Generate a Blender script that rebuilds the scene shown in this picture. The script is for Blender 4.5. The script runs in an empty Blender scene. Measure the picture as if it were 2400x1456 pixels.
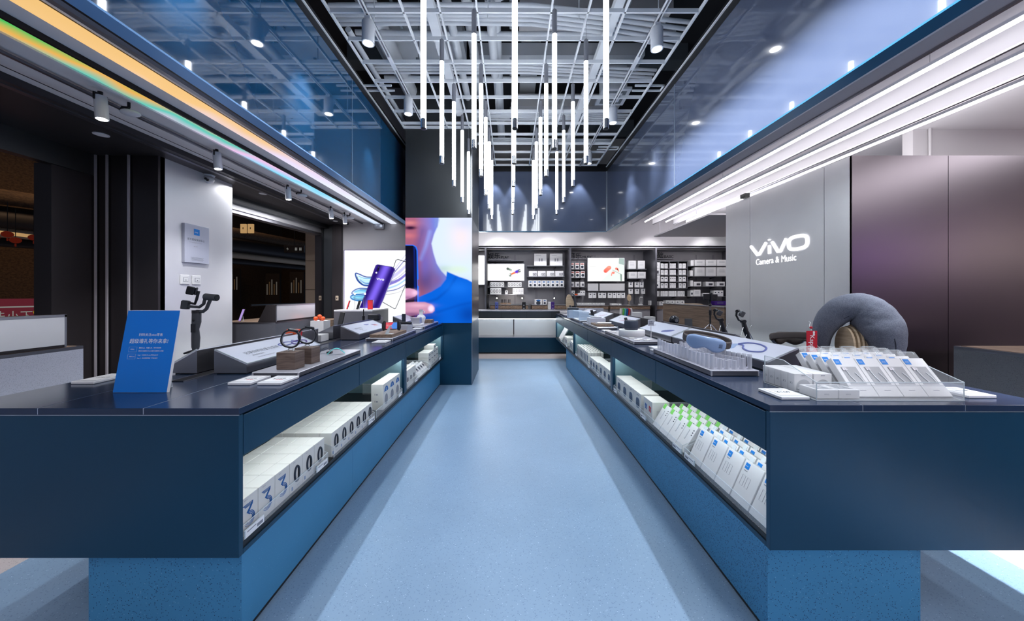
import bpy, math, random
import numpy as np
from mathutils import Matrix, Vector
random.seed(7)
PI = math.pi
sc = bpy.context.scene
COL = sc.collection

# ---------------------------------------------------------------- camera
CAMH = 1.31
cd = bpy.data.cameras.new('camera')
cam = bpy.data.objects.new('camera', cd); COL.objects.link(cam)
cam.location = (0, 0, CAMH); cam.rotation_euler = (PI/2, 0, 0)
cd.sensor_width = 36; cd.lens = 12.0
cd.shift_x = 3/2400; cd.shift_y = -38/2400
cd.clip_start = 0.02; cd.clip_end = 100
sc.camera = cam
# ---------------------------------------------------------------- world, exposure
w = bpy.data.worlds.new('world'); sc.world = w; w.use_nodes = True
w.node_tree.nodes['Background'].inputs[0].default_value = (0.55, 0.7, 1.0, 1)
w.node_tree.nodes['Background'].inputs[1].default_value = 0.25
vs = sc.view_settings
vs.view_transform = 'Standard'; vs.look = 'None'; vs.gamma = 1; vs.use_curve_mapping = False
vs.exposure = 0.35
sc.cycles.max_bounces = 8; sc.cycles.transparent_max_bounces = 16
sc.cycles.caustics_reflective = False; sc.cycles.caustics_refractive = False
sc.cycles.sample_clamp_indirect = 4.0

def spot(name, loc, aim, power, size, blend=0.5, col=(0.80, 0.90, 1.0), rad=0.03, parent=None):
    l = bpy.data.lights.new(name, 'SPOT'); l.energy = power; l.color = col
    l.spot_size = math.radians(size); l.spot_blend = blend; l.shadow_soft_size = rad
    o = bpy.data.objects.new(name, l); COL.objects.link(o)
    o.location = loc
    d = Vector(aim) - Vector(loc)
    o.rotation_euler = d.to_track_quat('-Z', 'Y').to_euler()
    return o
def area(name, loc, aim, power, sx, sy, col=(0.85, 0.92, 1.0)):
    l = bpy.data.lights.new(name, 'AREA'); l.energy = power; l.color = col
    l.shape = 'RECTANGLE'; l.size = sx; l.size_y = sy
    o = bpy.data.objects.new(name, l); COL.objects.link(o); o.location = loc
    d = Vector(aim) - Vector(loc)
    o.rotation_euler = d.to_track_quat('-Z', 'Y').to_euler()
    return o
area('mall_fill', (-9.5, 9.0, 5.2), (-9.5, 9.0, 0), 50, 1.0, 6.0, (1.0, 0.62, 0.35))  # warm fill added so the brick of the dark mall shows
COOL = (0.86, 0.92, 1.0)
# downlights of the open ceiling, along the upper edges of the blue glass upstand
DL = []
for i in range(10):
    y = -1.4 + 0.82*i
    DL.append((1.69, y, 3.62)); DL.append((-1.58, y, 3.62)) if y < 4.6 else None
for (x, y, z) in DL:
    spot('downlight_and_fill', (x, y, z), (x-1.1 if x > 0 else x+1.1, y, 0), 125 if x > 0 else 110, 37, 1.0, COOL, 0.02)
# wall washers turned to the right-hand glass
wash = area('wall_washer_lamp', (1.40, 0.6, 3.60), (1.82, 0.6, 2.66), 70, 6.6, 0.05, (0.88, 0.93, 1.0))  # unseen long strip added to whiten the lower glass
_d = Vector((0.33, 0, -0.944)).normalized(); _x = Vector((0, 1, 0)); _y = (-_d).cross(_x)
wash.rotation_euler = Matrix((_x, _y, -_d)).transposed().to_euler(); wash.data.spread = math.radians(27)
for y in (4.25, 5.15):
    spot('wall_washer_lamp', (1.34, y, 3.62), (1.805, y, 2.80), 90, 30, 1.0, (0.88, 0.93, 1.0), 0.05)
for x in (-0.30, 0.07, 0.66, 1.29):
    spot('downlight_and_fill', (x, 6.30, 3.58), (x, 6.32, 0), 40, 62, 0.5, COOL, 0.02)
# unseen fill added behind the viewer to lift the counter fronts
area('ceiling_fill', (0, -2.6, 3.9), (0, -3.2, 0), 48, 3.0, 2.0, COOL)
# side aisles and the front of the shop
# added fill without fixtures, before the shelves and over the side aisles
for x in (-2.2, -0.3, 0.9, 2.1, 3.3, 4.6):
    spot('downlight_and_fill', (x, 7.35, 2.94), (x, 8.7, 1.20), 42, 70, 0.8, (0.98, 0.96, 1.0), 0.05)  # spots added to brighten the back shelves
area('ceiling_fill', (0.2, 7.4, 2.97), (0.2, 7.5, 0), 26, 2.6, 0.3, (0.97, 0.96, 1.0))  # added fill for the dim back of the shop
area('ceiling_fill', (3.9, 5.9, 3.05), (3.9, 5.9, 0), 40, 1.0, 2.0, (0.97, 0.96, 1.0))
area('ceiling_fill', (-3.0, 4.6, 2.50), (-3.0, 4.6, 0), 14, 0.1, 1.6, (0.95, 0.95, 1.0))
area('ceiling_fill', (5.6, 0.5, 3.05), (5.6, 0.5, 0), 90, 1.0, 4.0, (0.97, 0.95, 1.0))  # added to lighten the wall and ceiling above the metal block
area('block_top_fill', (3.8, 3.35, 2.56), (4.5, 3.75, 3.2), 6, 1.4, 0.1, (0.97, 0.95, 1.0))  # hidden light added on the block to brighten the wall behind it
area('ceiling_fill', (-2.7, -1.5, 2.52), (-2.7, -1.5, 0), 30, 0.5, 3.0, (0.95, 0.93, 1.0))
area('ceiling_fill', (2.7, -1.2, 2.66), (2.7, -1.2, 0), 40, 0.1, 3.0, (0.95, 0.93, 1.0))

# ---------------------------------------------------------------- materials
MAT = {}
def principled(name, col, rough=0.5, metal=0.0, spec=0.5, emit=None, estr=0, trans=0, coat=0, coatr=0.05, alpha=1, ior=1.45):
    m = bpy.data.materials.new(name); m.use_nodes = True
    b = m.node_tree.nodes['Principled BSDF']
    b.inputs['Base Color'].default_value = (*col, 1)
    b.inputs['Roughness'].default_value = rough
    b.inputs['Metallic'].default_value = metal
    b.inputs['Specular IOR Level'].default_value = spec
    b.inputs['Transmission Weight'].default_value = trans
    b.inputs['Coat Weight'].default_value = coat
    b.inputs['Coat Roughness'].default_value = coatr
    b.inputs['IOR'].default_value = ior
    b.inputs['Alpha'].default_value = alpha
    if emit:
        b.inputs['Emission Color'].default_value = (*emit, 1)
        b.inputs['Emission Strength'].default_value = estr
    MAT[name] = m
    return m
def nodes(m): return m.node_tree.nodes, m.node_tree.links, m.node_tree.nodes['Principled BSDF']
def terrazzo(name, base, dark, light, scale, rough=0.45, cloud=0.12):
    m = principled(name, base, rough); n, l, b = nodes(m)
    tc = n.new('ShaderNodeTexCoord')
    v = n.new('ShaderNodeTexVoronoi'); v.inputs['Scale'].default_value = scale
    l.new(tc.outputs['Object'], v.inputs['Vector'])
    sp = n.new('ShaderNodeSeparateColor'); l.new(v.outputs['Color'], sp.inputs[0])
    dist = n.new('ShaderNodeMath'); dist.operation = 'LESS_THAN'; dist.inputs[1].default_value = 0.36
    l.new(v.outputs['Distance'], dist.inputs[0])
    g1 = n.new('ShaderNodeMath'); g1.operation = 'LESS_THAN'; g1.inputs[1].default_value = 0.22
    l.new(sp.outputs[0], g1.inputs[0])
    g2 = n.new('ShaderNodeMath'); g2.operation = 'GREATER_THAN'; g2.inputs[1].default_value = 0.965
    l.new(sp.outputs[0], g2.inputs[0])
    a = n.new('ShaderNodeMath'); a.operation = 'MULTIPLY'; l.new(dist.outputs[0], a.inputs[0]); l.new(g1.outputs[0], a.inputs[1])
    c = n.new('ShaderNodeMath'); c.operation = 'MULTIPLY'; l.new(dist.outputs[0], c.inputs[0]); l.new(g2.outputs[0], c.inputs[1])
    no = n.new('ShaderNodeTexNoise'); no.inputs['Scale'].default_value = 2.2; no.inputs['Detail'].default_value = 4
    l.new(tc.outputs['Object'], no.inputs['Vector'])
    mr = n.new('ShaderNodeMapRange'); mr.inputs['To Min'].default_value = 1-cloud; mr.inputs['To Max'].default_value = 1+cloud
    l.new(no.outputs['Fac'], mr.inputs['Value'])
    mu = n.new('ShaderNodeMix'); mu.data_type = 'RGBA'; mu.blend_type = 'MULTIPLY'; mu.inputs[0].default_value = 1
    mu.inputs[6].default_value = (*base, 1); l.new(mr.outputs[0], mu.inputs[7])
    m1 = n.new('ShaderNodeMix'); m1.data_type = 'RGBA'; l.new(a.outputs[0], m1.inputs[0]); l.new(mu.outputs[2], m1.inputs[6]); m1.inputs[7].default_value = (*dark, 1)
    m2 = n.new('ShaderNodeMix'); m2.data_type = 'RGBA'; l.new(c.outputs[0], m2.inputs[0]); l.new(m1.outputs[2], m2.inputs[6]); m2.inputs[7].default_value = (*light, 1)
    l.new(m2.outputs[2], b.inputs['Base Color'])
    return m
def brushed(name, col, rough=0.3, metal=1.0, axis=(200, 200, 1.5), amp=0.008, spec=0.5):
    m = principled(name, col, rough, metal, spec); n, l, b = nodes(m)
    tc = n.new('ShaderNodeTexCoord'); mp = n.new('ShaderNodeMapping'); mp.inputs['Scale'].default_value = axis
    l.new(tc.outputs['Object'], mp.inputs['Vector'])
    no = n.new('ShaderNodeTexNoise'); no.inputs['Scale'].default_value = 1; no.inputs['Detail'].default_value = 3
    l.new(mp.outputs[0], no.inputs['Vector'])
    mr = n.new('ShaderNodeMapRange'); mr.inputs['To Min'].default_value = rough-amp; mr.inputs['To Max'].default_value = rough+amp
    l.new(no.outputs['Fac'], mr.inputs['Value']); l.new(mr.outputs[0], b.inputs['Roughness'])
    n2 = n.new('ShaderNodeTexNoise'); n2.inputs['Scale'].default_value = 1.1; n2.inputs['Detail'].default_value = 3
    l.new(tc.outputs['Object'], n2.inputs['Vector'])
    m2 = n.new('ShaderNodeMapRange'); m2.inputs['To Min'].default_value = 0.85; m2.inputs['To Max'].default_value = 1.15
    l.new(n2.outputs['Fac'], m2.inputs['Value'])
    mu = n.new('ShaderNodeMix'); mu.data_type = 'RGBA'; mu.blend_type = 'MULTIPLY'; mu.inputs[0].default_value = 1
    mu.inputs[6].default_value = (*col, 1); l.new(m2.outputs[0], mu.inputs[7]); l.new(mu.outputs[2], b.inputs['Base Color'])
    return m
def wood(name, c1, c2, scale=(3, 40, 40), rough=0.5):
    m = principled(name, c1, rough); n, l, b = nodes(m)
    tc = n.new('ShaderNodeTexCoord'); mp = n.new('ShaderNodeMapping'); mp.inputs['Scale'].default_value = scale
    l.new(tc.outputs['Object'], mp.inputs['Vector'])
    no = n.new('ShaderNodeTexNoise'); no.inputs['Scale'].default_value = 1; no.inputs['Detail'].default_value = 6; no.inputs['Distortion'].default_value = 0.6
    l.new(mp.outputs[0], no.inputs['Vector'])
    cr = n.new('ShaderNodeValToRGB'); cr.color_ramp.elements[0].position = 0.35; cr.color_ramp.elements[1].position = 0.65
    cr.color_ramp.elements[0].color = (*c1, 1); cr.color_ramp.elements[1].color = (*c2, 1)
    l.new(no.outputs['Fac'], cr.inputs[0]); l.new(cr.outputs[0], b.inputs['Base Color'])
    return m
def emis(name, col, s):
    m = bpy.data.materials.new(name); m.use_nodes = True
    n = m.node_tree.nodes; n.clear()
    e = n.new('ShaderNodeEmission'); e.inputs[0].default_value = (*col, 1); e.inputs[1].default_value = s
    o = n.new('ShaderNodeOutputMaterial'); m.node_tree.links.new(e.outputs[0], o.inputs[0])
    MAT[name] = m; return m
def painted(name, s):      # emission from the colours a screen or lightbox shows
    m = bpy.data.materials.new(name); m.use_nodes = True
    n = m.node_tree.nodes; n.clear()
    a = n.new('ShaderNodeVertexColor'); a.layer_name = 'Col'
    e = n.new('ShaderNodeEmission'); e.inputs[1].default_value = s
    o = n.new('ShaderNodeOutputMaterial')
    m.node_tree.links.new(a.outputs[0], e.inputs[0]); m.node_tree.links.new(e.outputs[0], o.inputs[0])
    MAT[name] = m; return m

terrazzo('floor_blue', (0.215, 0.325, 0.46), (0.14, 0.22, 0.34), (0.40, 0.52, 0.66), 170, 0.38)
terrazzo('floor_beige', (0.52, 0.46, 0.45), (0.28, 0.24, 0.23), (0.6, 0.57, 0.55), 170, 0.38)
terrazzo('base_blue', (0.055, 0.24, 0.44), (0.012, 0.06, 0.14), (0.16, 0.36, 0.55), 190, 0.45)
terrazzo('stone_grey', (0.46, 0.48, 0.56), (0.26, 0.27, 0.33), (0.55, 0.58, 0.64), 320, 0.5)
terrazzo('stone_mid', (0.12, 0.125, 0.145), (0.08, 0.08, 0.10), (0.17, 0.18, 0.2), 320, 0.5)
principled('trim_light', (0.62, 0.58, 0.62), 0.35, 0.2)
terrazzo('stone_dark', (0.10, 0.105, 0.12), (0.06, 0.06, 0.07), (0.18, 0.19, 0.2), 220, 0.55)
brushed('navy', (0.005, 0.050, 0.100), 0.38, 0.25, (220, 220, 2), 0.05)
principled('navy_top', (0.018, 0.034, 0.072), 0.17, 0.0, 0.5)
principled('seam_light', (0.55, 0.62, 0.7), 0.3, 0.8)
principled('black', (0.006, 0.006, 0.008), 0.4)
principled('shelf_inner', (0.22, 0.36, 0.40), 0.35, 0.3)
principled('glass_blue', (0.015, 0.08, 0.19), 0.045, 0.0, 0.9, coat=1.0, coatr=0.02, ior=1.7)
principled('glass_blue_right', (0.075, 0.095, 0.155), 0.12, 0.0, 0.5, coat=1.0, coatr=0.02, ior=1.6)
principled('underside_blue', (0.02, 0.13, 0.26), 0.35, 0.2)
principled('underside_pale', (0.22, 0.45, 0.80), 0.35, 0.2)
brushed('steel', (0.90, 0.90, 0.91), 0.34, 0.45)
brushed('steel_warm', (0.13, 0.115, 0.125), 0.30, 1.0)
brushed('steel_dark', (0.10, 0.105, 0.11), 0.42, 0.9)
brushed('graphite', (0.060, 0.052, 0.055), 0.42, 0.6)
brushed('shelf_metal', (0.40, 0.39, 0.42), 0.45, 0.4, amp=0.03)
principled('chrome', (0.75, 0.76, 0.8), 0.18, 1.0)
principled('alu', (0.42, 0.42, 0.46), 0.35, 0.9)
principled('alu_dark', (0.20, 0.20, 0.23), 0.38, 0.9)
principled('white', (0.80, 0.80, 0.81), 0.5)
principled('white_gloss', (0.82, 0.83, 0.86), 0.2)
principled('cream', (0.72, 0.71, 0.67), 0.55)
principled('plaster', (0.68, 0.66, 0.67), 0.8)
principled('ceil_grey', (0.78, 0.77, 0.80), 0.6)
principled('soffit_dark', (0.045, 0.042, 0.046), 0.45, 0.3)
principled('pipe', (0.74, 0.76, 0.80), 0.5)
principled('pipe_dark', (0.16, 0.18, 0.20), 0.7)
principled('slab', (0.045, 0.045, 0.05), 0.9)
principled('grid_white', (0.80, 0.82, 0.86), 0.45)
principled('lamp_white', (0.70, 0.72, 0.78), 0.4)
principled('dark_plastic', (0.012, 0.013, 0.017), 0.35)
principled('grey_plastic', (0.05, 0.055, 0.065), 0.38)
principled('print_grey', (0.25, 0.26, 0.30), 0.6)
principled('print_dark', (0.02, 0.03, 0.05), 0.6)
principled('print_blue', (0.01, 0.12, 0.38), 0.5)
principled('logo_blue', (0.0, 0.22, 0.70), 0.5)
principled('sign_blue', (0.0, 0.19, 0.72), 0.3)
principled('sign_white', (0.9, 0.9, 0.92), 0.5)
principled('red', (0.65, 0.02, 0.03), 0.45)
principled('orange', (0.85, 0.12, 0.03), 0.5)
principled('green', (0.18, 0.62, 0.10), 0.5)
principled('teal', (0.12, 0.62, 0.62), 0.5)
principled('purple', (0.06, 0.015, 0.22), 0.4)
principled('pale_blue', (0.30, 0.43, 0.68), 0.22)
principled('plaque_grey', (0.50, 0.52, 0.62), 0.45)
principled('lilac_blue', (0.10, 0.13, 0.40), 0.35)
principled('brown_strap', (0.09, 0.075, 0.07), 0.7)
principled('coral', (0.85, 0.22, 0.15), 0.5)
principled('kraft', (0.62, 0.50, 0.38), 0.8)
principled('window_print', (0.45, 0.46, 0.48), 0.15)
principled('acrylic', (0.93, 0.96, 0.98), 0.04, 0, 0.5, trans=0.0, alpha=0.16)
principled('acrylic_edge', (0.80, 0.88, 0.92), 0.1, 0, 0.5, alpha=0.75)
principled('peg', (0.74, 0.76, 0.84), 0.2, 0, 0.5, alpha=0.5)
principled('baffle', (0.78, 0.76, 0.79), 0.55)
wood('wood', (0.15, 0.10, 0.07), (0.30, 0.21, 0.15), (26, 2.2, 60))
wood('wood_cube', (0.11, 0.075, 0.06), (0.19, 0.135, 0.11), (10, 4, 120))
wood('wood_tan', (0.42, 0.31, 0.20), (0.62, 0.48, 0.33), (6, 6, 60))
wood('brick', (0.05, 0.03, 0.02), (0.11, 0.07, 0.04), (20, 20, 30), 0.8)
emis('tube_glow', (0.90, 0.95, 1.0), 10)
emis('line_glow', (1.0, 0.97, 1.0), 10)
emis('shelf_glow', (0.92, 0.97, 1.0), 16)
emis('under_glow', (0.6, 0.85, 1.0), 3.0)
emis('bulb', (1.0, 0.9, 0.75), 25)
emis('lamp_face', (0.95, 0.97, 1.0), 16)
emis('warm_glow', (1.0, 0.6, 0.25), 0.35)
emis('warm_dim', (1.0, 0.55, 0.25), 0.035)
emis('red_glow', (1.0, 0.1, 0.05), 0.05)
emis('banner_red', (0.35, 0.05, 0.08), 0.22)
emis('sign_purple', (0.60, 0.30, 1.0), 12)
emis('sign_cream', (1.0, 0.85, 0.75), 12)
emis('banner_txt', (0.8, 0.8, 0.75), 0.20)
emis('bottle_glow', (0.8, 0.7, 0.6), 0.07)
emis('banner_yellow', (0.7, 0.5, 0.02), 0.4)
emis('exit_green', (0.3, 0.9, 0.5), 0.9)
emis('logo_glow', (0.97, 0.95, 1.0), 1.6)
emis('phone_screen', (0.5, 0.35, 0.8), 0.7)
painted('screen', 1.0); painted('lightbox', 1.0); painted('wallbox', 1.0)
# coloured LED ribbon screens: what they show changes along the room
m = bpy.data.materials.new('led_ribbon'); m.use_nodes = True; n = m.node_tree.nodes; l = m.node_tree.links; n.clear()
def ribbon(name, stops):
    m = bpy.data.materials.new(name); m.use_nodes = True; n = m.node_tree.nodes; l = m.node_tree.links; n.clear()
    tc = n.new('ShaderNodeTexCoord'); sp = n.new('ShaderNodeSeparateXYZ'); l.new(tc.outputs['Object'], sp.inputs[0])
    no = n.new('ShaderNodeTexNoise'); no.inputs['Scale'].default_value = 2.0; l.new(tc.outputs['Object'], no.inputs['Vector'])
    ad = n.new('ShaderNodeMath'); ad.operation = 'MULTIPLY_ADD'; ad.inputs[1].default_value = 1.5; l.new(no.outputs['Fac'], ad.inputs[0]); 
    ax = n.new('ShaderNodeMath'); ax.operation = 'MULTIPLY_ADD'; ax.inputs[1].default_value = -6.0; l.new(sp.outputs[0], ax.inputs[0]); l.new(sp.outputs[1], ax.inputs[2])
    l.new(ax.outputs[0], ad.inputs[2])
    mr = n.new('ShaderNodeMapRange'); mr.inputs['From Min'].default_value = stops[0][0]; mr.inputs['From Max'].default_value = stops[-1][0]
    l.new(ad.outputs[0], mr.inputs['Value'])
    cr = n.new('ShaderNodeValToRGB'); R = cr.color_ramp
    a, b = stops[0][0], stops[-1][0]
    R.elements[0].position = 0; R.elements[0].color = (*stops[0][1], 1)
    R.elements[1].position = 1; R.elements[1].color = (*stops[-1][1], 1)
    for s, c in stops[1:-1]:
        e = R.elements.new((s-a)/(b-a)); e.color = (*c, 1)
    l.new(mr.outputs[0], cr.inputs[0])
    e = n.new('ShaderNodeEmission'); e.inputs[1].default_value = 0.8; l.new(cr.outputs[0], e.inputs[0])
    o = n.new('ShaderNodeOutputMaterial'); l.new(e.outputs[0], o.inputs[0]); MAT[name] = m
bpy.data.materials.remove(bpy.data.materials['led_ribbon'])

# ---------------------------------------------------------------- mesh builder
PRINTS = {'lettering', 'printed_text', 'printed_line', 'printed_mark', 'printed_marks', 'blue_label', 'window', 'hang_tab', 'side_print', 'side_marks', 'side_text', 'blue_arch', 'product_picture', 'band_picture', 'striped_numeral', 'earphone_picture', 'green_corner', 'printed_face', 'line_print', 'printed_panel', 'hook_hole', 'card', 'printed_label', 'display', 'lens_ring', 'conductor', 'riser_face', 'riser_frame', 'screen_cap', 'base_ring', 'grille', 'seam', 'joint_cover', 'running_figure', 'symbols', 'disc', 'bulb', 'joystick', 'stud', 'end_cap_ring'}
BODIES = {'carton', 'board', 'body', 'frame', 'shell', 'card_frame', 'rail', 'riser', 'wood_screen', 'cushion', 'lit_face', 'pole', 'handle', 'sphere', 'case'}
class MB:
    def __init__(s): s.v = []; s.f = []; s.m = []; s.sm = []; s.mats = []; s.M = Matrix.Identity(4)
    def mi(s, mat):
        if mat not in s.mats: s.mats.append(mat)
        return s.mats.index(mat)
    def add(s, vs, fs, mat, smooth=False):
        b = len(s.v); M = s.M
        s.v += [tuple(M @ Vector(p)) for p in vs]
        k = s.mi(mat)
        for f in fs: s.f.append([b+i for i in f]); s.m.append(k); s.sm.append(smooth)
        return s
    def box(s, x0, x1, y0, y1, z0, z1, mat):
        V = [(x, y, z) for z in (z0, z1) for y in (y0, y1) for x in (x0, x1)]
        F = [(0, 2, 3, 1), (4, 5, 7, 6), (0, 1, 5, 4), (2, 6, 7, 3), (0, 4, 6, 2), (1, 3, 7, 5)]
        return s.add(V, F, mat)
    def rbox(s, x0, x1, y0, y1, z0, z1, mat, r=0.003):   # box with chamfered edges
        X, Y, Z = (x0, x1), (y0, y1), (z0, z1)
        V = []; 
        def c(ix, iy, iz, a):
            sx = r if ix == 0 else -r; sy = r if iy == 0 else -r; sz = r if iz == 0 else -r
            return (X[ix]+(0 if a == 0 else sx), Y[iy]+(0 if a == 1 else sy), Z[iz]+(0 if a == 2 else sz))
        idx = {}
        for ix in (0, 1):
            for iy in (0, 1):
                for iz in (0, 1):
                    for a in range(3): idx[ix, iy, iz, a] = len(V); V.append(c(ix, iy, iz, a))
        F = []
        for a in range(3):
            for sd in (0, 1):
                o = [(0, 0), (1, 0), (1, 1), (0, 1)]; q = []
                for (p, r_) in o:
                    t = [p, r_]; t.insert(a, sd); q.append(idx[t[0], t[1], t[2], a])
                F.append(q)
            b_, c_ = [k for k in range(3) if k != a]
            for p in (0, 1):
                for q_ in (0, 1):
                    t0 = [0, 0, 0]; t1 = [0, 0, 0]; t0[b_] = t1[b_] = p; t0[c_] = t1[c_] = q_; t1[a] = 1
                    F.append([idx[(*t0, b_)], idx[(*t1, b_)], idx[(*t1, c_)], idx[(*t0, c_)]])
        for ix in (0, 1):
            for iy in (0, 1):
                for iz in (0, 1): F.append([idx[ix, iy, iz, a] for a in range(3)])
        return s.add(V, F, mat)
    def prism(s, pts, axis, a0, a1, mat, smooth=False):   # pts 2D in the other two axes, in order
        n = len(pts); V = []
        for a in (a0, a1):
            for p in pts:
                t = [p[0], p[1]]; t.insert(axis, a); V.append(t)
        F = [tuple(range(n))[::-1], tuple(range(n, 2*n))]
        s.add(V, F, mat)
        return s.add(V, [(i, (i+1) % n, n+(i+1) % n, n+i) for i in range(n)], mat, smooth)
    def cyl(s, p0, p1, r, mat, n=16, r2=None, caps=True, smooth=True):
        p0 = Vector(p0); p1 = Vector(p1); d = (p1-p0).normalized()
        u = d.orthogonal().normalized(); w_ = d.cross(u); r2 = r if r2 is None else r2
        V = [tuple(p0+(u*math.cos(2*PI*i/n)+w_*math.sin(2*PI*i/n))*r) for i in range(n)]
        V += [tuple(p1+(u*math.cos(2*PI*i/n)+w_*math.sin(2*PI*i/n))*r2) for i in range(n)]
        s.add(V, [(i, (i+1) % n, n+(i+1) % n, n+i) for i in range(n)], mat, smooth)
        if caps: s.add(V, [tuple(range(n))[::-1], tuple(range(n, 2*n))], mat)
        return s
    def tube(s, pts, r, mat, n=8, closed=False, caps=True, sq=(1, 1), up=None):
        P = [Vector(p) for p in pts]; N = len(P); R = r if isinstance(r, (list, tuple)) else [r]*N
        V = []; prev = None
        for i in range(N):
            if closed: d = P[(i+1) % N]-P[i-1]
            else: d = P[min(i+1, N-1)]-P[max(i-1, 0)]
            d.normalize()
            if up is not None:
                u = Vector(up); u = (u - d*u.dot(d)).normalized()
            elif prev is None: u = d.orthogonal().normalized()
            else: u = (prev - d*prev.dot(d)).normalized()
            prev = u; w_ = d.cross(u)
            for k in range(n):
                a = 2*PI*k/n
                V.append(tuple(P[i]+(u*math.cos(a)*sq[0]+w_*math.sin(a)*sq[1])*R[i]))
        F = []
        for i in range(N if closed else N-1):
            j = (i+1) % N
            for k in range(n): F.append((i*n+k, i*n+(k+1) % n, j*n+(k+1) % n, j*n+k))
        s.add(V, F, mat, True)
        if caps and not closed: s.add(V, [tuple(range(n))[::-1], tuple(range((N-1)*n, N*n))], mat)
        return s
    def lathe(s, prof, mat, c=(0, 0, 0), n=24):   # prof: (r, z)
        V = []
        for (r, z) in prof:
            for k in range(n): V.append((c[0]+r*math.cos(2*PI*k/n), c[1]+r*math.sin(2*PI*k/n), c[2]+z))
        F = []
        for i in range(len(prof)-1):
            for k in range(n): F.append((i*n+k, i*n+(k+1) % n, (i+1)*n+(k+1) % n, (i+1)*n+k))
        s.add(V, F, mat, True)
        return s.add(V, [tuple(range(n))[::-1], tuple(range((len(prof)-1)*n, len(prof)*n))], mat)
    def ball(s, c, r, mat, n=14, sc3=(1, 1, 1)):
        V = []; F = []
        for i in range(n//2+1):
            t = PI*i/(n//2)
            for k in range(n):
                V.append((c[0]+r*sc3[0]*math.sin(t)*math.cos(2*PI*k/n), c[1]+r*sc3[1]*math.sin(t)*math.sin(2*PI*k/n), c[2]+r*sc3[2]*math.cos(t)))
        for i in range(n//2):
            for k in range(n): F.append((i*n+k, (i+1)*n+k, (i+1)*n+(k+1) % n, i*n+(k+1) % n))
        return s.add(V, F, mat, True)
    def quad(s, a, b, c, d, mat): return s.add([a, b, c, d], [(0, 1, 2, 3)], mat)
    def text(s, txt, size, origin, u, v, mat, align='LEFT', squash=1.0, depth=0.0):
        V, F = text_mesh(txt, align)
        u = Vector(u); v = Vector(v); o = Vector(origin); n_ = u.cross(v)
        P = [tuple(o+u*(p[0]*size*squash)+v*(p[1]*size)+n_*(p[2]*depth)) for p in V]
        return s.add(P, F, mat)
    def build(s, name, parent=None, loc=(0, 0, 0), rotz=0, bevel=0):
        if parent is not None and parent.type == 'EMPTY' and name in PRINTS:      # print and fittings belong to the body they sit on
            for ch in parent.children:
                if ch.name.split('.')[0] in BODIES: parent = ch; break
        me = bpy.data.meshes.new(name); me.from_pydata(s.v, [], s.f)
        for mt in s.mats: me.materials.append(MAT[mt])
        me.polygons.foreach_set('material_index', s.m); me.polygons.foreach_set('use_smooth', s.sm)
        me.update()
        o = bpy.data.objects.new(name, me); COL.objects.link(o)
        o.location = loc; o.rotation_euler = (0, 0, rotz)
        if parent: o.parent = parent
        if bevel:
            b = o.modifiers.new('bevel', 'BEVEL'); b.width = bevel; b.segments = 2; b.limit_method = 'ANGLE'
        return o
_TX = {}
def text_mesh(txt, align):
    k = (txt, align)
    if k in _TX: return _TX[k]
    c = bpy.data.curves.new('t', 'FONT'); c.body = txt; c.align_x = align; c.resolution_u = 3
    c.extrude = 0
    o = bpy.data.objects.new('t', c); COL.objects.link(o)
    dg = bpy.context.evaluated_depsgraph_get(); dg.update()
    me = bpy.data.meshes.new_from_object(o.evaluated_get(dg))
    V = [tuple(x.co) for x in me.vertices]; F = [tuple(p.vertices) for p in me.polygons]
    bpy.data.objects.remove(o); bpy.data.curves.remove(c); bpy.data.meshes.remove(me)
    _TX[k] = (V, F); return _TX[k]

def tag(o, label, cat, group=None, kind=None):
    o['label'] = label; o['category'] = cat
    if group: o['group'] = group
    if kind: o['kind'] = kind
    return o
def struct(o): o['kind'] = 'structure'; return o
def empty(name, loc=(0, 0, 0), rotz=0):
    o = bpy.data.objects.new(name, None); COL.objects.link(o); o.location = loc; o.rotation_euler = (0, 0, rotz)
    o.empty_display_size = 0.05
    return o
def dup(root, loc, rotz=None, label=None):
    r = root.copy(); COL.objects.link(r); r.location = loc
    if rotz is not None: r.rotation_euler = (r.rotation_euler[0], r.rotation_euler[1], rotz)
    if label: r['label'] = label
    for ch in list(root.children):
        c = ch.copy(); COL.objects.link(c); c.parent = r
        for g in list(ch.children):
            d = g.copy(); COL.objects.link(d); d.parent = c
    return r
ORD = ['first', 'second', 'third', 'fourth', 'fifth', 'sixth', 'seventh', 'eighth', 'ninth', 'tenth', 'eleventh', 'twelfth', 'thirteenth', 'fourteenth']
def P(x, y, Y):            # a photo pixel and its distance -> metres
    return ((x-1197)*Y/800, Y, CAMH+(690-y)*Y/800)

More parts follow.
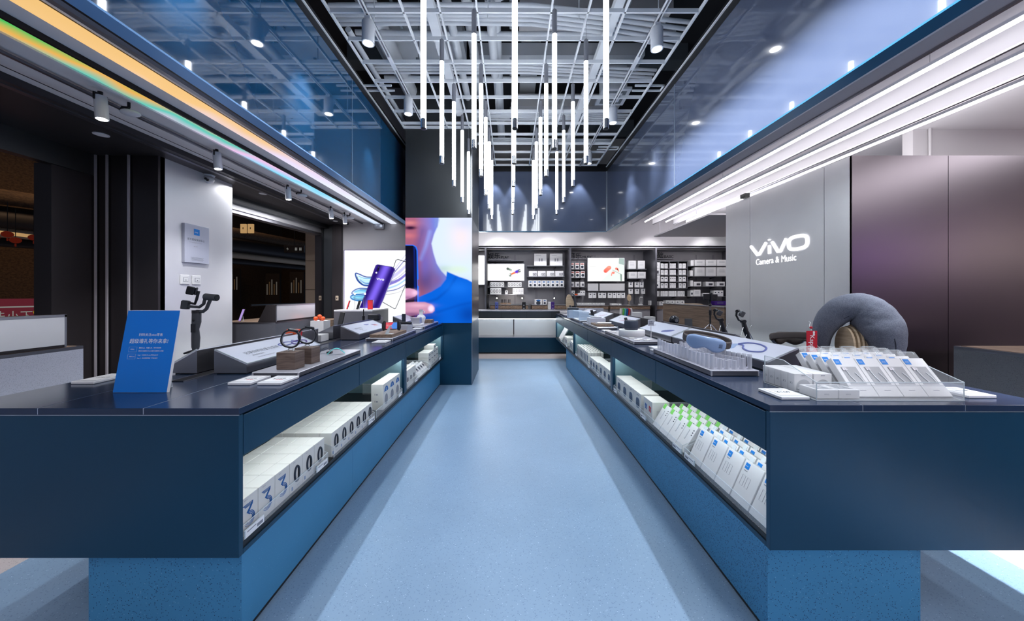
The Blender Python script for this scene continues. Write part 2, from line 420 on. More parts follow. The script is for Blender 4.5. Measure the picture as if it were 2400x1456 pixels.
def grid_panel(name, parent, W, H, nx, ny, paint, mat, origin, u, v):
    """one flat picture surface: paint(U,Wd) gives linear rgb on a vertex grid; origin = top-left corner, u to the right, v down"""
    U, Vv = np.meshgrid(np.linspace(0, 1, nx+1), np.linspace(0, 1, ny+1))
    rgb = paint(U, Vv)
    o = np.array(origin)[None, None, :]; uu = np.array(u)[None, None, :]*W; vv = np.array(v)[None, None, :]*H
    Pp = (o + U[..., None]*uu + Vv[..., None]*vv).reshape(-1, 3)
    F = []
    for j in range(ny):
        for i in range(nx):
            a = j*(nx+1)+i; F.append((a, a+nx+1, a+nx+2, a+1))
    me = bpy.data.meshes.new(name); me.from_pydata(Pp.tolist(), [], F)
    ca = me.color_attributes.new('Col', 'FLOAT_COLOR', 'POINT')
    arr = np.ones((Pp.shape[0], 4), np.float32); arr[:, :3] = np.clip(rgb.reshape(-1, 3), 0, 20)
    ca.data.foreach_set('color', arr.ravel())
    me.materials.append(MAT[mat]); me.update()
    ob = bpy.data.objects.new(name, me); COL.objects.link(ob)
    if parent: ob.parent = parent
    return ob
def S(r, g, b):            # 0-255 display colour -> linear
    f = lambda c: (c/255/12.92) if c/255 <= 0.04045 else ((c/255+0.055)/1.055)**2.4
    return np.array([f(r), f(g), f(b)])
class Paint:
    def __init__(s, X, Y, bg): s.X = X; s.Y = Y; s.c = np.zeros(X.shape+(3,))+bg
    def poly(s, pts, col, soft=2.0, a=1.0):
        X, Y = s.X, s.Y; d = np.full(X.shape, 1e9); ins = np.zeros(X.shape, bool); n = len(pts)
        for i in range(n):
            x0, y0 = pts[i]; x1, y1 = pts[(i+1) % n]
            dx, dy = x1-x0, y1-y0; L = dx*dx+dy*dy+1e-9
            t = np.clip(((X-x0)*dx+(Y-y0)*dy)/L, 0, 1)
            d = np.minimum(d, np.hypot(X-x0-t*dx, Y-y0-t*dy))
            c = ((y0 > Y) != (y1 > Y)); xi = (x1-x0)*(Y-y0)/((y1-y0) if y1 != y0 else 1e-9)+x0
            ins ^= (c & (X < xi))
        sd = np.where(ins, -d, d); s._mix(np.clip(0.5-sd/(2*soft), 0, 1)*a, col); return s
    def line(s, pts, wd, col, soft=1.5, a=1.0, wend=None):
        X, Y = s.X, s.Y; m = np.zeros(X.shape); n = len(pts)-1
        for i in range(n):
            x0, y0 = pts[i]; x1, y1 = pts[i+1]; dx, dy = x1-x0, y1-y0; L = dx*dx+dy*dy+1e-9
            t = np.clip(((X-x0)*dx+(Y-y0)*dy)/L, 0, 1); d = np.hypot(X-x0-t*dx, Y-y0-t*dy)
            ww = wd if wend is None else wd+(wend-wd)*(i+t)/n
            m = np.maximum(m, np.clip(0.5-(d-ww/2)/(2*soft), 0, 1))
        s._mix(m*a, col); return s
    def blob(s, cx, cy, rx, ry, col, a=1.0, p=2):
        r = ((s.X-cx)/rx)**2+((s.Y-cy)/ry)**2; s._mix(np.exp(-r**(p/2))*a, col); return s
    def ell(s, cx, cy, rx, ry, col, soft=0.05, rot=0, a=1.0):
        c, q = math.cos(rot), math.sin(rot); x = (s.X-cx)*c+(s.Y-cy)*q; y = -(s.X-cx)*q+(s.Y-cy)*c
        r = np.sqrt((x/rx)**2+(y/ry)**2); s._mix(np.clip(0.5-(r-1)/(2*soft), 0, 1)*a, col); return s
    def _mix(s, m, col):
        col = col if callable(col) else np.array(col)
        cc = col(s.X, s.Y) if callable(col) else col
        s.c = s.c*(1-m[..., None])+cc*m[..., None]
def smooth_path(pts, rad, k=4):
    P_ = []; R_ = []
    for i in range(len(pts)-1):
        for j in range(k):
            t = j/k; p0 = Vector(pts[max(i-1, 0)]); p1 = Vector(pts[i]); p2 = Vector(pts[i+1]); p3 = Vector(pts[min(i+2, len(pts)-1)])
            P_.append(0.5*((2*p1)+(-p0+p2)*t+(2*p0-5*p1+4*p2-p3)*t*t+(-p0+3*p1-3*p2+p3)*t**3)); R_.append(rad[i]*(1-t)+rad[i+1]*t)
    P_.append(Vector(pts[-1])); R_.append(rad[-1]); return P_, R_
# ================================================================ SETTING
ZG = 3.70          # height of the open grid
mb = MB()
mb.box(-2.39, 2.44, -5, 6.94, -0.05, 0, 'floor_blue')
mb.box(-2.39, 2.44, 6.94, 9.3, -0.05, 0, 'floor_beige')
mb.box(-12, -2.39, -5, 9.3, -0.05, 0, 'floor_beige'); mb.box(2.44, 17, -5, 9.3, -0.05, 0, 'floor_beige')
struct(mb.build('floor'))
mb = MB(); mb.box(-6.2, 7, -5.1, 9.3, 5.0, 5.1, 'slab'); struct(mb.build('ceiling'))
for k, (a, b) in enumerate(((-2.4, 0.14), (0.42, 2.6))):
    mb = MB()
    for y in (0.2, 2.6, 5.0, 7.2): mb.box(a, b, y, y+0.25, 4.75, 4.995, 'pipe_dark')
    struct(mb.build('trim_1%d' % k))
# back wall
mb = MB(); mb.box(-3.0, 7, 8.92, 9.1, 0, 5.0, 'plaster'); mb.box(-3.0, 7, 8.1, 8.92, 2.46, 5.0, 'plaster'); struct(mb.build('wall_back'))
mb = MB(); mb.box(-3.5, 1.91, 6.53, 8.95, 3.0, 3.05, 'baffle'); struct(mb.build('ceiling_back'))
mb = MB(); mb.box(16.9, 17, -5, 9.1, 0, 5.0, 'plaster'); mb.box(4.36, 17, 3.7, 3.8, 0, 5.0, 'plaster'); struct(mb.build('wall_right'))
mb = MB(); mb.box(-6.2, 17, -5.1, -5, 0, 5, 'steel_dark'); struct(mb.build('wall_front'))

# ---- left facade
mb = MB()
mb.box(-3.13, -3.10, 3.02, 3.80, 0, 2.53, 'steel')          # brushed metal wall panel
mb.box(-3.70, -3.13, 3.06, 3.80, 0, 2.53, 'graphite')
struct(mb.build('wall_left'))
mb = MB()                                                     # dark return with bright trims beside the near door
mb.box(-3.66, -3.10, 3.00, 3.06, 0, 2.53, 'graphite')
struct(mb.build('trim_1'))
mb = MB()
for x in (-3.63, -3.53, -3.34): mb.box(x-0.009, x+0.006, 2.98, 3.0, 0, 2.53, 'trim_light'); mb.box(x+0.006, x+0.012, 2.99, 3.0, 0, 2.53, 'black')
struct(mb.build('trim_2'))
mb = MB(); mb.box(-3.80, -3.66, 2.72, 3.04, 0, 2.36, 'graphite'); struct(mb.build('trim_3'))
mb = MB()                                                     # lintels over the two door openings
mb.box(-3.72, -3.64, -5, 3.0, 2.35, 2.56, 'steel_dark'); struct(mb.build('trim_4'))
mb = MB(); V = [(-3.60, 3.8), (-3.36, 6.1), (-3.48, 6.1), (-3.72, 3.8)]
mb.prism(V, 2, 2.40, 2.53, 'steel'); mb.prism([(x-0.03, y) for x, y in V], 2, 2.36, 2.40, 'alu')
mb.prism([(x+0.16, y) for x, y in V], 2, 2.47, 2.53, 'steel_dark')
struct(mb.build('trim_5'))
mb = MB()                                                     # piers at the far side of the second door
mb.box(-3.50, -3.32, 6.10, 6.2, 0, 2.53, 'graphite'); mb.box(-3.30, -3.13, 6.02, 6.12, 0, 2.53, 'steel_dark'); mb.box(-3.11, -2.95, 5.94, 6.04, 0, 2.53, 'graphite')
for x in (-3.315, -3.12): mb.box(x-0.012, x+0.012, 6.0, 6.06, 0, 2.53, 'black')
struct(mb.build('trim_6'))
mb = MB(); mb.box(-2.97, -1.3, 6.00, 6.1, 0, 2.62, 'plaster'); mb.box(-3.6, -1.3, 6.1, 6.2, 2.4, 5, 'plaster'); struct(mb.build('wall_far_left'))
for (x, z, y) in ((-3.40, 1.20, 6.098), (-3.02, 1.20, 5.94)):
    mb = MB(); mb.rbox(x-0.025, x+0.025, y-0.012, y, z, z+0.085, 'kraft', 0.004); mb.box(x-0.008, x+0.008, y-0.016, y-0.012, z+0.03, z+0.055, 'graphite')
    tag(mb.build('switch_plate'), 'small brass switch plate on the %s dark pier' % ('left' if x < -3.2 else 'right'), 'switch')
# lowered ceiling on the left, stepped
mb = MB()
mb.box(-2.95, -2.42, -5, 6.0, 2.575, 2.60, 'ceil_grey'); mb.box(-2.42, -2.40, -5, 6.0, 2.54, 2.60, 'ceil_grey')
mb.box(-2.24, -2.12, -5, 6.0, 2.56, 2.60, 'ceil_grey'); mb.box(-2.255, -2.24, -5, 6.0, 2.53, 2.60, 'black')
mb.box(-1.995, -1.80, -5, 6.0, 2.56, 2.60, 'ceil_grey'); mb.box(-1.93, -1.90, -5, 6.0, 2.53, 2.56, 'alu'); mb.box(-1.82, -1.79, -5, 6.0, 2.50, 2.6, 'black')
mb.box(-2.62, -2.60, -5, 6.0, 2.545, 2.56, 'alu_dark'); mb.box(-2.78, -2.775, -5, 6.0, 2.557, 2.56, 'black')
mb.box(-2.97, -2.93, -5, 6.0, 2.525, 2.60, 'alu_dark')
struct(mb.build('ceiling_left'))
mb = MB(); mb.prism([(-2.95, -5), (-2.85, 6.0), (-3.75, 6.0), (-3.75, -5)], 2, 2.53, 2.60, 'soffit_dark'); struct(mb.build('ceiling_left_border'))
ribbon('ribbon_a', [(-4, (0.55, 0.2, 0.9)), (-1, (0.9, 0.5, 0.2)), (1.2, (0.85, 0.52, 0.17)), (2.9, (0.95, 0.60, 0.26)), (4.1, (0.85, 0.75, 1.0)), (5, (0.85, 0.9, 1.0)), (8, (0.8, 0.85, 1.0))])
ribbon('ribbon_b', [(-4, (0.6, 0.3, 0.9)), (-0.5, (0.8, 0.5, 0.2)), (1.6, (0.8, 0.10, 0.05)), (2.1, (0.05, 0.55, 0.12)), (2.6, (0.85, 0.45, 0.1)), (3.2, (0.1, 0.6, 0.5)), (3.9, (0.9, 0.55, 0.85)), (4.6, (0.25, 0.75, 1.0)), (6, (0.8, 0.85, 1.0)), (8, (0.5, 0.75, 1.0))])
mb = MB(); mb.box(-0.05, 0.05, -5, 5.99, 0, 0.015, 'ribbon_a')
t = mb.build('screen_face', loc=(0, 0, 0)); r = empty('led_ribbon_screen', (-2.055, 0, 2.545)); t.parent = r
MB().box(-0.058, 0.058, -5, 5.995, 0.015, 0.03, 'black').build('housing', r)
tag(r, 'long glowing ceiling ribbon, amber then lilac, nearest the blue glass', 'led screen')
mb = MB(); mb.box(-0.065, 0.065, -5, 5.99, 0, 0.015, 'ribbon_b')
t = mb.build('screen_face'); r = empty('led_ribbon_screen', (-2.325, 0, 2.545)); t.parent = r
MB().box(-0.070, 0.064, -5, 5.995, 0.015, 0.03, 'black').build('housing', r)
tag(r, 'long glowing ceiling ribbon, green and pink, further from the blue glass', 'led screen')

# ---- blue glass upstands
def upstand(name, pts, mat, under, z0=2.49, z1=3.62):
    """pts: inner line and outer line of the box in plan"""
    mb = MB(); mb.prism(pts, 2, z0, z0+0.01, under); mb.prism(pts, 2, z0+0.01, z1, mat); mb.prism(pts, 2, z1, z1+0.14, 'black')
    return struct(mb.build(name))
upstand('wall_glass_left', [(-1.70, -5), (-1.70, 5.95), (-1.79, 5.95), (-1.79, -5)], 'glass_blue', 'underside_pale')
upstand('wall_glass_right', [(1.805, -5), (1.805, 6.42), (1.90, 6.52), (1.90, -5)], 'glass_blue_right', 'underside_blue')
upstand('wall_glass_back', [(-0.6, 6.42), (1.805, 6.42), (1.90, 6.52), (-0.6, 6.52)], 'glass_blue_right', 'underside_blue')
mb = MB()
for y in (-1.2, 1.2, 3.66, 5.9): mb.box(-1.703, -1.699, y-0.004, y+0.004, 2.50, 3.62, 'seam_light')
for y in (-1.2, 1.2, 3.76): mb.box(1.801, 1.806, y-0.004, y+0.004, 2.50, 3.62, 'seam_light')
mb.box(1.795, 1.803, 6.41, 6.418, 2.5, 3.62, 'seam_light')
mb.box(-1.70, -1.685, -5, 5.9, 3.70, 3.712, 'grid_white'); mb.box(1.79, 1.805, -5, 6.42, 3.70, 3.712, 'grid_white')
struct(mb.build('trim_7'))

# ---- column with the video wall
CX0, CX1, CY0, CY1 = -1.52, -0.56, 4.93, 5.95
mb = MB()
mb.box(CX0, CX1, CY0, CY1, 0, 0.90, 'navy'); mb.box(CX0, CX1-0.001, CY0+0.03, CY1, 0.90, 2.42, 'black')
mb.box(CX0, CX1, CY0, CY1, 2.42, 5.0, 'steel_dark'); mb.box(CX1-0.02, CX1, CY0+0.02, CY1, 0.90, 2.42, 'steel_warm')
mb.box(CX1-0.004, CX1+0.003, CY0-0.003, CY0+0.004, 0, 3.7, 'alu')
struct(mb.build('wall_column'))
def paint_face(U, V):
    X = 1622+U*(2203-1622); Y = 182+V*(1050-182)
    p = Paint(X, Y, S(205, 220, 245))
    p.blob(2110, 330, 110, 160, S(232, 218, 222), 0.9); p.blob(2150, 220, 120, 60, S(196, 205, 235), 0.7)
    p.blob(2080, 610, 130, 45, S(205, 225, 205), 0.9); p.blob(1960, 600, 60, 30, S(150, 190, 160), 0.35)
    skin = lambda x, y: np.where(True, 1, 1)[..., None]*0 + (lambda t: S(158, 92, 118)*(1-t)[..., None]+S(112, 124, 208)*t[..., None])(np.clip((x-1700-0.12*(y-182))/170, 0, 1))
    p.poly([(1600, 160), (1912, 160), (1903, 250), (1872, 320), (1850, 395), (1866, 470), (1895, 560), (1935, 620), (1985, 670), (1975, 740), (1850, 800), (1720, 850), (1600, 850)], skin, 6)
    p.poly([(1905, 150), (1918, 200), (1900, 262), (1876, 262), (1880, 150)], S(120, 140, 205), 8, 0.7)
    p.line([(1770, 290), (1745, 380), (1720, 470)], 60, S(90, 75, 140), 30, 0.6); p.line([(1835, 300), (1800, 420), (1760, 520)], 26, S(140, 160, 235), 16, 0.7)
    p.blob(1665, 265, 52, 16, S(45, 15, 50), 1.0, 3); p.blob(1650, 330, 60, 22, S(215, 120, 125), 0.55); p.blob(1660, 225, 60, 18, S(225, 140, 140), 0.6)
    p.blob(1800, 700, 110, 110, S(72, 55, 105), 0.8); p.blob(1900, 700, 60, 60, S(120, 85, 140), 0.7)
    p.blob(1790, 560, 50, 120, S(88, 95, 190), 0.6)
    blue = S(8, 92, 205)
    p.poly([(1700, 850), (1850, 790), (1930, 745), (1975, 690), (1985, 625), (2020, 640), (2090, 668), (2160, 690), (2203, 712), (2260, 720), (2260, 1100), (1700, 1100)], blue, 5)
    p.line([(1740, 905), (1900, 850), (2000, 770), (2060, 680)], 16, S(5, 62, 160), 12, 0.6); p.line([(1900, 960), (2100, 900), (2260, 870)], 14, S(5, 65, 165), 12, 0.5)
    p.blob(2080, 760, 120, 60, S(25, 115, 230), 0.6); p.blob(2180, 980, 100, 80, S(6, 58, 150), 0.8); p.blob(1800, 1010, 120, 60, S(6, 50, 140), 0.7)
    p.poly([(1600, 404), (1690, 404), (1718, 420), (1730, 450), (1737, 690), (1728, 692), (1729, 742), (1738, 745), (1742, 1010), (1730, 1030), (1600, 1030)], S(40, 110, 240), 2)
    p.poly([(1600, 411), (1684, 411), (1708, 424), (1719, 452), (1728, 1012), (1600, 1020)], S(12, 12, 26), 2)
    p.line([(1700, 430), (1712, 1000)], 10, S(10, 45, 150), 8, 0.8); p.blob(1650, 560, 60, 100, S(24, 22, 50), 0.8)
    f1 = S(205, 150, 185)
    p.poly([(1600, 764), (1660, 764), (1700, 772), (1724, 788), (1726, 812), (1704, 832), (1640, 852), (1600, 868)], f1, 4); p.blob(1640, 842, 70, 16, S(130, 80, 130), 0.7); p.blob(1705, 800, 26, 20, S(235, 190, 220), 0.9)
    p.poly([(1600, 884), (1700, 876), (1790, 878), (1850, 896), (1876, 922), (1876, 948), (1856, 966), (1812, 972), (1740, 978), (1600, 1000)], S(190, 135, 165), 5)
    p.blob(1680, 978, 120, 18, S(110, 66, 110), 0.8); p.blob(1846, 930, 26, 28, S(236, 214, 250), 1.0, 4); p.blob(1740, 905, 90, 16, S(222, 172, 196), 0.8)
    return p.c
r = empty('video_wall', (CX0, CY0, 0.90))
grid_panel('screen_face', r, CX1-CX0, 1.52, 158, 200, paint_face, 'screen', (0, -0.004, 1.515), (1, 0, 0), (0, 0, -1))
MB().box(0, CX1-CX0, -0.003, 0.03, 0, 1.52, 'black').build('cabinet', r)
tag(r, 'tall video wall on the column showing a chin, blue sweater and held phone', 'screen')

# ---- right side: clad block with the lit name, baffles and lamps
RX, RY = 2.90, 2.90
mb = MB()
for y0, y1 in ((2.905, 3.155), (3.16, 4.135), (4.14, 4.60)): mb.box(RX, RX+0.02, y0, y1, 0, 2.49, 'steel')
mb.box(RX+0.01, RX+0.03, 2.92, 4.59, 0, 2.48, 'black')
for x0, x1 in ((2.90, 3.715), (3.72, 5.4)): mb.box(x0, x1, RY, RY+0.02, 0, 2.49, 'steel_warm')
mb.box(RX+0.02, 4.7, RY+0.01, 4.6, 0, 2.47, 'steel_dark')
struct(mb.build('wall_clad_right'))
MB_ = MB(); MB_.box(RX-0.03, RX+0.03, 4.18, 4.27, 2.50, 2.55, 'black')
tag(MB_.build('vent_box'), 'small black box on top edge of the metal wall', 'vent')
# lit name: letter strokes on the wall, read from the aisle
def stroke(mb, pts, r, mat, closed=False):
    # pts in (u, v) metres; u runs towards the viewer (-Y), v up; wall plane at RX
    Q = [(RX-0.006, 4.12-u, 1.765+v) for u, v in pts]
    mb.tube(Q, r, mat, 10, closed, sq=(0.6, 1), up=(1, 0, 0))
def letters():
    root = empty('illuminated_sign', (RX, 3.7, 1.65))
    def mk(name, strokes):
        m = MB(); m.M = Matrix.Translation((-RX, -3.7, -1.65))
        for pts, closed in strokes: stroke(m, pts, 0.0165, 'logo_glow', closed)
        return m.build(name, root)
    mk('letter', [([(0.0, 0.125), (0.11, 0.008), (0.135, 0.008), (0.245, 0.13)], False)])
    mk('letter', [([(0.295, 0.0), (0.295, 0.093)], False), ([(0.295, 0.150), (0.295, 0.160)], False)])
    mk('letter', [([(0.335, 0.125), (0.42, 0.006), (0.45, 0.006), (0.53, 0.13)], False)])
    o = []
    for i in range(28):
        a = 2*PI*i/28; c, s_ = math.cos(a), math.sin(a)
        o.append((0.672+0.112*math.copysign(abs(c)**0.65, c)*1.0, 0.068+0.064*math.copysign(abs(s_)**0.65, s_)))
    mk('letter', [(o, True)])
    m = MB(); m.M = Matrix.Translation((-RX, -3.7, -1.65))
    m.text('Camera & Music', 0.10, (RX-0.002, 4.04, 1.655), (0, -1, 0), (0, 0, 1), 'logo_glow', squash=0.86)
    m.build('lettering', root)
    tag(root, 'white glowing shop name with Camera & Music on the metal wall', 'sign')
letters()
mb = MB()
mb.box(1.91, 17, -5, 9.1, 3.10, 3.14, 'baffle'); struct(mb.build('ceiling_right'))
mb = MB(); mb.box(1.905, 1.93, -5, 6.6, 2.5, 3.1, 'baffle'); struct(mb.build('trim_8'))
for i, (x, z) in enumerate(((2.37, 2.675), (2.79, 2.675), (3.20, 2.675))):
    r = empty('ceiling_baffle', (x, 0.85, z)); MB().box(-0.006, 0.006, -5.85, 5.85, 0.004, 0.40, 'baffle').build('sheet', r)
    MB().box(-0.010, 0.010, -5.85, 5.85, 0.0, 0.012, 'alu').build('edge_rail', r)
    for k in range(5): MB().cyl((0, -4+k*2.2, 0.40), (0, -4+k*2.2, 0.43), 0.003, 'alu', 6).build('hanger', r)
    tag(r, '%s hanging white baffle counting from the blue glass' % ORD[i], 'ceiling baffle', 'hanging white baffles')
for i, x in enumerate((2.64, 3.05, 3.45)):
    r = empty('linear_lamp', (x, 0.85, 2.735)); MB().cyl((0, -5.85, 0.0), (0, 5.85, 0.0), 0.011, 'line_glow', 8).build('light_tube', r)
    MB().box(-0.013, 0.013, -5.85, 5.85, 0.009, 0.03, 'lamp_white').build('housing', r)
    for k in range(6): MB().cyl((0, -5+k*2.1, 0.03), (0, -5+k*2.1, 0.365), 0.0015, 'alu', 5).build('wire', r)
    tag(r, '%s long bright linear lamp counting from the blue glass' % ORD[i], 'lamp', 'linear lamps between the baffles')
r = empty('ceiling_panel', (3.6, 6.3, 2.52)); MB().box(-0.58, 0.9, -1.1, 0.9, 0, 0.025, 'baffle').build('board', r)
for a, b in ((-0.5, 0.8), (0.1, 0.8), (-0.5, -0.6)): MB().cyl((a, b, 0.02), (a, b, 0.58), 0.003, 'alu', 6).build('wire', r)
for a, b in ((-0.5, 0.8), (0.1, 0.8)): MB().cyl((a, b, -0.008), (a, b, 0.0), 0.012, 'alu', 10).build('bolt', r)
tag(r, 'white suspended ceiling board behind the metal wall', 'ceiling panel')
x, y, z = P(1692, 541, 7.6); r = empty('exit_sign', (x, y, z)); MB().rbox(-0.11, 0.11, -0.012, 0.012, -0.065, 0.065, 'exit_green', 0.003).build('lit_face', r)
m = MB(); m.ball((-0.02, -0.014, 0.035), 0.012, 'white', 8); m.tube([(-0.02, -0.014, 0.02), (-0.03, -0.014, -0.01), (-0.05, -0.014, -0.045)], 0.007, 'white', 6); m.tube([(-0.03, -0.014, -0.01), (0.0, -0.014, -0.045)], 0.007, 'white', 6)
m.prism([(0.03, -0.01), (0.06, -0.01), (0.06, -0.03), (0.09, 0), (0.06, 0.03), (0.06, 0.01), (0.03, 0.01)], 1, -0.016, -0.013, 'white'); m.box(-0.085, -0.075, -0.016, -0.013, -0.05, 0.05, 'white'); m.build('running_figure', r)
MB().cyl((0, 0, 0.065), (0, 0, 0.55), 0.005, 'alu', 6).build('rod', r)
tag(r, 'green emergency exit sign hanging beside the metal wall', 'exit sign')
for nm, (px_, py_, Y), lab in (('emergency_light', (889, 531, 5.97), 'twin-lens emergency light on the wall above the phone poster'), ('emergency_light', (1440, 533, 8.08), 'twin-lens emergency light under the far right glass corner')):
    x, y, z = P(px_, py_, Y); r = empty(nm, (x, y, z)); MB().rbox(-0.085, 0.085, -0.03, 0.03, -0.045, 0.045, 'alu' if Y < 7 else 'lamp_white', 0.006).build('case', r)
    for s_ in (-1, 1): MB().cyl((s_*0.045, -0.03, 0), (s_*0.045, -0.042, 0), 0.024, 'chrome', 14).build('lens', r)
    tag(r, lab, 'emergency light')
# cream wall pipe on the right
mb = MB(); mb.cyl((4.52, 3.68, 2.4), (4.52, 3.68, 3.1), 0.012, 'plaster', 8); struct(mb.build('trim_9'))

for (a, b, z0, z1, mt, lab) in ((10.2, 12.0, 2.30, 2.65, 'sign_purple', 'purple lit sign band on the wall behind the viewer, mirrored in the metal'), (13.0, 16.2, 2.5, 2.85, 'sign_cream', 'cream lit sign band on the wall behind the viewer, mirrored in the metal')):
    r = empty('lit_sign', ((a+b)/2, -4.93, z0)); MB().box(-(b-a)/2, (b-a)/2, 0, 0.01, 0, z1-z0, mt).build('lit_face', r); MB().box(-(b-a)/2-0.02, (b-a)/2+0.02, -0.06, 0, -0.02, z1-z0+0.02, 'alu').build('case', r); tag(r, lab, 'sign')
# ---- open grid ceiling
r = empty('ceiling_grid', (0, 0, ZG))
gx = [-1.537+0.3135*k for k in range(11)]
def gl(mb, x0, x1, y0, y1, z0=0.0, z1=0.03): mb.box(x0, x1, y0, y1, z0, z1, 'grid_white')
mb = MB()
for i, x in enumerate(gx):
    if i in (1, 9): continue
    gl(mb, x-0.007, x+0.007, -4.6, 4.93 if x < -0.55 else 6.36)
mb.build('long_bars', r)
mb = MB(); ys = [4.80-0.317*k for k in range(30)]
for y in ys: gl(mb, gx[0], gx[-1], y-0.007, y+0.007, 0.0, 0.035)
for y in (5.13, 5.45, 5.77, 6.09, 6.35): gl(mb, gx[3]+0.07, gx[-1], y-0.007, y+0.007, 0, 0.035)
gl(mb, gx[0], gx[3]+0.07, 4.90, 4.93)
mb.build('cross_bars', r)
for x in (-1.2, -0.2, 0.6, 1.3):
    for y in (-3, -1, 1, 3, 4.6): MB().cyl((x, y, 0.03), (x, y, 1.28), 0.004, 'grid_white', 6).build('hanger', r)
for x0 in (-1.72, 1.44):
    for y in (3.95, 5.6):
        if x0 < 0 and y > 5: continue
        mb = MB(); mb.box(x0, x0+0.34, y, y+0.012, 0.02, 0.04, 'grid_white'); mb.box(x0, x0+0.34, y+0.10, y+0.112, 0.02, 0.04, 'grid_white'); mb.box(x0+(0 if x0 < 0 else 0.33), x0+(0.012 if x0 < 0 else 0.342), y, y+0.11, 0.02, 0.04, 'grid_white'); mb.build('wall_bracket', r)
tag(r, 'white metal grid hung below the pipes over the aisle', 'ceiling grid')
for i, x in ((1, gx[1]), (9, gx[9])):
    r = empty('light_track', (x, 0, ZG)); s_ = 4.93 if x < 0 else 6.36
    m = MB()
    for q in (-0.016, 0.010): m.box(q, q+0.006, -4.6, s_, -0.012, 0.02, 'lamp_white')
    m.box(-0.016, 0.016, -4.6, s_, 0.012, 0.02, 'lamp_white'); m.build('rail', r)
    MB().box(-0.009, 0.009, -4.6, s_, 0.004, 0.011, 'alu_dark').build('conductor', r)
    m = MB(); m.box(-0.018, 0.018, 3.42, 3.62, -0.014, 0.01, 'lamp_white'); m.build('joint_cover', r)
    tag(r, 'white lighting track let into the grid, %s side' % ('left' if x < 0 else 'right'), 'light track')
# ceiling services
def pipe(pts, r_, lab, mat='pipe', cat='pipe', group=None):
    m = MB(); c = Vector(pts[0]); m.M = Matrix.Translation(-c); m.tube(pts, r_, mat, 14)
    # clamps
    a, b = Vector(pts[0]), Vector(pts[-1]); o = m.build('ceiling_pipe', None, tuple(c))
    return tag(o, lab, cat, group)
def bundle(y, z, n, dy, r_, tilt, lab, x0=-1.68, x1=1.78):
    root = empty('conduit_bundle', (0, y, z))
    for k in range(n):
        m = MB(); pts = [(x0, k*dy, 0), (x0*0.4, k*dy+random.uniform(-.01, .01), 0), (0.2, k*dy, 0.0), (x1*0.5, k*dy+tilt*0.5+random.uniform(-.01, .01), 0), (x1, k*dy+tilt*(1+0.15*k), 0)]
        m.tube(pts, r_, 'pipe', 8); m.build('conduit', root)
    for x in (-1.1, 0.0, 1.1):
        MB().box(x-0.012, x+0.012, -0.05, n*dy+0.04, r_, r_+0.02, 'pipe_dark').build('bracket', root)
    for x in (-1.1, 1.1): MB().cyl((x, 0.02, r_), (x, 0.02, 5.0-z), 0.005, 'pipe_dark', 5).build('hanger', root)
    tag(root, lab, 'conduits')
bundle(3.15, 3.98, 5, 0.055, 0.020, 0.20, 'bundle of five white conduits crossing the nearest ceiling bay')
bundle(4.05, 4.05, 4, 0.055, 0.018, 0.12, 'bundle of four white conduits crossing the middle ceiling bays')
bundle(5.05, 4.02, 4, 0.055, 0.018, 0.10, 'bundle of four white conduits crossing near the column')
bundle(6.0, 4.05, 3, 0.06, 0.016, 0.05, 'bundle of three white conduits crossing over the far end', x0=-0.5)
bundle(1.9, 4.0, 4, 0.06, 0.020, 0.1, 'bundle of four white conduits crossing above the front of the shop')
for i, (y, z) in enumerate(((3.7, 4.15), (4.55, 4.2), (5.5, 4.15))):
    pipe([(-1.68, y, z), (0, y+0.03, z), (1.78, y, z)], 0.028, '%s single white pipe crossing the ceiling from the front' % ORD[i])
pipe([(-1.45, -3, 4.25), (-1.45, 5.6, 4.25)], 0.10, 'fat white pipe running along the left ceiling edge')
pipe([(-0.62, -3, 4.15), (-0.62, 6.2, 4.15)], 0.045, 'white pipe running lengthwise left of the tubes')
pipe([(-0.45, -3, 4.3), (-0.45, 6.2, 4.3)], 0.055, 'second white pipe running lengthwise left of the tubes')
pipe([(-0.2, -3, 4.12), (-0.2, 4.3, 4.12), (-0.2, 4.38, 4.12)], 0.05, 'white pipe running lengthwise above the middle grid')
pipe([(-0.17, 6.3, 4.2), (-0.17, 3.45, 4.2), (-0.15, 3.30, 4.2), (-0.02, 3.22, 4.2), (1.1, 3.2, 4.22), (1.7, 3.2, 4.22)], 0.065, 'thick white pipe with an elbow turning to the right')
pipe([(-1.62, 3.4, 3.95), (-1.62, 5.9, 3.95)], 0.03, 'thin white pipe close to the left blue glass')
mb = MB(); mb.box(-0.13, 0.13, -3, 6.3, -0.22, 0.015, 'pipe')
for k in range(9): mb.box(-0.145, 0.145, -2.9+k*1.1, -2.86+k*1.1, -0.235, 0.02, 'pipe_dark')
tag(mb.build('air_duct', None, (0.28, 0, 4.97)), 'wide white air duct running lengthwise over the tubes', 'duct')
m = MB(); N = 60; pts = [(-0.6+2.35*i/N, 2.72+0.03*math.sin(i*0.4), 4.15) for i in range(N+1)]
m.tube(pts, [0.145+(0.006 if i % 2 else -0.004) for i in range(N+1)], 'pipe', 18)
tag(m.build('flexible_duct'), 'thick ribbed flexible duct crossing the front ceiling bay', 'duct')
mb = MB(); mb.box(-0.045, 0.045, -3.0, 3.05, -0.02, 0.05, 'grid_white'); mb.box(-0.035, 0.035, -2.95, 3.0, 0.05, 0.06, 'pipe_dark')
tag(mb.build('cable_tray', None, (-0.72, 1.8, 3.86)), 'white box tray running lengthwise above the grid left', 'cable tray')
mb = MB(); mb.box(-0.04, 0.04, -3.0, 3.2, -0.02, 0.05, 'grid_white'); mb.box(-0.03, 0.03, -2.95, 3.1, 0.05, 0.06, 'pipe_dark')
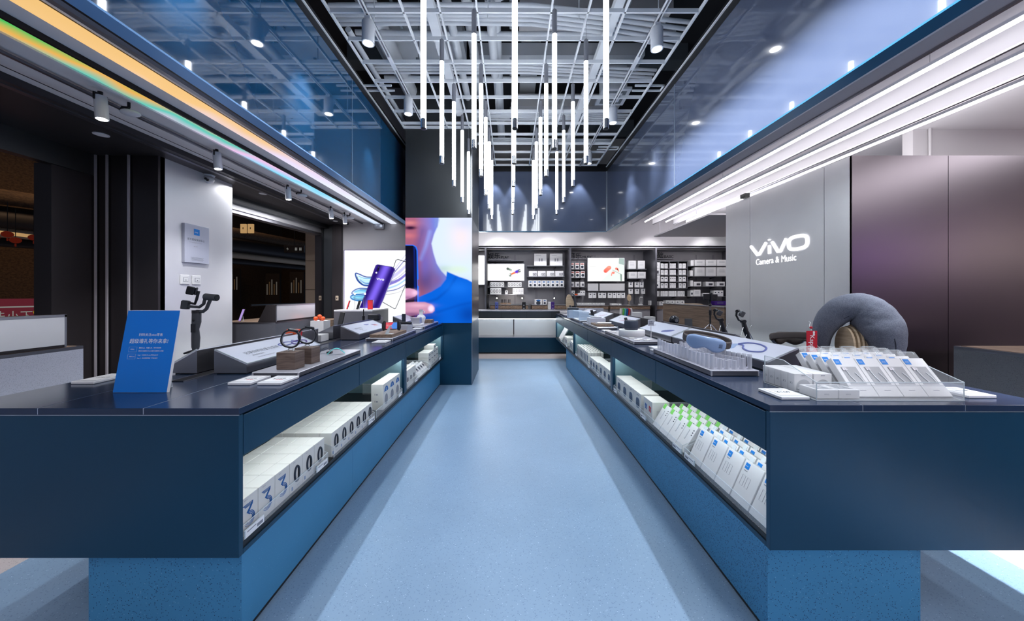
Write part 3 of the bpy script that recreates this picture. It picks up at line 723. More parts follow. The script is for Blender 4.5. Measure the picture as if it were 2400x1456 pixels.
tag(mb.build('cable_tray', None, (0.95, 2.9, 3.86)), 'white box tray running lengthwise above the grid right', 'cable tray')
mb = MB(); mb.box(-0.55, 1.79, 0, 0.35, 0, 0.16, 'pipe'); tag(mb.build('ceiling_beam', None, (0, 4.55, 4.5)), 'pale beam crossing the ceiling in front of the column', 'beam')
mb = MB(); mb.box(0.1, 1.79, 0, 0.5, 0, 0.2, 'plaster'); tag(mb.build('ceiling_beam', None, (0, 5.6, 4.4)), 'pale beam crossing the ceiling near the back glass', 'beam')
mb = MB(); mb.box(0.1, 1.79, 0, 0.45, 0, 0.2, 'plaster'); tag(mb.build('ceiling_beam', None, (0, 3.75, 4.45)), 'pale beam crossing the ceiling right of the tubes', 'beam')
mb = MB(); mb.box(0, 1.1, 0, 0.4, 0, 0.25, 'pipe'); tag(mb.build('ceiling_beam', None, (-1.68, 5.3-1.2, 4.4)), 'short pale beam crossing the ceiling at the left', 'beam')
r = empty('air_diffuser', (1.42, 4.75, 4.05)); MB().box(-0.2, 0.2, -0.2, 0.2, 0.0, 0.03, 'lamp_white').build('frame', r)
for k in range(3): MB().box(-0.15+0.045*k, 0.15-0.045*k, -0.15+0.045*k, 0.15-0.045*k, -0.004*(k+1), 0.0, ('pipe_dark', 'lamp_white', 'pipe_dark')[k]).build('louvre', r)
MB().box(-0.15, 0.15, -0.15, 0.15, 0.03, 0.35, 'pipe').build('neck', r)
tag(r, 'square white air diffuser above the right lighting track', 'air vent')

# ---- pendant tubes
def make_pendant():
    r = empty('pendant_tube_light', (0, 0, 0))
    MB().cyl((0, 0, 0.07), (0, 0, 0.89), 0.0185, 'tube_glow', 16).build('light_tube', r)
    m = MB(); m.cyl((0, 0, 0.006), (0, 0, 0.07), 0.0195, 'chrome', 16); m.cyl((0, 0, 0), (0, 0, 0.006), 0.016, 'dark_plastic', 16); m.build('end_cap', r)
    m = MB(); m.cyl((0, 0, 0.89), (0, 0, 1.075), 0.0195, 'alu', 16); m.cyl((0, 0, 1.075), (0, 0, 1.09), 0.019, 'alu_dark', 16, 0.005); m.build('holder', r)
    MB().cyl((0, 0, 1.09), (0, 0, ZG-2.44+0.004), 0.0016, 'alu', 5).build('wire', r)
    return r
proto = None
for ci, (k, rows) in enumerate(((3, 0), (4, 1), (5, 0), (6, 1), (7, 0))):
    x = (-0.598, -0.285, 0.028, 0.341, 0.654)[ci]
    for i in range(5):
        y = (2.34 if rows == 0 else 2.655)+0.625*i
        lab = 'glowing pendant tube, %s from the front in the %s column from left' % (ORD[i], ORD[ci])
        if proto is None: proto = make_pendant(); proto.location = (x, y, 2.44); o = proto
        else: o = dup(proto, (x, y, 2.44))
        tag(o, lab, 'pendant lamp', 'pendant tube lights over the aisle')

# ---- track spots
def make_spot():
    r = empty('track_spotlight', (0, 0, 0))
    m = MB(); m.lathe([(0.052, -0.235), (0.052, -0.06), (0.046, -0.05), (0.03, -0.048)], 'lamp_white', n=24); m.lathe([(0.040, -0.225), (0.052, -0.236)], 'lamp_white'); m.build('body', r)
    MB().cyl((0, 0, -0.2372), (0, 0, -0.2362), 0.040, 'lamp_face', 20).build('lens', r)
    m = MB(); m.box(-0.024, 0.024, -0.024, 0.024, -0.055, -0.012, 'lamp_white'); m.prism([(0.03, -0.012), (0.13, -0.012), (0.13, -0.03), (0.05, -0.17), (0.03, -0.17)], 0, -0.012, 0.012, 'lamp_white'); m.build('bracket', r)
    return r
proto = None
for i, (x, y) in enumerate(((gx[1], 2.93), (gx[1], 4.08), (gx[9], 3.0), (gx[9], 4.29), (gx[9], 5.62), (gx[1], 1.2), (gx[9], 1.2), (gx[1], -0.6), (gx[9], -0.6))):
    lab = ['nearest white spotlight on the left grid track', 'second white spotlight on the left grid track', 'nearest white spotlight on the right grid track', 'second white spotlight on the right grid track', 'farthest white spotlight on the right grid track', 'left track spotlight above the counter front', 'right track spotlight above the counter front', 'left track spotlight behind the viewer', 'right track spotlight behind the viewer'][i]
    if proto is None: proto = make_spot(); proto.location = (x, y, ZG); o = proto
    else: o = dup(proto, (x, y, ZG))
    tag(o, lab, 'spotlight', 'white cylinder spotlights on the grid tracks')
    spot('spotlight_lamp', (x, y, ZG-0.25), (x*1.05, y+0.1, 0.9), 34, 60, 0.7, (0.86, 0.93, 1.0), 0.035)
spot('spotlight_lamp', (-1.24, 2.90, 3.46), (-1.70, 2.78, 2.86), 70, 36, 1.0, (0.9, 0.95, 1.0), 0.03)
spot('spotlight_lamp', (-1.24, 4.06, 3.46), (-1.70, 4.1, 2.80), 45, 34, 1.0, (0.9, 0.95, 1.0), 0.03)
spot('spotlight_lamp', (-1.24, 1.6, 3.46), (-1.70, 1.7, 2.95), 70, 36, 1.0, (0.9, 0.95, 1.0), 0.03)
# small tilted spots under the left ceiling
def make_small_spot():
    r = empty('ceiling_spotlight', (0, 0, 0))
    m = MB(); m.cyl((0, 0, -0.03), (0.012, 0.0, -0.17), 0.030, 'lamp_white', 18); m.build('body', r)
    MB().cyl((0.0121, 0, -0.1705), (0.0122, 0, -0.1712), 0.025, 'lamp_face', 16).build('lens', r)
    m = MB(); m.cyl((0.0, 0.0, 0), (0, 0, -0.02), 0.012, 'black', 10); m.box(-0.004, 0.004, -0.036, 0.036, -0.06, -0.015, 'black'); m.build('joint', r)
    return r
proto = None
for i, (px_, py_) in enumerate(((235, 215), (508, 350), (674, 433), (775, 484), (807, 498))):
    # hung from the plane z 2.56
    Y = 1.25*800/(690-py_); X = (px_-1197)*Y/800
    if proto is None: proto = make_small_spot(); proto.location = (X, Y, 2.56); o = proto
    else: o = dup(proto, (X, Y, 2.56), 0.15*i)
    tag(o, '%s small white spotlight under the left grey ceiling' % ORD[i], 'spotlight', 'small spotlights under the left ceiling')
    spot('spotlight_lamp', (X+0.015, Y, 2.56-0.18), (X-0.25, Y+0.5, 0), 42, 90, 0.7, (0.95, 0.95, 1.0), 0.02)
proto = None
for i, (px_, py_) in enumerate(((302, 240), (706, 445), (820, 500))):
    Y = 1.25*800/(690-py_); X = (px_-1197)*Y/800
    r = empty('ceiling_sensor', (X, Y, 2.56)) if proto is None else None
    if r:
        m = MB(); m.cyl((0, 0, 0), (0, 0, -0.035), 0.008, 'dark_plastic', 8); m.tube([(0, 0, -0.035), (-0.04, 0, -0.03), (-0.055, 0, -0.055)], 0.008, 'dark_plastic', 8); m.build('stem', r)
        m = MB(); m.ball((0.01, 0, -0.07), 0.055, 'lamp_white', 16, (1, 0.8, 0.32)); m.build('dome', r); proto = r; o = r
    else: o = dup(proto, (X, Y, 2.56), 0.2)
    tag(o, ['white winged sensor near the nearest small spotlight', 'white winged sensor beside the third small spotlight', 'white winged sensor beside the farthest small spotlight'][i], 'sensor', 'ceiling sensors')
for i, (px_, py_) in enumerate(((237, 315), (617, 454), (785, 518))):
    Y = 1.22*800/(690-py_); X = (px_-1197)*Y/800
    r = empty('recessed_downlight', (X, Y, 2.53)); MB().cyl((0, 0, -0.004), (0, 0, 0), 0.045, 'lamp_white', 24).build('ring', r); MB().cyl((0, 0, -0.0055), (0, 0, -0.004), 0.034, 'sign_white', 20).build('lens', r)
    tag(r, '%s round recessed downlight in the dark soffit' % ORD[i], 'downlight', 'downlights in the dark soffit')
r = empty('security_camera', (-3.10, 3.50, 2.53))
m = MB(); m.lathe([(0.048, -0.015), (0.055, 0.0)], 'lamp_white'); m.M = Matrix.Translation((0.0, 0, 0)); m.build('mount', r)
m = MB(); m.ball((0.01, -0.01, -0.045), 0.048, 'white_gloss', 18, (1, 1, 0.9)); m.build('dome', r)
m = MB()
for a, b in ((0.035, -0.062), (0.018, -0.048)): m.cyl((a, -0.045, b), (a+0.004, -0.058, b-0.004), 0.012, 'dark_plastic', 12)
m.build('lens', r)
tag(r, 'white dome camera at the top of the metal wall panel', 'camera')
r = empty('wall_plaque', (-3.10, 3.345, 1.80))
MB().rbox(0, 0.03, -0.13, 0.13, -0.185, 0.185, 'plaque_grey', 0.002).build('board', r)
m = MB(); m.box(0.0302, 0.0312, -0.037, 0.023, 0.085, 0.145, 'logo_blue'); m.text('vivo', 0.022, (0.0316, -0.031, 0.107), (0, 1, 0), (0, 0, 1), 'sign_white')
m.text('官方授权体验中心', 0.025, (0.0306, -0.105, 0.03), (0, 1, 0), (0, 0, 1), 'print_dark', squash=0.92)
m.text('Authorized Experience Center', 0.011, (0.0306, -0.09, 0.008), (0, 1, 0), (0, 0, 1), 'print_grey')
m.text('地址·编号', 0.010, (0.0306, -0.04, -0.03), (0, 1, 0), (0, 0, 1), 'print_grey')
for k in range(4): m.box(0.0302, 0.0306, -0.07+0.01*(k % 2), 0.07-0.01*(k % 2), -0.135-0.009*k, -0.132-0.009*k, 'print_grey')
m.build('printed_text', r); tag(r, 'grey-white plaque with a blue square logo on the metal wall panel', 'plaque')
for i, y in enumerate((3.24, 3.36)):
    r = empty('wall_socket', (-3.10, y, 1.45)); MB().rbox(0, 0.012, -0.045, 0.045, -0.045, 0.045, 'white', 0.004).build('plate', r)
    m = MB(); m.box(0.012, 0.0135, -0.022, 0.028, -0.02, 0.02, 'print_grey'); m.box(0.0135, 0.015, -0.019, 0.025, -0.017, 0.017, 'white'); m.box(0.015, 0.016, -0.002, 0.006, -0.008, -0.002, 'print_dark'); m.build('insert', r)
    tag(r, '%s white socket plate below the plaque' % ('left' if i == 0 else 'right'), 'socket', 'socket plates on the metal wall panel')

# ---- the dark mall outside the doors
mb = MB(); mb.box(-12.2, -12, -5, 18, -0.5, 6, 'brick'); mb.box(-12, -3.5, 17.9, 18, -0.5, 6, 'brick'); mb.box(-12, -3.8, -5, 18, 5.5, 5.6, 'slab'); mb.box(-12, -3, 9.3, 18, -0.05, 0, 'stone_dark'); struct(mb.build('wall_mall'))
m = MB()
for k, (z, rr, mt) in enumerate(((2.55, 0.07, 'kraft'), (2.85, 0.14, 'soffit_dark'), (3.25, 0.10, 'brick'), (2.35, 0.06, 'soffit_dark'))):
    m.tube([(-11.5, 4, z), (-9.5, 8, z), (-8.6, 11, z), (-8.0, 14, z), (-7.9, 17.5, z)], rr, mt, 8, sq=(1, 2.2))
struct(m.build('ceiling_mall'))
m = MB(); m.box(-0.6, 0.6, -0.05, 0.05, -0.04, 0.04, 'warm_glow'); tag(m.build('cove_light', None, (-9.2, 12.2, 2.62)), 'warm cove light glowing over the dark mall', 'lamp')
m = MB(); m.box(-0.03, 0.03, -2.2, 2.2, -0.025, 0.025, 'warm_glow'); tag(m.build('cove_light', None, (-8.0, 4.6, 2.28)), 'warm cove strip seen through the near door', 'lamp')
for k in range(9):
    a = random.uniform(-0.1, 0.1); o = MB().ball((0, 0, 0), 0.055, 'red_glow', 12, (1, 1, 0.8))
    o.cyl((0, 0, 0.04), (0, 0, 0.45), 0.004, 'black', 5); o.cyl((0, 0, -0.05), (0, 0, -0.09), 0.008, 'red_glow', 6)
    tag(o.build('paper_lantern', None, (-7.0+a, 4.3+k*0.14, 2.08+0.06*(k % 2))), '%s dim red lantern from the viewer beyond the near door' % ORD[k], 'lantern', 'red lanterns beyond the near door')
r = empty('shop_banner', (-5.6, 3.9, 0.6)); m = MB(); m.box(-0.02, 0.02, -1.6, 1.2, 0, 0.66, 'banner_red'); m.box(0.021, 0.024, -1.6, 1.2, 0.56, 0.575, 'banner_txt'); m.build('board', r)
m = MB(); m.text('佳小下', 0.15, (0.026, -0.24, 0.40), (0, 1, 0), (0, 0, 1), 'banner_txt', squash=0.72); m.build('lettering', r)
m = MB(); m.cyl((0.022, 0.14, 0.50), (0.027, 0.14, 0.50), 0.052, 'banner_yellow', 24); m.build('disc', r)
tag(r, 'dark red banner with large pale characters and a yellow disc', 'banner')
r = empty('mall_railing', (-5.2, 10.5, 0))
m = MB(); m.cyl((-0.9, -2.5, 1.05), (0.3, 3.5, 1.05), 0.03, 'steel_dark', 10); m.build('handrail', r)
for t in (0.1, 0.4, 0.7, 0.95): MB().box(-0.9+1.2*t-0.03, -0.9+1.2*t+0.03, -2.5+6*t-0.03, -2.5+6*t+0.03, 0, 1.04, 'alu').build('post', r)
tag(r, 'metal balustrade in the dark mall beyond the second door', 'railing')
m = MB(); m.box(-0.22, 0.22, -0.2, 0.2, 0, 2.6, 'kraft'); [m.box(-0.224, 0.224, -0.204, 0.204, z, z+0.01, 'brick') for z in (0.8, 1.4, 2.0)]
tag(m.build('mall_pillar', None, (-4.05, 7.3, 0)), 'tan stone pillar beyond the second door', 'pillar')
for i, (px_, py_, w_) in enumerate(((547, 660, 22), (640, 672, 20), (697, 668, 18))):
    X, Y, Z = P(px_, py_, 14.5); m = MB(); m.box(-0.3, 0.3, -0.04, 0.04, -0.8, 0.55, 'soffit_dark')
    for k in range(5): m.box(-0.24+0.1*k, -0.20+0.1*k, -0.05, -0.04, -0.35, 0.1+0.1*(k % 3), 'warm_dim' if k % 2 else 'bottle_glow')
    tag(m.build('shop_window', None, (X, Y, Z)), '%s dim shop window across the mall' % ORD[i], 'window', 'dim shop windows across the mall')
X, Y, Z = P(690, 584, 9.5); r = empty('hanging_sign', (X, Y, Z)); MB().rbox(-0.28, 0.28, -0.02, 0.02, -0.1, 0.1, 'soffit_dark', 0.003).build('board', r)
m = MB(); m.text('↑', 0.10, (-0.22, -0.022, -0.04), (1, 0, 0), (0, 0, 1), 'banner_txt'); 
for a in (0.06, 0.18):
    for q in (-0.018, 0.018): m.ball((a+q, -0.022, 0.03), 0.010, 'banner_txt', 8); m.box(a+q-0.010, a+q+0.010, -0.024, -0.021, -0.04, 0.018, 'banner_txt')
m.build('symbols', r); MB().cyl((0, 0, 0.1), (0, 0, 1.2), 0.006, 'black', 6).build('rod', r)
tag(r, 'dark hanging restroom sign beyond the second door', 'sign')
for i, px_ in enumerate((571, 588)):
    X, Y, Z = P(px_, 536, 9.0); m = MB(); m.rbox(-0.075, 0.075, -0.02, 0.02, -0.12, 0.12, 'warm_glow', 0.004); m.box(-0.01, 0.01, -0.022, -0.02, -0.02, 0.03, 'brick')
    m.cyl((0, 0, 0.12), (0, 0, 0.9), 0.004, 'black', 5)
    tag(m.build('hanging_placard', None, (X, Y, Z)), '%s small amber placard high in the dark mall' % ('left' if i == 0 else 'right'), 'placard', 'amber placards')
# ================================================================ COUNTERS
def counter(side, xi, xo, y0, y1, bi, bo, by0, by1, divs, gaps, label):
    """xi aisle edge, xo outer edge, s=+1 for the right counter"""
    s = 1 if xi > 0 else -1
    r = empty('display_counter', ((xi+xo)/2, y0, 0)); o = Matrix.Translation((-(xi+xo)/2, -y0, 0))
    def B(a0, a1, b0, b1, z0, z1, mat, name, bev=0.0):
        m = MB(); m.M = o; m.rbox(min(a0, a1), max(a0, a1), b0, b1, z0, z1, mat, 0.0012); return m.build(name, r)
    xm = (xi+xo)/2
    # top in three boards with fine light seams
    s1, s2 = xi+s*0.345, xi+s*0.725
    m = MB(); m.M = o
    for a, b in ((xi, s1-s*0.0012), (s1+s*0.0012, s2-s*0.0012), (s2+s*0.0012, xo)): m.rbox(min(a, b), max(a, b), y0, y1, 0.876, 0.90, 'navy_top', 0.0012)
    for a in (s1, s2): m.box(a-0.0013, a+0.0013, y0+0.001, y1-0.001, 0.878, 0.8995, 'seam_light')
    m.box(min(xi, xo), max(xi, xo), y0-0.0004, y0+0.002, 0.8738, 0.8762, 'seam_light')
    m.build('countertop', r)
    B(xi+s*0.002, xo-s*0.002, y0+0.002, y0+0.022, 0.36, 0.8735, 'navy', 'end_panel'); B(xi+s*0.002, xo-s*0.002, y1-0.022, y1-0.002, 0.36, 0.8735, 'navy', 'end_panel')
    B(xi+s*0.002, xo-s*0.002, y0+0.022, y1-0.022, 0.36, 0.378, 'navy', 'bottom_board'); 
    m = MB(); m.M = o; m.box(min(xi+s*0.008, xo-s*0.008), max(xi+s*0.008, xo-s*0.008), y0+0.022, y1-0.022, 0.378, 0.40, 'black'); m.build('shelf_board', r)
    B(xm-0.01, xm+0.01, y0+0.022, y1-0.022, 0.40, 0.72, 'shelf_inner', 'back_panel')
    m = MB(); m.M = o; a, b = xi+s*0.02, xo-s*0.02; m.box(min(a, b), max(a, b), y0+0.022, y1-0.022, 0.725, 0.872, 'black'); m.build('drawer_carcass', r)
    m = MB(); m.M = o; m.box(min(a, b), max(a, b), y0+0.022, y1-0.022, 0.718, 0.725, 'shelf_inner'); m.build('shelf_ceiling', r)
    yy = [y0+0.022]+divs+[y1-0.022]
    for k in range(len(yy)-1):
        for a, b in ((xi+s*0.002, xi+s*0.018), (xo-s*0.018, xo-s*0.002)):
            B(a, b, yy[k]+0.0025, yy[k+1]-0.0025, 0.72, 0.868, 'navy', 'drawer_front')
    for g in gaps:
        B(xi+s*0.004, xo-s*0.004, g-0.035, g+0.035, 0.40, 0.718, 'navy', 'divider')
    edges = [y0+0.022]+[e for g in gaps for e in (g-0.035, g+0.035)]+[y1-0.022]
    for k in range(0, len(edges), 2):
        ya, yb = edges[k]+0.02, edges[k+1]-0.02
        for x in (xi+s*0.06, xo-s*0.06):
            m = MB(); m.M = o; m.box(x-0.008, x+0.008, ya, yb, 0.710, 0.717, 'shelf_glow'); m.build('light_strip', r)
        # end faces of each bay catch the strip light
        for ye, d in ((edges[k], 1), (edges[k+1], -1)):
            m = MB(); m.M = o; a, b = xi+s*0.03, xo-s*0.03; m.box(min(a, b), max(a, b), min(ye, ye+d*0.004), max(ye, ye+d*0.004), 0.40, 0.716, 'shelf_inner'); m.build('bay_side', r)
    # stone base with fine joints and a dark plinth
    m = MB(); m.M = o
    js = [by0]+[by0+(by1-by0)*t for t in (0.25, 0.52, 0.78)]+[by1]
    for k in range(4): m.box(min(bi, bo), max(bi, bo), js[k]+0.0008, js[k+1]-0.0008, 0.02, 0.36, 'base_blue')
    m.box(min(bi, bo)+0.01, max(bi, bo)-0.01, by0+0.01, by1-0.01, 0.02, 0.355, 'seam_light')
    m.build('base', r)
    m = MB(); m.M = o; m.box(min(bi, bo)+0.006, max(bi, bo)-0.006, by0+0.006, by1-0.006, 0, 0.02, 'black'); m.build('plinth', r)
    # glow line under the box, at the top of the base
    m = MB(); m.M = o
    m.box(min(bi, bo)+0.02, max(bi, bo)-0.02, by0-0.012, by0-0.002, 0.352, 0.3595, 'under_glow')
    m.box(min(bi+s*0.0, bi-s*0.008), max(bi+s*0.0, bi-s*0.008), by0, by1, 0.355, 0.3595, 'under_glow')
    m.box(min(bo, bo+s*0.012), max(bo, bo+s*0.012), by0, by1, 0.352, 0.3595, 'under_glow')
    m.build('under_light', r)
    tag(r, label, 'counter'); return r
counter('l', -0.976, -2.05, 1.226, 4.925, -1.020, -1.60, 1.293, 4.925, [2.205, 3.19, 4.15], [3.18], 'long navy display counter on the left of the aisle')
counter('r', 0.959, 2.03, 1.263, 7.29, 0.985, 1.571, 1.308, 6.06, [2.263, 3.27, 4.27, 5.27, 6.27], [3.265, 5.25], 'long navy display counter on the right of the aisle')

# ---- stone desks
def desk(x0, x1, y0, y1, label, z=0.97, riser=None, wood_in=True, mat='stone_grey'):
    r = empty('stone_desk', ((x0+x1)/2, y0, 0)); o = Matrix.Translation((-(x0+x1)/2, -y0, 0))
    m = MB(); m.M = o; m.box(x0, x1, y0, y1, 0, z-0.02, mat); m.build('body', r)
    m = MB(); m.M = o; m.box(x0, x1, y0, y1, z-0.02, z, 'alu_dark'); 
    m.build('top_edge', r)
    m = MB(); m.M = o; m.box(x0+0.02, x1-0.02, y0+0.02, y1-0.02, z, z+0.003, 'wood'); m.build('top_board', r)
    if riser:
        rx0, rx1, ry0, ry1, s = riser
        m = MB(); m.M = o
        lo, hi = (rx0, rx1)
        if s > 0: pts = [(lo, z+0.004), (hi, z+0.004), (hi, z+0.21), (lo+0.10, z+0.21)]
        else: pts = [(lo, z+0.004), (hi, z+0.004), (hi-0.10, z+0.21), (lo, z+0.21)]
        m.prism(pts, 1, ry0, ry1, 'graphite')
        face = hi if s > 0 else lo
        m.build('riser', r)
        m = MB(); m.M = o; f0, f1 = (face-0.002, face+0.004) if s > 0 else (face-0.004, face+0.002)
        m.box(f0, f1, ry0+0.01, ry1-0.01, z+0.02, z+0.195, 'steel'); m.build('riser_face', r)
        m = MB(); m.M = o
        for (a, b, c, d) in ((ry0, ry1, z+0.196, z+0.212), (ry0, ry0+0.01, z+0.006, z+0.21), (ry1-0.01, ry1, z+0.006, z+0.21)): m.box(f0-0.001, f1+0.001, a, b, c, d, 'alu')
        m.build('riser_frame', r)
    tag(r, label, 'desk'); return r
desk(-3.55, -2.83, -1.5, 2.26, 'grey stone desk at the far left edge, nearest the viewer', riser=(-3.05, -2.84, -1.3, 2.18, 1))
desk(-3.59, -2.84, 4.12, 5.10, 'grey stone desk with a raised metal screen by the second door', mat='stone_mid', riser=(-3.06, -2.84, 4.13, 4.95, 1))
desk(2.92, 4.8, -1.5, 2.25, 'dark grey stone desk at the right edge below the metal wall', mat='stone_dark')
# plinth with lamps behind the left counter
r = empty('display_plinth', (-2.35, 5.0, 0)); MB().box(-0.24, 0.32, 0, 0.66, 0, 1.06, 'stone_mid').build('body', r); MB().box(-0.24, 0.32, 0, 0.66, 1.06, 1.08, 'sign_white').build('top_board', r)
tag(r, 'grey stone plinth carrying small phones and lamps below the phone poster', 'plinth')
r = empty('wooden_bench', (-2.80, 5.25, 0)); MB().box(-0.16, 0.06, 0, 0.25, 0.1, 0.92, 'wood').build('body', r); MB().box(-0.14, 0.04, 0.02, 0.23, 0, 0.1, 'black').build('foot', r)
tag(r, 'narrow wooden cabinet beside the grey stone plinth', 'cabinet')
r = empty('waste_bin', (-2.68, 4.72, 0)); MB().box(-0.09, 0.09, 0, 0.18, 0, 0.94, 'white').build('body', r); MB().box(-0.095, -0.09, 0.02, 0.16, 0.1, 0.9, 'black').build('side_panel', r)
tag(r, 'tall white stand topped with orange balls behind the watches', 'stand')
for i, (a, b, c) in enumerate(((-0.05, 0.06, 0.0), (0.0, 0.10, 0.0), (0.05, 0.06, 0.0), (0.01, 0.05, 0.03))):
    tag(MB().ball((0, 0, 0), 0.03, 'orange', 12).build('orange_ball', None, (-2.68+a, 4.72+b, 0.97+c)), '%s orange ball on the tall white stand' % ORD[i], 'ball', 'orange balls on the white stand')

# ---- island counter in front of the back shelves
r = empty('back_counter', (0.3, 7.50, 0))
MB().rbox(-1.6, 1.15, 0, 0.60, 0.925, 0.955, 'alu', 0.002).build('countertop', r)
for k in range(5):
    a = -1.6+k*0.55; MB().box(a+0.003, a+0.547, 0.0, 0.02, 0.775, 0.922, 'steel_dark').build('drawer_front', r)
MB().box(-1.59, 1.14, 0.02, 0.6, 0.775, 0.92, 'black').build('drawer_carcass', r)
for k in range(2): MB().box(-1.6+k*1.38, -1.6+k*1.38+1.36, 0.42, 0.44, 0.36, 0.775, 'steel').build('back_sheet', r)
MB().box(-1.59, 1.14, 0.06, 0.08, 0.762, 0.774, 'shelf_glow').build('light_strip', r)
MB().box(-1.6, 1.15, 0.02, 0.6, 0.03, 0.35, 'navy').build('plinth_block', r); MB().box(-1.6, 1.15, 0.015, 0.6, 0.35, 0.365, 'alu').build('plinth_top', r)
MB().box(-1.58, 1.13, 0.06, 0.58, 0, 0.03, 'black').build('foot', r)
tag(r, 'steel and navy counter across the far end of the aisle', 'counter')

# ---- back shelf wall
YF, YB = 8.12, 8.86
def bx(c, x0): return (x0+c/9.1-1197)
def BW(c, x0, cy, Y=8.6):
    return (bx(c, x0)*Y/800, CAMH+(690-(580+cy/9.1))*Y/800)
r = empty('wall_shelving', (1.5, YB, 0)); o = Matrix.Translation((-1.5, -YB, 0))
def RB(name, *a):
    m = MB(); m.M = o; m.box(*a); return m.build(name, r)
RB('back_board', -2.9, 6.6, YB, YB+0.04, 0.6, 2.42, 'shelf_metal')
RB('canopy', -2.9, 6.6, YF, YB, 2.41, 2.44, 'alu'); RB('canopy_valance', -2.9, 6.6, YF+0.02, YF+0.04, 2.37, 2.41, 'graphite')
RB('light_strip', -2.8, 6.5, YF+0.10, YF+0.13, 2.402, 2.409, 'line_glow')
for x in (-2.75, -0.60, 1.42, 3.46, 5.5):
    zb_ = 0.96 if -2 < x < 1.2 else 0; RB('side_panel', x-0.02, x+0.02, YF, YB, zb_, 2.41, 'alu_dark'); RB('side_shadow_gap', x+0.02, x+0.03, YF+0.02, YB, zb_, 2.40, 'black')
RB('low_cabinet', -2.7, 6.4, YF+0.27, YB, 0, 0.66, 'graphite')
for a, b in ((-0.5, 0.42), (0.52, 1.36)):
    RB('drawer', a, b, YF+0.2, YB, 0.955, 1.045, 'wood'); RB('drawer_top', a-0.01, b+0.01, YF+0.19, YB, 1.045, 1.055, 'alu')
    RB('drawer_box', a, b, YF+0.22, YB, 0.66, 0.955, 'graphite')
for a, b in ((1.5, 2.35), (2.40, 3.36), (3.52, 6.4)):
    RB('cabinet_front', a, b, YF+0.12, YB, 0.12, 0.955, 'shelf_metal'); RB('drawer', a, b, YF+0.10, YB, 0.955, 1.03, 'wood'); RB('drawer_top', a-0.01, b+0.01, YF+0.09, YB, 1.03, 1.042, 'alu')
# slotted rails
for c, x0 in ((405, 1120), (790, 1120), (1245, 1120), (1630, 1120), (295, 1320), (670, 1320), (1120, 1320), (1510, 1320), (1100, 1510), (1470, 1510)):
    x = bx(c, x0)*YB/800
    for q in (-0.018, 0.010): RB('slotted_rail', x+q, x+q+0.008, YB-0.004, YB+0.002, 1.06, 2.33, 'alu_dark')
tag(r, 'long wall of metal shelving bays with a lit canopy along the back', 'shelving')
for (a, b, x0, y0_, y1_, txt, en) in ((205, 500, 1120, 185, 250, '娱乐', 'PLAY'), (125, 460, 1320, 165, 245, '音乐', 'MUSIC'), (140, 445, 1510, 160, 235, '基础', 'BASIC')):
    xa, za = BW(a, x0, y1_, 8.78); m = MB(); h = 0.165
    m.text(txt, h, (0, -0.015, 0.01), (1, 0, 0), (0, 0, 1), 'print_dark'); m.text(en, h*0.62, (h*2.08, -0.015, 0.0), (1, 0, 0), (0, 0, 1), 'print_dark', squash=0.9)
    m.text(txt, h, (0.003, -0.015, 0.012), (1, 0, 0), (0, 0, 1), 'print_dark'); m.text(en, h*0.62, (h*2.08+0.003, -0.015, 0.001), (1, 0, 0), (0, 0, 1), 'print_dark', squash=0.9)
    m.box(-0.02, 0.60, -0.02, 0.05, -0.022, -0.006, 'alu')
    o_ = m.build('bay_sign', None, (xa, 8.80, za+0.01)); tag(o_, 'raised dark %s letters over a shelving bay' % en, 'sign')
# ledges / shelves
def shelf(c0, c1, cy, x0, lab, D=0.30, Y=8.6):
    xa, z = BW(c0, x0, cy, Y-0.14); xb, _ = BW(c1, x0, cy, Y-0.14)
    r = empty('wall_shelf', ((xa+xb)/2, YB, z)); w_ = (xb-xa)/2
    MB().rbox(-w_, w_, -D-0.10, -0.002, -0.012, 0.0, 'alu', 0.002).build('board', r)
    for q in (-w_*0.6, w_*0.6): MB().prism([(-0.3, -0.012), (-0.004, -0.012), (-0.004, -0.06)], 0, q-0.003, q+0.003, 'alu_dark').build('bracket', r)
    tag(r, lab, 'shelf', 'metal shelves of the back wall'); return z
def prod(name, c0, c1, cy0, x0, zb, lab, cat, grp, depth=0.16, face=None, Y=8.46, mat='white', cy1=None, n=1, gap=0.0):
    """n equal boxes standing on zb between c0 and c1"""
    xa, zt = BW(c0, x0, cy0, Y); xb, _ = BW(c1, x0, cy0, Y)
    H = zt-zb; wd = (xb-xa)/n
    first = None
    for k in range(n):
        L = lab if n == 1 else lab % ORD[k]
        loc = (xa+wd*(k+0.5), Y, zb+0.001)
        if first is None:
            m = MB(); h = wd/2-gap/2-0.001; m.rbox(-h, h, 0, depth, 0, H, mat, 0.003)
            if face: face(m, h, H)
            first = m.build(name, None, loc); o = first
        else: o = dup(first, loc)
        tag(o, L, cat, grp)
def f_band(m, h, H):
    N = 16; m.tube([(0.55*h*math.cos(2*PI*i/N), -0.001, H*0.5+H*0.26*math.sin(2*PI*i/N)) for i in range(N)], 0.005, 'print_dark', 4, True)
def f_lines(m, h, H):
    for k in range(3): m.box(-h*0.6, h*0.5, -0.0012, 0.001, H*(0.7-0.13*k), H*(0.7-0.13*k)+0.005, 'print_grey')
def f_plain(m, h, H):
    m.box(-h*0.7, h*0.1, -0.0012, 0.001, H*0.82, H*0.82+0.005, 'print_grey'); m.box(-h*0.25, -h*0.05, -0.0012, 0.001, H*0.35, H*0.6, 'print_grey'); m.box(h*0.15, h*0.35, -0.0012, 0.001, H*0.35, H*0.6, 'print_grey')
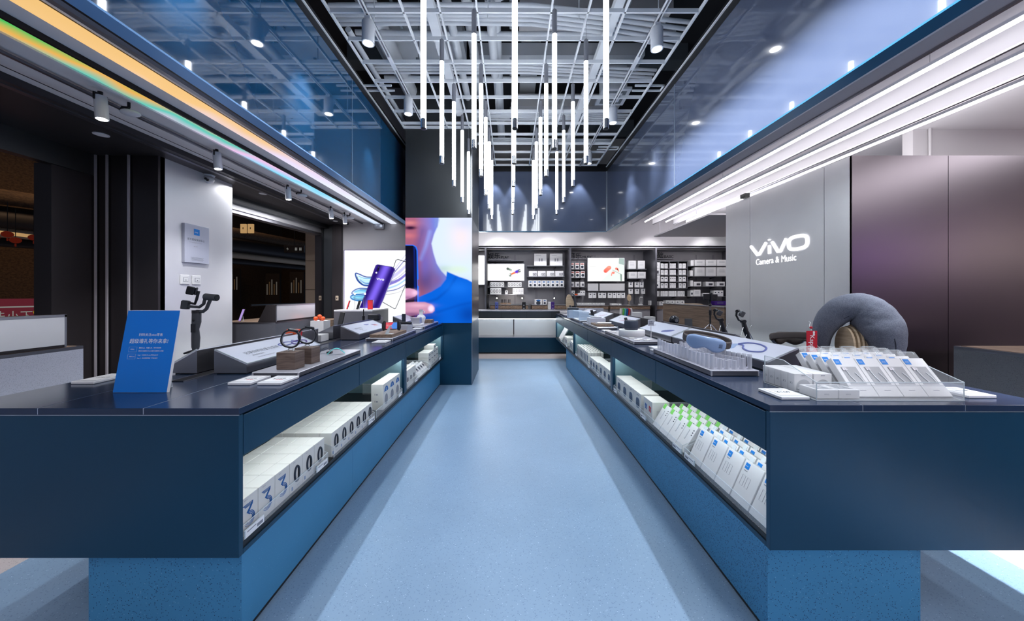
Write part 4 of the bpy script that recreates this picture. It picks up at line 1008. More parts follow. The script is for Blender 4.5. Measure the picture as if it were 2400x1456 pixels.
def f_dark(m, h, H):
    m.prism([(h*0.6*math.cos(2*PI*i/10), H*0.45+H*0.2*math.sin(2*PI*i/10)) for i in range(10)], 1, -0.0015, 0.001, 'print_dark')
def f_robot(m, h, H):
    m.ball((0, -0.002, H*0.30), 0.6*h, 'print_dark', 10, (1, 0.05, 0.9)); m.ball((0, -0.002, H*0.78), 0.6*h, 'print_blue', 10, (1, 0.05, 0.45))
def f_vr(m, h, H):
    m.tube([(h*0.0, -0.001, H*0.6), (h*0.85, -0.001, H*0.6), (h*0.8, -0.001, H*0.25), (h*0.5, -0.001, H*0.25), (h*0.42, -0.001, H*0.38), (h*0.32, -0.001, H*0.25), (h*0.05, -0.001, H*0.25)], 0.007, 'print_dark', 4, True)
def f_head(m, h, H):
    m.ball((0, -0.002, H*0.36), 0.75*h, 'print_dark', 10, (1, 0.05, 0.9)); m.box(-h*0.8, h*0.8, -0.0015, 0.001, H*0.72, H*0.92, 'coral'); m.box(-h*0.6, h*0.6, -0.0018, 0.001, H*0.76, H*0.86, 'print_dark')
def f_win(m, h, H): m.box(-h*0.3, h*0.7, -0.0015, 0.001, H*0.2, H*0.65, 'alu_dark')
def f_small(m, h, H): m.box(-h*0.45, h*0.35, -0.0015, 0.001, H*0.55, H*0.75, 'print_dark'); m.box(-h*0.3, h*0.3, -0.0012, 0.001, H*0.3, H*0.33, 'print_grey')
# bay 1
g = 'white boxes in the play bay'
z = shelf(1060, 1840, 390, 1120, 'top right shelf of the play bay'); prod('tall_box', 1200, 1465, 135, 1120, z, 'large white box on the top shelf of the play bay, left', 'box', g, face=f_plain); prod('tall_box', 1535, 1805, 135, 1120, z, 'large white box on the top shelf of the play bay, right', 'box', g, face=f_plain)
z = shelf(1060, 1850, 620, 1120, 'second right shelf of the play bay'); prod('goggles_box', 1080, 1832, 505, 1120, z, 'white goggles box, %s from left on the play bay shelf', 'box', g, face=f_vr, n=4, gap=0.02)
z = shelf(1070, 1860, 848, 1120, 'third right shelf of the play bay'); prod('robot_box', 1075, 1838, 708, 1120, z, 'small box with dark robot print, %s from left', 'box', 'robot boxes in the play bay', face=f_robot, n=8, gap=0.004)
z = shelf(200, 985, 845, 1120, 'shelf right below the play lightbox'); prod('band_box', 262, 558, 745, 1120, z, 'band box under the play lightbox, left set, %s from left', 'box', 'band boxes in the play bay', face=f_band, n=5); prod('band_box', 637, 932, 745, 1120, z, 'band box under the play lightbox, right set, %s from left', 'box', 'band boxes in the play bay', face=f_band, n=5)
z = shelf(200, 1000, 1002, 1120, 'lowest left shelf of the play bay'); prod('band_box', 262, 498, 868, 1120, z, 'taller band box on the lowest play shelf, %s from left', 'box', 'tall band boxes in the play bay', face=f_band, n=4)
prod('small_box', 580, 640, 920, 1120, z, 'single small white box in the middle of the lowest play shelf', 'box', g, face=f_small); prod('band_box', 740, 975, 868, 1120, z, 'pale product box on the lowest play shelf right, %s from left', 'box', g, face=f_lines, n=4)
z = shelf(205, 985, 275, 1120, 'empty ledge below the play lettering', D=0.2)
zt = 1.056
prod('game_box', 1210, 1370, 1110, 1120, zt, 'white game box on the wooden drawer, wider one', 'box', g, face=f_robot, Y=8.40); prod('game_box', 1385, 1470, 1115, 1120, zt, 'white game box on the wooden drawer, narrower one', 'box', g, face=f_robot, Y=8.40)
for i, (a, b) in enumerate(((480, 545), (548, 615), (632, 705))):
    xa, _ = BW(a, 1120, 1215, 8.45); xb, _ = BW(b, 1120, 1215, 8.45); r = empty('earbud_display', ((xa+xb)/2, 8.45, zt)); h = (xb-xa)/2
    MB().box(-h, h, 0, 0.08, 0, 0.045, 'wood').build('block', r); m = MB()
    for q in (-0.018, 0.018): m.cyl((q, 0.04, 0.045), (q, 0.04, 0.11), 0.007, 'dark_plastic', 8); m.ball((q, 0.035, 0.115), 0.013, 'dark_plastic', 8)
    m.build('earbuds', r); tag(r, '%s dark gadget on a wooden block in the play bay' % ORD[i], 'gadget', 'gadgets on wooden blocks')
# bay 2
g = 'white boxes in the music bay'
z = shelf(125, 465, 462, 1320, 'top left shelf of the music bay'); prod('headphone_box', 135, 460, 335, 1320, z, 'headphone box with dark print, %s from left, upper shelf', 'box', 'headphone boxes in the music bay', face=f_head, n=3, gap=0.03)
z = shelf(125, 480, 645, 1320, 'second left shelf of the music bay'); prod('headphone_box', 135, 475, 510, 1320, z, 'headphone box with dark print, %s from left, second shelf', 'box', 'headphone boxes in the music bay', face=f_head, n=3, gap=0.03)
z = shelf(130, 490, 842, 1320, 'third left shelf of the music bay'); prod('speaker_box', 135, 465, 738, 1320, z, 'small white speaker box, %s from left in the music bay', 'box', g, face=f_win, n=3, gap=0.03)
z = shelf(105, 480, 1025, 1320, 'lowest left shelf of the music bay'); prod('earbud_box', 135, 245, 925, 1320, z, 'white earbud box, %s of the left pair on the lowest music shelf', 'box', g, face=f_small, n=2); prod('earbud_box', 360, 470, 925, 1320, z, 'white earbud box, %s of the right pair on the lowest music shelf', 'box', g, face=f_small, n=2)
prod('red_case', 248, 308, 990, 1320, z, 'small red case between the earbud boxes', 'case', None, mat='orange'); prod('white_case', 310, 356, 978, 1320, z, 'small white case beside the red case', 'case', None, mat='white')
z = shelf(1390, 1780, 460, 1320, 'upper right shelf of the music bay'); prod('tall_box', 1395, 1553, 283, 1320, z, 'tall white box, left of two in the music bay', 'box', g, face=f_lines); prod('tall_box', 1595, 1745, 283, 1320, z, 'tall white box, right of two in the music bay', 'box', g, face=f_lines)
z = shelf(1410, 1765, 662, 1320, 'second right shelf of the music bay'); prod('wide_box', 1405, 1575, 523, 1320, z, 'wide white box, left of two in the music bay', 'box', g, face=f_lines); prod('wide_box', 1590, 1762, 523, 1320, z, 'wide white box, right of two in the music bay', 'box', g, face=f_lines)
def hangrow(items, y0_, y1_, x0, grp, lab):
    first = None
    a = items[0][0]; b = items[-1][1]; xa, zt_ = BW(a-10, x0, y0_-8, 8.6); xb, _ = BW(b, x0, y0_, 8.6)
    m = MB(); m.box(xa, xb, -0.01, 0.0, -0.008, 0.008, 'alu')
    for x in (xa+0.05, xb-0.05): m.box(x-0.008, x+0.008, 0, YB-8.6, -0.008, 0.004, 'alu')
    o = m.build('hanging_bar', None, (0, 8.6, zt_)); tag(o, 'metal bar holding the %s' % grp, 'bar')
    for k, (a, b) in enumerate(items):
        xa, zt_ = BW(a, x0, y0_, 8.5); xb, zb_ = BW(b, x0, y1_, 8.5); h = (xb-xa)/2; H = zt_-zb_
        m = MB(); m.rbox(-h, h, 0, 0.05, 0, H, 'white', 0.002); f_small(m, h, H); m.box(-0.02, 0.02, -0.001, 0.001, H*0.9, H*0.96, 'print_dark'); m.cyl((0, -0.02, H*0.97), (0, 0.099, H*1.0), 0.003, 'chrome', 6)
        o = m.build('hanging_pack', None, ((xa+xb)/2, 8.5, zb_)); tag(o, lab % ORD[k], 'pack', grp)
hangrow([(545, 620), (628, 705), (750, 828), (835, 915), (955, 1040), (1055, 1132), (1145, 1228), (1237, 1320)], 970, 1080, 1320, 'packs below the steel ledge', 'hanging white pack below the steel ledge, %s from left')
hangrow([(1400, 1488), (1530, 1618), (1630, 1715)], 745, 855, 1320, 'upper hanging packs of the music bay', 'upper hanging white pack right of the coral lightbox, %s from left')
hangrow([(1400, 1485), (1537, 1622), (1668, 1748)], 890, 990, 1320, 'lower hanging packs of the music bay', 'lower hanging white pack right of the coral lightbox, %s from left')
xa, zt_ = BW(525, 1320, 772, 8.5); xb, zb_ = BW(1310, 1320, 925, 8.5)
r = empty('steel_ledge', ((xa+xb)/2, 8.5, zb_)); h = (xb-xa)/2; m = MB(); m.box(-h, h, 0, 0.02, 0, zt_-zb_, 'steel'); m.box(-h*0.43, -h*0.36, -0.002, 0, 0.0, zt_-zb_, 'steel_dark'); m.build('front_sheet', r); MB().box(-h, h, -0.02, 0.35, -0.012, 0, 'alu').build('shelf_board', r)
tag(r, 'wide brushed steel ledge below the coral earbud lightbox', 'ledge')
# items on the music bay cabinets
zt = 1.043
prod('white_box', 1030, 1165, 1200, 1320, zt, 'low white box on the wooden cabinet, larger', 'box', g, Y=8.35); prod('white_box', 1185, 1245, 1203, 1320, zt, 'low white box on the wooden cabinet, smaller', 'box', g, Y=8.35)
xa, z = BW(1408, 1320, 1172, 8.35)
r = empty('leaf_stand', (xa, 8.35, zt)); m = MB()
for k in range(5): m.M = Matrix.Translation((0, 0.012*k, 0.175-0.008*k)); q = 1-0.12*k; m.prism([(0.055*q*math.sin(t)*(1 if True else 0), (0.075*q*math.cos(t)) if math.cos(t) < 0.6 else 0.075*q*math.cos(t)*1.25) for t in [2*PI*i/16 for i in range(16)]], 1, 0, 0.008, 'wood_tan')
m.build('slatted_leaf', r); MB().cyl((0, 0.02, 0), (0, 0.02, 0.11), 0.006, 'wood_tan', 8).build('stem', r); MB().cyl((0, 0.02, 0), (0, 0.02, 0.008), 0.05, 'white', 16).build('foot', r)
tag(r, 'leaf-shaped slatted wooden headphone stand in the music bay', 'stand')
xa, z = BW(1662, 1320, 1230, 8.35)
r = empty('cable_stand', (xa, 8.35, zt)); MB().box(-0.06, 0.03, -0.03, 0.03, 0, 0.03, 'white').build('foot', r); MB().cyl((0, 0, 0.03), (0, 0, 0.19), 0.008, 'white', 8).build('post', r); m = MB()
for q in (-0.03, 0.0, 0.035): m.tube([(0, 0, 0.19), (q, 0, 0.185), (q*1.3, 0, 0.12), (q, 0, 0.06)], 0.004, 'white', 6)
m.build('hanging_cables', r); MB().ball((0, 0, 0.195), 0.035, 'white', 12, (1, 1, 0.3)).build('cap', r)
tag(r, 'white stand with looped cables on the wooden cabinet', 'stand')
prod('white_pack', 300, 890, 1190, 1320, 1.043, 'white pack in the row above the left wooden cabinet, %s from left', 'pack', 'white packs over the music cabinet', n=10, face=f_small, Y=8.3, gap=0.003)
# bay 3 : grid rack
g = 'white packs in the basic bay rack'
xa, zt_ = BW(125, 1510, 290, 8.5); xb, zb_ = BW(930, 1510, 875, 8.5)
r = empty('grid_rack', ((xa+xb)/2, 8.5, zb_)); o3 = Matrix.Translation((-(xa+xb)/2, -8.5, -zb_)); rowz = []
def R3(name, *a):
    m = MB(); m.M = o3; m.box(*a); m.build(name, r)
R3('side_board', xa, xa+0.012, 8.5, YB-0.004, zb_, zt_, 'alu'); R3('side_board', xb-0.012, xb, 8.5, YB-0.004, zb_, zt_, 'alu'); R3('top_board', xa, xb, 8.5, YB-0.004, zt_-0.012, zt_, 'alu')
for cc in (340, 535, 725):
    x, _ = BW(cc, 1510, 0, 8.5); R3('upright', x-0.006, x+0.006, 8.5, YB-0.004, zb_+0.012, zt_-0.012, 'alu')
for cy in (448, 588, 731, 868):
    _, z = BW(0, 1510, cy, 8.5); rowz.append(z); R3('shelf_board', xa+0.012, xb-0.012, 8.5, YB-0.004, z-0.012, z, 'alu')
tag(r, 'white metal grid rack of small packs under the BASIC letters', 'rack')
cols = [((352, 418), (432, 503)), ((545, 588), (590, 632), (634, 675)), ((737, 800), (817, 888))]
for ri, (cy0, z) in enumerate(zip((345, 482, 625, 765), rowz)):
    prod('picture_card', 158, 335, (318, 450, 598, 735)[ri], 1510, z, '%s product picture card from the top of the rack' % ORD[ri], 'picture card', 'picture cards of the rack', depth=0.02, Y=8.475, face=(f_lines, f_win, f_lines, f_dark)[ri], mat='sign_white')
    for ci, col in enumerate(cols):
        for k, (a, b) in enumerate(col):
            prod('small_pack', a, b, cy0, 1510, z, 'small pack, row %s, cell %s, %s from left in rack' % (ORD[ri], ORD[ci], ORD[k]), 'pack', g, depth=0.12, Y=8.52, face=f_small if ri > 1 else f_lines)
z = shelf(135, 900, 1045, 1510, 'shelf below the grid rack')
for gi, (a, b, n_) in enumerate(((165, 312, 4), (350, 500, 4), (530, 685, 4), (715, 865, 3))):
    prod('cable_pack', a, b, 935, 1510, z, 'thin pack below the rack, group '+ORD[gi]+', %s from left', 'pack', 'thin packs below the rack', n=n_, face=f_lines, gap=0.003)
zt = 1.043
prod('parts_box', 135, 270, 1140, 1510, zt, 'low white box at the left end of the basic cabinet', 'box', None, Y=8.35, face=f_dark); prod('parts_box', 320, 415, 1158, 1510, zt, 'low white box beside the leftmost one on the basic cabinet', 'box', None, Y=8.35, face=f_small)
for k, (a, b) in enumerate(((467, 545), (557, 645), (665, 760), (768, 857))): prod('camera_box', a, b, 1135, 1510, zt, '%s small white box from left on the basic cabinet' % ORD[k], 'box', 'small boxes on the basic cabinet', Y=8.35, face=f_small)
for k in range(3):
    xa, _ = BW(1040, 1510, 1190, 8.3); tag(MB().rbox(-0.24+0.02*k, 0.24-0.02*k, 0, 0.3, 0, 0.012, 'kraft', 0.003).build('paper_sheet', None, (xa, 8.28, zt+0.0125*k+0.001)), '%s sheet from the bottom of the brown paper pile' % ORD[k], 'paper', 'brown paper pile')
prod('purple_box', 1505, 1750, 1150, 1510, zt, 'wide purple box at the right end of the basic bay', 'box', None, Y=8.3, mat='purple', face=f_lines)
g = 'large white boxes in the basic bay'
z = shelf(935, 1760, 392, 1510, 'top right shelf of the basic bay'); prod('slim_box', 990, 1060, 270, 1510, z, 'slim white box on the top basic shelf', 'box', g); prod('wide_box', 1065, 1780, 265, 1510, z, 'wide white box on the top basic shelf, %s from left', 'box', g, n=3, gap=0.02, face=f_lines)
z = shelf(935, 1760, 615, 1510, 'second right shelf of the basic bay'); prod('slim_box', 978, 1038, 492, 1510, z, 'slim white box on the second basic shelf', 'box', g); prod('square_box', 1065, 1780, 425, 1510, z, 'square white box on the second basic shelf, %s from left', 'box', g, n=3, gap=0.025, face=f_lines)
z = shelf(935, 1760, 830, 1510, 'third right shelf of the basic bay'); prod('slim_box', 985, 1045, 708, 1510, z, 'slim white box on the third basic shelf', 'box', g)
for k, (a, b) in enumerate(((1058, 1220), (1315, 1483), (1545, 1718))): prod('window_box', a, b, 735, 1510, z, '%s white box with a grey window on the third basic shelf' % ORD[k], 'box', 'window boxes in the basic bay', face=f_win)
z = shelf(935, 1760, 1045, 1510, 'lowest right shelf of the basic bay'); prod('slim_box', 985, 1048, 920, 1510, z, 'slim white box on the lowest basic shelf', 'box', g, face=f_dark); prod('wide_box', 1052, 1200, 905, 1510, z, 'white box on the lowest basic shelf, %s from left', 'box', g, face=f_lines)if False else None
prod('stacked_box', 1052, 1200, 905, 1510, z, 'taller white box beside the slim one on the lowest shelf', 'box', g, face=f_lines)
prod('small_bottle_pack', 1240, 1440, 978, 1510, z, 'little pack in the tilted row on the lowest basic shelf, %s from left', 'pack', 'little packs on the lowest basic shelf', n=6, gap=0.004, face=f_small)
prod('stacked_box', 1485, 1690, 920, 1510, z, 'white box at the right end of the lowest basic shelf, %s from left', 'box', g, face=f_small, n=3, gap=0.003)
# lightboxes of the back wall
def paint_play(U, V):
    X = 208+U*777; Y = 355+V*350; p = Paint(X, Y, S(255, 255, 255)*1.25)
    p.line([(270, 505), (580, 500)], 12, S(200, 200, 205), 4, 0.5)
    p.line([(630, 455), (710, 485)], 46, S(120, 140, 125), 6); p.ell(636, 455, 28, 28, S(90, 100, 95)); p.ell(706, 486, 24, 24, S(130, 150, 140)); p.ell(708, 486, 12, 12, S(240, 245, 240))
    p.line([(700, 590), (890, 500)], 62, S(240, 120, 80), 8); p.line([(820, 520), (880, 495)], 60, S(80, 60, 210), 14); p.line([(690, 610), (860, 545)], 8, S(120, 130, 120), 3)
    p.ell(888, 500, 34, 36, S(110, 120, 115)); p.ell(900, 492, 14, 14, S(240, 240, 240)); p.ell(688, 590, 30, 36, S(110, 125, 115)); p.ell(680, 580, 12, 16, S(235, 240, 235)); p.line([(720, 600), (820, 560)], 20, S(255, 250, 250), 6); return p.c
def paint_music(U, V):
    X = 525+U*778; Y = 228+V*492; p = Paint(X, Y, S(253, 253, 250)*1.15)
    p.poly([(1185, 228), (1303, 228), (1303, 385), (1180, 345)], S(165, 185, 180), 3); p.poly([(800, 720), (1180, 345), (1303, 390), (1303, 720)], S(222, 230, 226), 4)
    p.poly([(1215, 560), (1255, 580), (1255, 720), (1220, 720)], S(130, 150, 140), 3); p.poly([(1255, 580), (1303, 590), (1303, 720), (1255, 720)], S(245, 250, 245), 3); p.line([(1045, 480), (1235, 575)], 7, S(120, 140, 130), 3)
    p.line([(905, 500), (980, 435)], 92, S(240, 128, 110), 6); p.blob(900, 515, 30, 26, S(225, 80, 75), 0.9); p.blob(970, 420, 40, 24, S(252, 165, 145), 0.8)
    p.ell(1070, 540, 30, 26, S(240, 130, 115)); p.line([(1040, 545), (1028, 600)], 18, S(235, 120, 105), 4); p.ell(1135, 455, 28, 24, S(238, 120, 105)); p.line([(1160, 450), (1180, 505)], 24, S(238, 130, 115), 4); p.ell(1158, 470, 10, 18, S(40, 20, 20))
    p.line([(560, 410), (690, 410)], 16, S(190, 190, 192), 4, 0.8); p.line([(560, 440), (750, 440)], 6, S(200, 200, 200), 3, 0.7); p.line([(560, 475), (740, 475)], 5, S(210, 210, 210), 3, 0.7); return p.c
for (c0, c1, r0, r1, x0, pf, lab) in ((208, 985, 355, 705, 1120, paint_play, 'white lightbox with a folding gadget picture in the play bay'), (525, 1303, 228, 720, 1320, paint_music, 'white lightbox with coral earbuds in the music bay')):
    xa, zt_ = BW(c0, x0, r0, 8.55); xb, zb_ = BW(c1, x0, r1, 8.55)
    r = empty('lightbox', (xa, 8.55, zb_)); grid_panel('lit_face', r, xb-xa, zt_-zb_, 90, 50, pf, 'wallbox', (0, -0.001, zt_-zb_), (1, 0, 0), (0, 0, -1))
    MB().box(-0.012, xb-xa+0.012, 0.0, 0.06, -0.012, zt_-zb_+0.012, 'alu').build('frame', r)
    MB().box(0.1, xb-xa-0.1, 0.06, YB-8.55-0.002, 0.05, 0.09, 'alu_dark').build('wall_mount', r)
    tag(r, lab, 'lightbox')
# left edge of the back wall, beside the column
r = empty('lightbox', (-0.98, 8.55, 1.57)); MB().box(0, 0.31, 0, 0.02, 0, 0.70, 'shelf_glow').build('lit_face', r); MB().box(-0.01, 0.33, 0.02, 0.3, -0.02, 0.72, 'shelf_metal').build('frame', r)
tag(r, 'narrow white lit panel just right of the column', 'lightbox')
# gadgets on the far counter
for i, (a, b, mt, lab) in enumerate(((365, 445, 'lilac_blue', 'white and purple boxed gadget at the left of the far counter'), (945, 1030, 'dark_plastic', 'dark upright speaker in the middle of the far counter'), (1565, 1640, 'purple', 'dark purple upright speaker at the right of the far counter'))):
    xa, zt_ = BW(a, 1120, 1165, 7.9); xb, _ = BW(b, 1120, 1165, 7.9); r = empty('speaker', ((xa+xb)/2, 7.9, 0.956)); h = (xb-xa)/2
    MB().rbox(-h, h-0.01, 0, 0.07, 0.004, zt_-0.956, mt, 0.006).build('body', r); MB().rbox(-h-0.001, h, -0.02, 0.09, 0, 0.004, 'white', 0.001).build('foot', r)
    m = MB(); m.box(-h*0.6, h*0.3, -0.002, 0, 0.02, 0.04, 'print_grey' if i else 'print_dark'); m.box(-h*0.5, h*0.2, -0.002, 0, 0.09, 0.11, 'print_grey' if i else 'print_dark'); m.build('printed_marks', r)
    tag(r, lab, 'speaker')
xa, zt_ = BW(1498, 1120, 1165, 7.9); xb, _ = BW(1558, 1120, 1165, 7.9)
tag(MB().rbox(-(xb-xa)/2, (xb-xa)/2, 0, 0.09, 0, zt_-0.956, 'white', 0.004).build('white_carton', None, ((xa+xb)/2, 7.9, 0.957)), 'white carton left of the dark purple speaker', 'box')
for i, c in enumerate((405, 945, 1630)):
    xa, zt_ = BW(c, 1120, 1085, 8.05); r = empty('table_lamp', (xa, 8.05, 0.956)); MB().cyl((0, 0, 0), (0, 0, zt_-0.97), 0.004, 'alu', 8).build('pole', r); MB().cyl((0, 0, 0), (0, 0, 0.006), 0.03, 'alu', 14).build('foot', r)
    MB().ball((0, 0, zt_-0.956), 0.014, 'bulb', 10).build('bulb', r); tag(r, '%s tiny glowing lamp from left on the far counter' % ORD[i], 'lamp', 'tiny lamps on the far counter')
spot('lamp_wash', (0.02, 8.05, 1.28), (0.02, 8.8, 1.35), 3, 120, 1.0, (1, 0.93, 0.85), 0.02)
# wooden checkout desk on the right behind the counter
r = empty('checkout_desk', (3.0, 5.6, 0)); MB().box(-0.10, 0.02, -0.97, 0.90, 0.80, 1.13, 'wood').build('wood_screen', r); MB().box(-0.12, 0.6, -0.97, 0.92, 0.77, 0.80, 'alu_dark').build('ledge', r)
MB().box(-0.08, 0.6, -0.96, 0.88, 0.04, 0.77, 'stone_dark').build('body', r); MB().box(-0.05, 0.58, -0.95, 0.86, 0, 0.04, 'black').build('plinth', r); MB().box(-0.11, 0.03, -0.97, 0.90, 1.13, 1.14, 'alu').build('screen_cap', r)
tag(r, 'checkout desk with a long horizontal-grained wooden screen', 'desk')
# lightbox poster on the far left wall
def paint_poster(U, V):
    # coordinates of the close-up view: 1117..1700 wide, 462..1180 high
    X = 1117+U*600; Y = 462+V*820; p = Paint(X, Y, S(250, 252, 255)*1.2)
    p.blob(1180, 480, 60, 300, S(205, 215, 235), 0.5); p.blob(1500, 880, 60, 60, S(228, 228, 228), 0.6)
    B1, B2, B3 = S(20, 60, 140), S(70, 150, 205), S(160, 215, 240)
    def sp(pts, w0, w1, col, soft=4, a=1.0):
        q = smooth_path([(x, y, 0) for x, y in pts], [1]*len(pts), 6)[0]; p.line([(v.x, v.y) for v in q], w0, col, soft, a, w1)
    # upper wave: a curled bowl of blue liquid
    p.poly([(1212, 664), (1250, 682), (1300, 694), (1365, 690), (1340, 752), (1290, 768), (1246, 742), (1222, 706)], S(205, 235, 248), 7)
    sp([(1360, 692), (1300, 690), (1245, 668), (1214, 660), (1216, 690), (1236, 728), (1280, 762), (1335, 766)], 10, 16, S(18, 62, 145), 4)
    sp([(1350, 704), (1290, 704), (1240, 684)], 7, 4, S(60, 150, 205), 4); sp([(1345, 745), (1295, 745), (1250, 716)], 16, 5, S(40, 120, 190), 6); sp([(1340, 726), (1290, 724), (1255, 704)], 8, 3, S(150, 210, 238), 5)
    sp([(1226, 690), (1240, 722), (1268, 746)], 5, 3, S(8, 24, 80), 3)
    # middle curl
    p.poly([(1200, 812), (1240, 796), (1310, 792), (1300, 836), (1230, 838), (1196, 830)], S(170, 220, 242), 7)
    sp([(1315, 792), (1250, 790), (1206, 804), (1180, 832), (1215, 842), (1300, 836)], 13, 9, S(22, 80, 160), 5); sp([(1300, 812), (1240, 810), (1204, 822)], 12, 4, S(70, 165, 215), 5); sp([(1306, 800), (1250, 800)], 5, 3, S(10, 30, 90), 3)
    # lower curls
    p.poly([(1176, 858), (1215, 848), (1300, 850), (1290, 890), (1240, 896), (1186, 882)], S(150, 215, 236), 7)
    sp([(1300, 850), (1215, 846), (1174, 856), (1180, 880), (1235, 896), (1290, 892)], 12, 16, S(20, 112, 180), 5); sp([(1295, 866), (1225, 862), (1192, 868)], 10, 4, S(35, 150, 205), 5); sp([(1290, 880), (1235, 882), (1200, 876)], 6, 3, S(10, 50, 120), 3)
    # violet ribbons sweeping up to the right
    for (a_, b_, c_, w0, w1, col, al) in (((1520, 700), (1600, 640), (1720, 520), 34, 22, S(170, 165, 225), 0.8), ((1500, 752), (1600, 708), (1720, 600), 30, 18, S(92, 72, 185), 0.9), ((1490, 790), (1590, 752), (1720, 650), 20, 14, S(150, 190, 232), 0.9), ((1480, 815), (1585, 790), (1720, 700), 12, 9, S(45, 60, 150), 0.9),
            ((1535, 665), (1600, 590), (1700, 470), 12, 8, S(60, 45, 150), 0.9), ((1540, 640), (1590, 570), (1660, 480), 8, 5, S(130, 120, 205), 0.9), ((1470, 845), (1590, 820), (1720, 740), 6, 4, S(60, 62, 80), 0.8), ((1505, 735), (1600, 680), (1720, 560), 6, 5, S(40, 30, 120), 0.9)):
        sp([a_, b_, c_], w0, w1, col, 4, al)
    p.line([(1530, 640), (1560, 548), (1578, 540), (1640, 560), (1760, 600)], 7, S(40, 42, 50), 2); p.line([(1440, 905), (1548, 966), (1558, 962), (1572, 930), (1760, 480)], 7, S(70, 72, 80), 2)
    pur = lambda x, y: (lambda t: S(38, 20, 110)*(1-t)[..., None]+S(120, 95, 225)*t[..., None])(np.clip(0.5+0.5*np.sin((x+0.45*y)/21.0), 0, 1)**1.3)
    p.poly([(1385, 590), (1402, 582), (1530, 603), (1550, 618), (1554, 640), (1460, 880), (1400, 1010), (1385, 1030), (1230, 1030), (1225, 1000), (1290, 850), (1376, 612)], S(60, 45, 120), 2)
    p.poly([(1390, 592), (1404, 588), (1526, 607), (1543, 620), (1544, 640), (1450, 880), (1392, 1004), (1376, 1022), (1238, 1022), (1234, 998), (1298, 850), (1381, 615)], pur, 2)
    p.line([(1548, 640), (1455, 885), (1395, 1015)], 4, S(200, 200, 225), 1.5); p.line([(1414, 604), (1405, 636)], 14, S(20, 20, 40), 3); p.ell(1392, 655, 7, 7, S(255, 250, 255)); p.ell(1411, 606, 5, 5, S(60, 60, 90))
    # vivo letters
    for pts in ([(1396, 701), (1402, 716), (1410, 703)], [(1416, 706), (1414, 718)], [(1422, 705), (1428, 720), (1437, 707)]): p.line(pts, 3, S(250, 250, 255), 1.2)
    for i in range(12):
        a0, a1 = 2*PI*i/12, 2*PI*(i+1)/12; p.line([(1449-8*math.cos(a0), 715+6*math.sin(a0)), (1449-8*math.cos(a1), 715+6*math.sin(a1))], 3, S(250, 250, 255), 1.2)
    return p.c
r = empty('poster_lightbox', (-2.893, 5.94, 0.42)); H = 2.075-0.42
grid_panel('lit_face', r, H*600/820, H, 210, 290, paint_poster, 'lightbox', (0, 0, H), (1, 0, 0), (0, 0, -1))
MB().box(-0.01, H*600/820+0.01, 0.002, 0.058, -0.42, H+0.008, 'purple').build('frame', r)
tag(r, 'large bright poster showing a purple phone and blue ink swirls', 'poster')
principled('pale_top', (0.50, 0.50, 0.56), 0.22, 0.2)
brushed('steel_dark2', (0.36, 0.36, 0.39), 0.30, 0.95)
principled('sheet_white', (0.66, 0.69, 0.80), 0.4)
principled('cover_clear', (0.9, 0.95, 1.0), 0.05, 0, 0.5, alpha=0.05)
emis('game_red', (0.9, 0.08, 0.12), 0.7); emis('game_blue', (0.1, 0.3, 0.9), 0.7)
principled('seam_dark', (0.03, 0.035, 0.05), 0.9)
def fabric(name, c1, c2):
    mt = principled(name, c1, 0.95); n, l, b = nodes(mt); tc = n.new('ShaderNodeTexCoord')
    no = n.new('ShaderNodeTexNoise'); no.inputs['Scale'].default_value = 260; no.inputs['Detail'].default_value = 3; l.new(tc.outputs['Object'], no.inputs['Vector'])
    cr = n.new('ShaderNodeValToRGB'); cr.color_ramp.elements[0].position = 0.4; cr.color_ramp.elements[1].position = 0.62; cr.color_ramp.elements[0].color = (*c1, 1); cr.color_ramp.elements[1].color = (*c2, 1)
    l.new(no.outputs['Fac'], cr.inputs[0]); l.new(cr.outputs[0], b.inputs['Base Color'])
    bp = n.new('ShaderNodeBump'); bp.inputs['Strength'].default_value = 0.35; bp.inputs['Distance'].default_value = 0.002; l.new(no.outputs['Fac'], bp.inputs['Height'])
    n2 = n.new('ShaderNodeTexNoise'); n2.inputs['Scale'].default_value = 9; n2.inputs['Detail'].default_value = 2; l.new(tc.outputs['Object'], n2.inputs['Vector'])
    b2 = n.new('ShaderNodeBump'); b2.inputs['Strength'].default_value = 0.6; b2.inputs['Distance'].default_value = 0.03; l.new(n2.outputs['Fac'], b2.inputs['Height']); l.new(bp.outputs[0], b2.inputs['Normal']); l.new(b2.outputs[0], b.inputs['Normal'])
fabric('fabric_grey', (0.12, 0.13, 0.17), (0.17, 0.185, 0.23))
# ================================================================ THINGS ON AND IN THE COUNTERS
ZT = 0.9005
def price_tag(x, y, w_, d, lab, red=True, z=ZT):
    r = empty('price_tag', (x+w_/2, y, z)); h = w_/2
    MB().rbox(-h, h, 0, d, 0, 0.012, 'white_gloss', 0.002).build('frame', r)
    m = MB(); m.box(-h+0.012, h-0.012, 0.02, d-0.01, 0.0122, 0.0128, 'stone_grey'); m.box(-h+0.012, h-0.012, 0.02, d-0.01, 0.0128, 0.0130, 'white')
    m.text('¥169', min(0.028, w_*0.26), (-h*0.5, d*0.42, 0.0134), (1, 0, 0), (0, 1, 0), 'print_dark')
    m.box(-h*0.55, h*0.5, d*0.78, d*0.79, 0.0131, 0.0134, 'print_grey'); m.box(-h*0.55, h*0.3, d*0.70, d*0.71, 0.0131, 0.0134, 'print_grey')
    if red: m.box(h*0.0, h*0.6, d*0.32, d*0.35, 0.0131, 0.0135, 'red')
    m.build('display', r); tag(r, lab, 'price tag', 'electronic price tags on the counters'); return r
price_tag(-2.005, 1.555, 0.105, 0.16, 'white price tag behind the blue stand-up sign', False)
